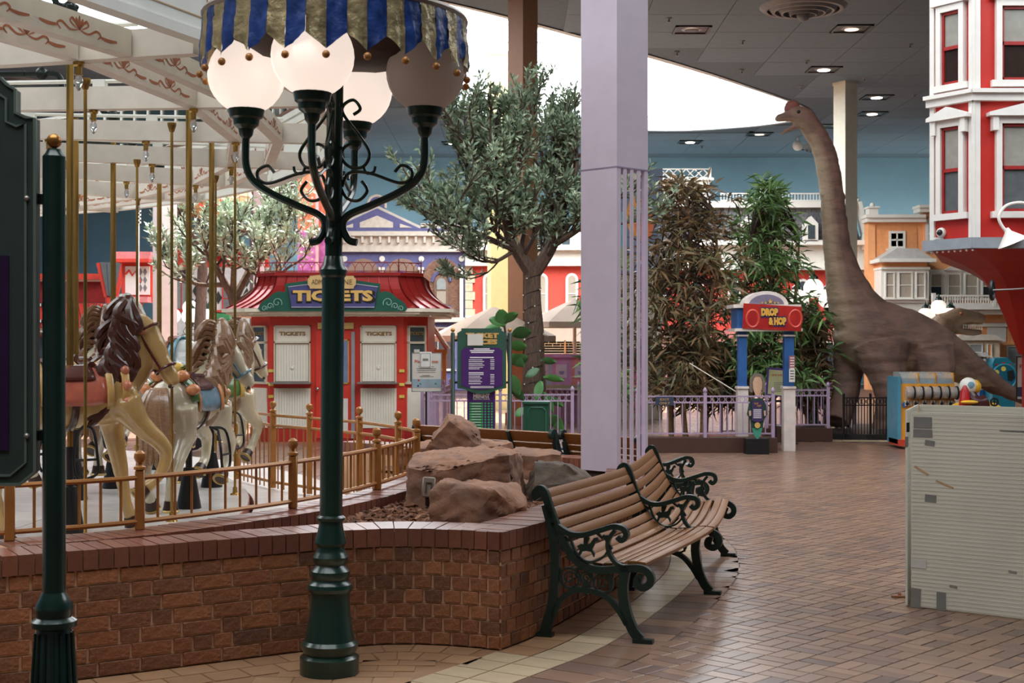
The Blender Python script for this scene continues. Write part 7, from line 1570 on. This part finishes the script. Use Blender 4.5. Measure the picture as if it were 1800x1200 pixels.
for x0, x1 in ((744, 811), (676, 738), (610, 668)):
    pa = n.poly('brick_arch', M('facade_mortar', (150, 124, 108), .8), arch_pts(x0, x1, 562, 454), -.03, 0); rr = random.Random(x0); ap = arch_pts(x0, x1, 562, 454, 16); ap = [Vector(q) for q in ap]
    for r_ in range(41):
        for k in range(13):
            x = x0+3+k*5.2+(2.6 if r_ % 2 else 0); y = 456+r_*2.6
            if inside(Vector((x-2, y)), ap) and inside(Vector((x+2, y-.5)), ap) and x0 == 744: link('facade_brick', bme, pa, (n.X(x), -.045, n.z(y)))
    xc = (x0+x1)/2-1.5; w_ = n.poly('window', M('sash_brown', (120, 92, 76), .5), arch_pts(xc-12.5, xc+12.5, 537, 484), -.12, -.03); n.box('pane', BLIND, xc-8, 512, xc+8, 534, -.15, -.12, w_); n.poly('pane', M('pane_pale', (150, 156, 154), .2), arch_pts(xc-8, xc+8, 509, 489), -.15, -.12, w_); n.box('sill', VI, xc-17, 538, xc+17, 543, -.2, 0, w_)
    n.bar('violet_hood', VI, [(xc-17, 495)]+[(xc-15*math.cos(i*PI/8), 492-14*math.sin(i*PI/8)) for i in range(9)]+[(xc+17, 495)], .06, -.12, w_)
for x in (741, 811.5, 672, 606): c_ = n.box('slim_column', HW, x-3, 474, x+3, 560, -.25, -.1); n.box('capital', HW, x-5, 470, x+5, 475, -.3, -.05, c_); MB().lathe([(.1, 0), (.1, .05)], 14).build('roundel', HW, t, loc=(n.X(x), -.05, n.z(455))).rotation_euler = (PI/2, 0, 0)
n.box('base_band', HC, 555, 558, 820, 566, -.3, 0); n.window(650, 575, 800, 650, HW, GLASS, 0, (5, 1), 2)
# -- diamond-patterned white house with green car relief --
t, n = facade('diamond_house', 'white house front with black diamonds, red trim and a green car relief', 380, 46)
GY3 = 600+EYE*F/46; DW = M('diamond_white', (222, 220, 216), .6); DB = M('diamond_black', (54, 52, 54), .6); RT = M('trim_red', (206, 64, 48), .5)
n.box('wall', DW, 300, 470, 470, GY3, 0, .5); n.box('cornice', RT, 296, 442, 334, 470, -.3, .4); n.box('cornice_cap', RT, 294, 440, 480, 446, -.4, .4); n.box('upper_wall', RT, 330, 446, 470, 470, .1, .4)
for cx_, cy_ in ((314, 478), (328, 478), (358, 523), (371, 511), (371, 535), (384, 523), (422, 505), (434, 493), (434, 517), (446, 505), (345, 511), (345, 535)): n.poly('black_diamond', DB, [(cx_-6.3, cy_), (cx_, cy_-11.5), (cx_+6.3, cy_), (cx_, cy_+11.5)] if cy_ > 480 else [(cx_-7, cy_), (cx_, cy_-7), (cx_+7, cy_), (cx_, cy_+7)], -.03, 0)
n.window(391, 503, 411, 545, RT, M('pane_grey2', (120, 122, 126), .3), 0, (1, 2), 2); n.window(308, 490, 331, 545, RT, M('pane_pale', (150, 156, 154), .2), 0, (2, 1), 2.5); n.box('string_course', RT, 300, 545, 470, 549, -.15, 0)
cb = n.poly('green_car', M('car_green', (70, 150, 96), .35), [(377, 588), (377, 574), (384, 569), (392, 569), (395, 562), (413, 562), (416, 569), (423, 569), (429, 574), (429, 588)], -.35, 0)
n.box('car_roof', M('car_green', (70, 150, 96), .35), 381, 551, 406, 561, -.3, 0, cb); n.box('number_plate', WHITE, 401, 568, 406, 572, -.38, -.35, cb)
for x in (386, 419): n.box('car_grille', BLACK, x-5, 575, x+5, 581, -.37, -.35, cb)
n.box('red_wall', RT, 377, 590, 470, 612, -.1, 0); n.poly('red_arch', RT, [(377, 612), (377, 624), (384, 612)], -.1, 0); dr = n.box('doorway', BLACK, 386, 606, 415, GY3, -.06, 0); n.box('door_panel', DW, 391, 612, 413, GY3, -.1, -.06, dr)
n.box('low_wall', M('low_wall_pale', (206, 198, 190), .6), 300, 632, 340, GY3, -.3, 0); n.window(350, 600, 372, 650, RT, GLASS, 0, (1, 1), 2)
# -- red diner at the left --
t, n = facade('red_diner', 'red roadside diner with flat roof fascia and slanted metal roof', 130, 40); GY4 = 600+EYE*F/40
n.box('fascia', RT, 30, 482, 185, 492, -.4, .3); n.box('fascia_trim', WHITE, 30, 492, 185, 495, -.3, .3); n.box('upper_wall', M('diner_dark_red', (140, 34, 34), .5), 30, 495, 185, 532, 0, .4); n.poly('slant_roof', RT, [(30, 534), (182, 534), (196, 576), (30, 576)], -.6, .2)
for k in range(15): n.bar('roof_seam', M('seam_red', (170, 48, 40), .5), [(60+k*9, 535), (68+k*9, 576)], .03, -.6)
n.box('white_band', WHITE, 30, 576, 200, 584, -.5, .2); n.box('front', M('diner_front', (196, 190, 184), .5), 30, 584, 205, GY4, 0, .3); n.window(62, 590, 110, 650, RT, GLASS, 0, (2, 1), 2); n.window(125, 590, 190, 650, RT, GLASS, 0, (2, 1), 2)
for y in (534, 562):
    for k in range(14): n.box('check_tile', BLACK if k % 2 else WHITE, 63+k*4.6, y, 67.6+k*4.6, y+5, -.66, -.62)
t = thing('diner_sign', 'grey V-shaped sign panel with red wings on the diner roof', 'sign', (P(196, 600, 39).x, 39, 0)); n = Flat(t, 196, 39)
n.poly('panel', M('sign_grey', (92, 96, 98), .5), [(178, 461), (214, 461), (202, 520), (190, 520)], -.1, .1); n.poly('red_wing', RT, [(170, 463), (178, 461), (191, 522), (184, 522)], -.05, .05); n.poly('red_wing', RT, [(214, 461), (223, 464), (207, 522), (201, 522)], -.05, .05); n.box('mast', RT, 189, 520, 204, 709, -.05, .1)
for x in (190, 202): n.bar('groove', M('sign_grey_dark', (70, 74, 76), .5), [(x, 464), (194+(x-190)*.4, 518)], .015, -.1)
t, n = facade('pink_kiosk', 'pink-red kiosk with stepped cornice, diamond panel and red post', 240, 37); GY5 = 600+EYE*F/37
for k, (x0, y0, y1) in enumerate(((208, 443, 450), (205, 450, 456), (210, 456, 462))): n.box('cornice', M('kiosk_pink', (214, 130, 130), .5) if k < 2 else RT, x0, y0, 268, y1, -.2-.1*k, .3)
n.box('wall', RT, 214, 462, 268, 530, 0, .3); n.box('diamond_panel', WHITE, 221, 468, 264, 518, -.05, 0); n.box('ledge', M('kiosk_pink', (214, 130, 130), .5), 208, 522, 266, 532, -.4, .2); n.box('post', RT, 232, 532, 248, GY5, -.1, .2); n.poly('lean_roof', RT, [(184, 575), (200, 560), (232, 532), (232, 545), (205, 572)], -.3, .1)
for cx_ in (248, 256): 
    for cy_ in (478, 492, 506): n.poly('grey_diamond', M('diamond_grey', (120, 120, 122), .6), [(cx_-3.5, cy_), (cx_, cy_-7), (cx_+3.5, cy_), (cx_, cy_+7)], -.07, -.05)
n.bar('red_swag', RT, [(222, 482), (228, 475), (234, 484), (240, 476), (248, 496)], .03, -.07)
t = thing('racing_flag', 'black and white chequered flag hanging on a thin white pole', 'flag', (P(243, 600, 36).x, 36, 0)); n = Flat(t, 243, 36); n.bar('pole', WHITE, [(243, 709), (244, 365)], .02)
for k in range(9):
    for j in range(2): n.box('flag_check', BLACK if (k+j) % 2 else WHITE, 243+j*2.6, 366+k*3.3, 245.6+j*2.6, 369.3+k*3.3, -.02, .0)
# carnival cars and benches seen beyond the carousel
t = thing('ride_car', 'dark blue ride car standing beyond the white horses', 'ride car', (P(322, 600, 22).x, 22, 0)); n = Flat(t, 322, 22); BL2 = M('car_blue', (40, 66, 96), .35)
n.poly('body', BL2, [(288, 664), (300, 655), (345, 655), (352, 664), (352, 740), (288, 740)], 0, .6); m = MB(); m.T = Matrix.Translation((n.X(330), .2, n.z(648))) @ Matrix.Rotation(PI/2, 4, 'Y'); m.lathe([(.09, -.14), (.1, -.1), (.1, .1), (.09, .14)], 14); m.build('tank', BL2, t); m = MB(); m.lathe([(.06, 0), (.07, .1), (.04, .16), (.06, .2)], 12, (n.X(302), .1, n.z(658))); m.build('funnel', M('steel_trim', (140, 140, 138), .3, metal=.8), t)
for x in (300, 340): m = MB(); m.T = Matrix.Translation((n.X(x), -.03, .22)) @ Matrix.Rotation(PI/2, 4, 'X'); m.lathe([(.2, 0), (.2, .06), (.08, .07)], 16); m.build('wheel', BLACK, t)
t = thing('striped_barrier', 'black and gold striped barrier in front of the doorway', 'barrier', (P(408, 600, 34).x, 34, 0)); n = Flat(t, 408, 34)
for k in range(12): n.box('stripe', BLACK if k % 2 else GOLD, 384+k*4, 652, 388+k*4, 690, 0, .06)
n.box('rail', M('barrier_rail', (70, 60, 50), .5), 383, 650, 433, 653, -.02, .08); n.box('foot', BLACK, 390, 690, 394, 725, -.1, .15); n.box('foot', BLACK, 422, 690, 426, 725, -.1, .15)
bpy.data.scenes.remove(TS)
bpy.context.view_layer.update()
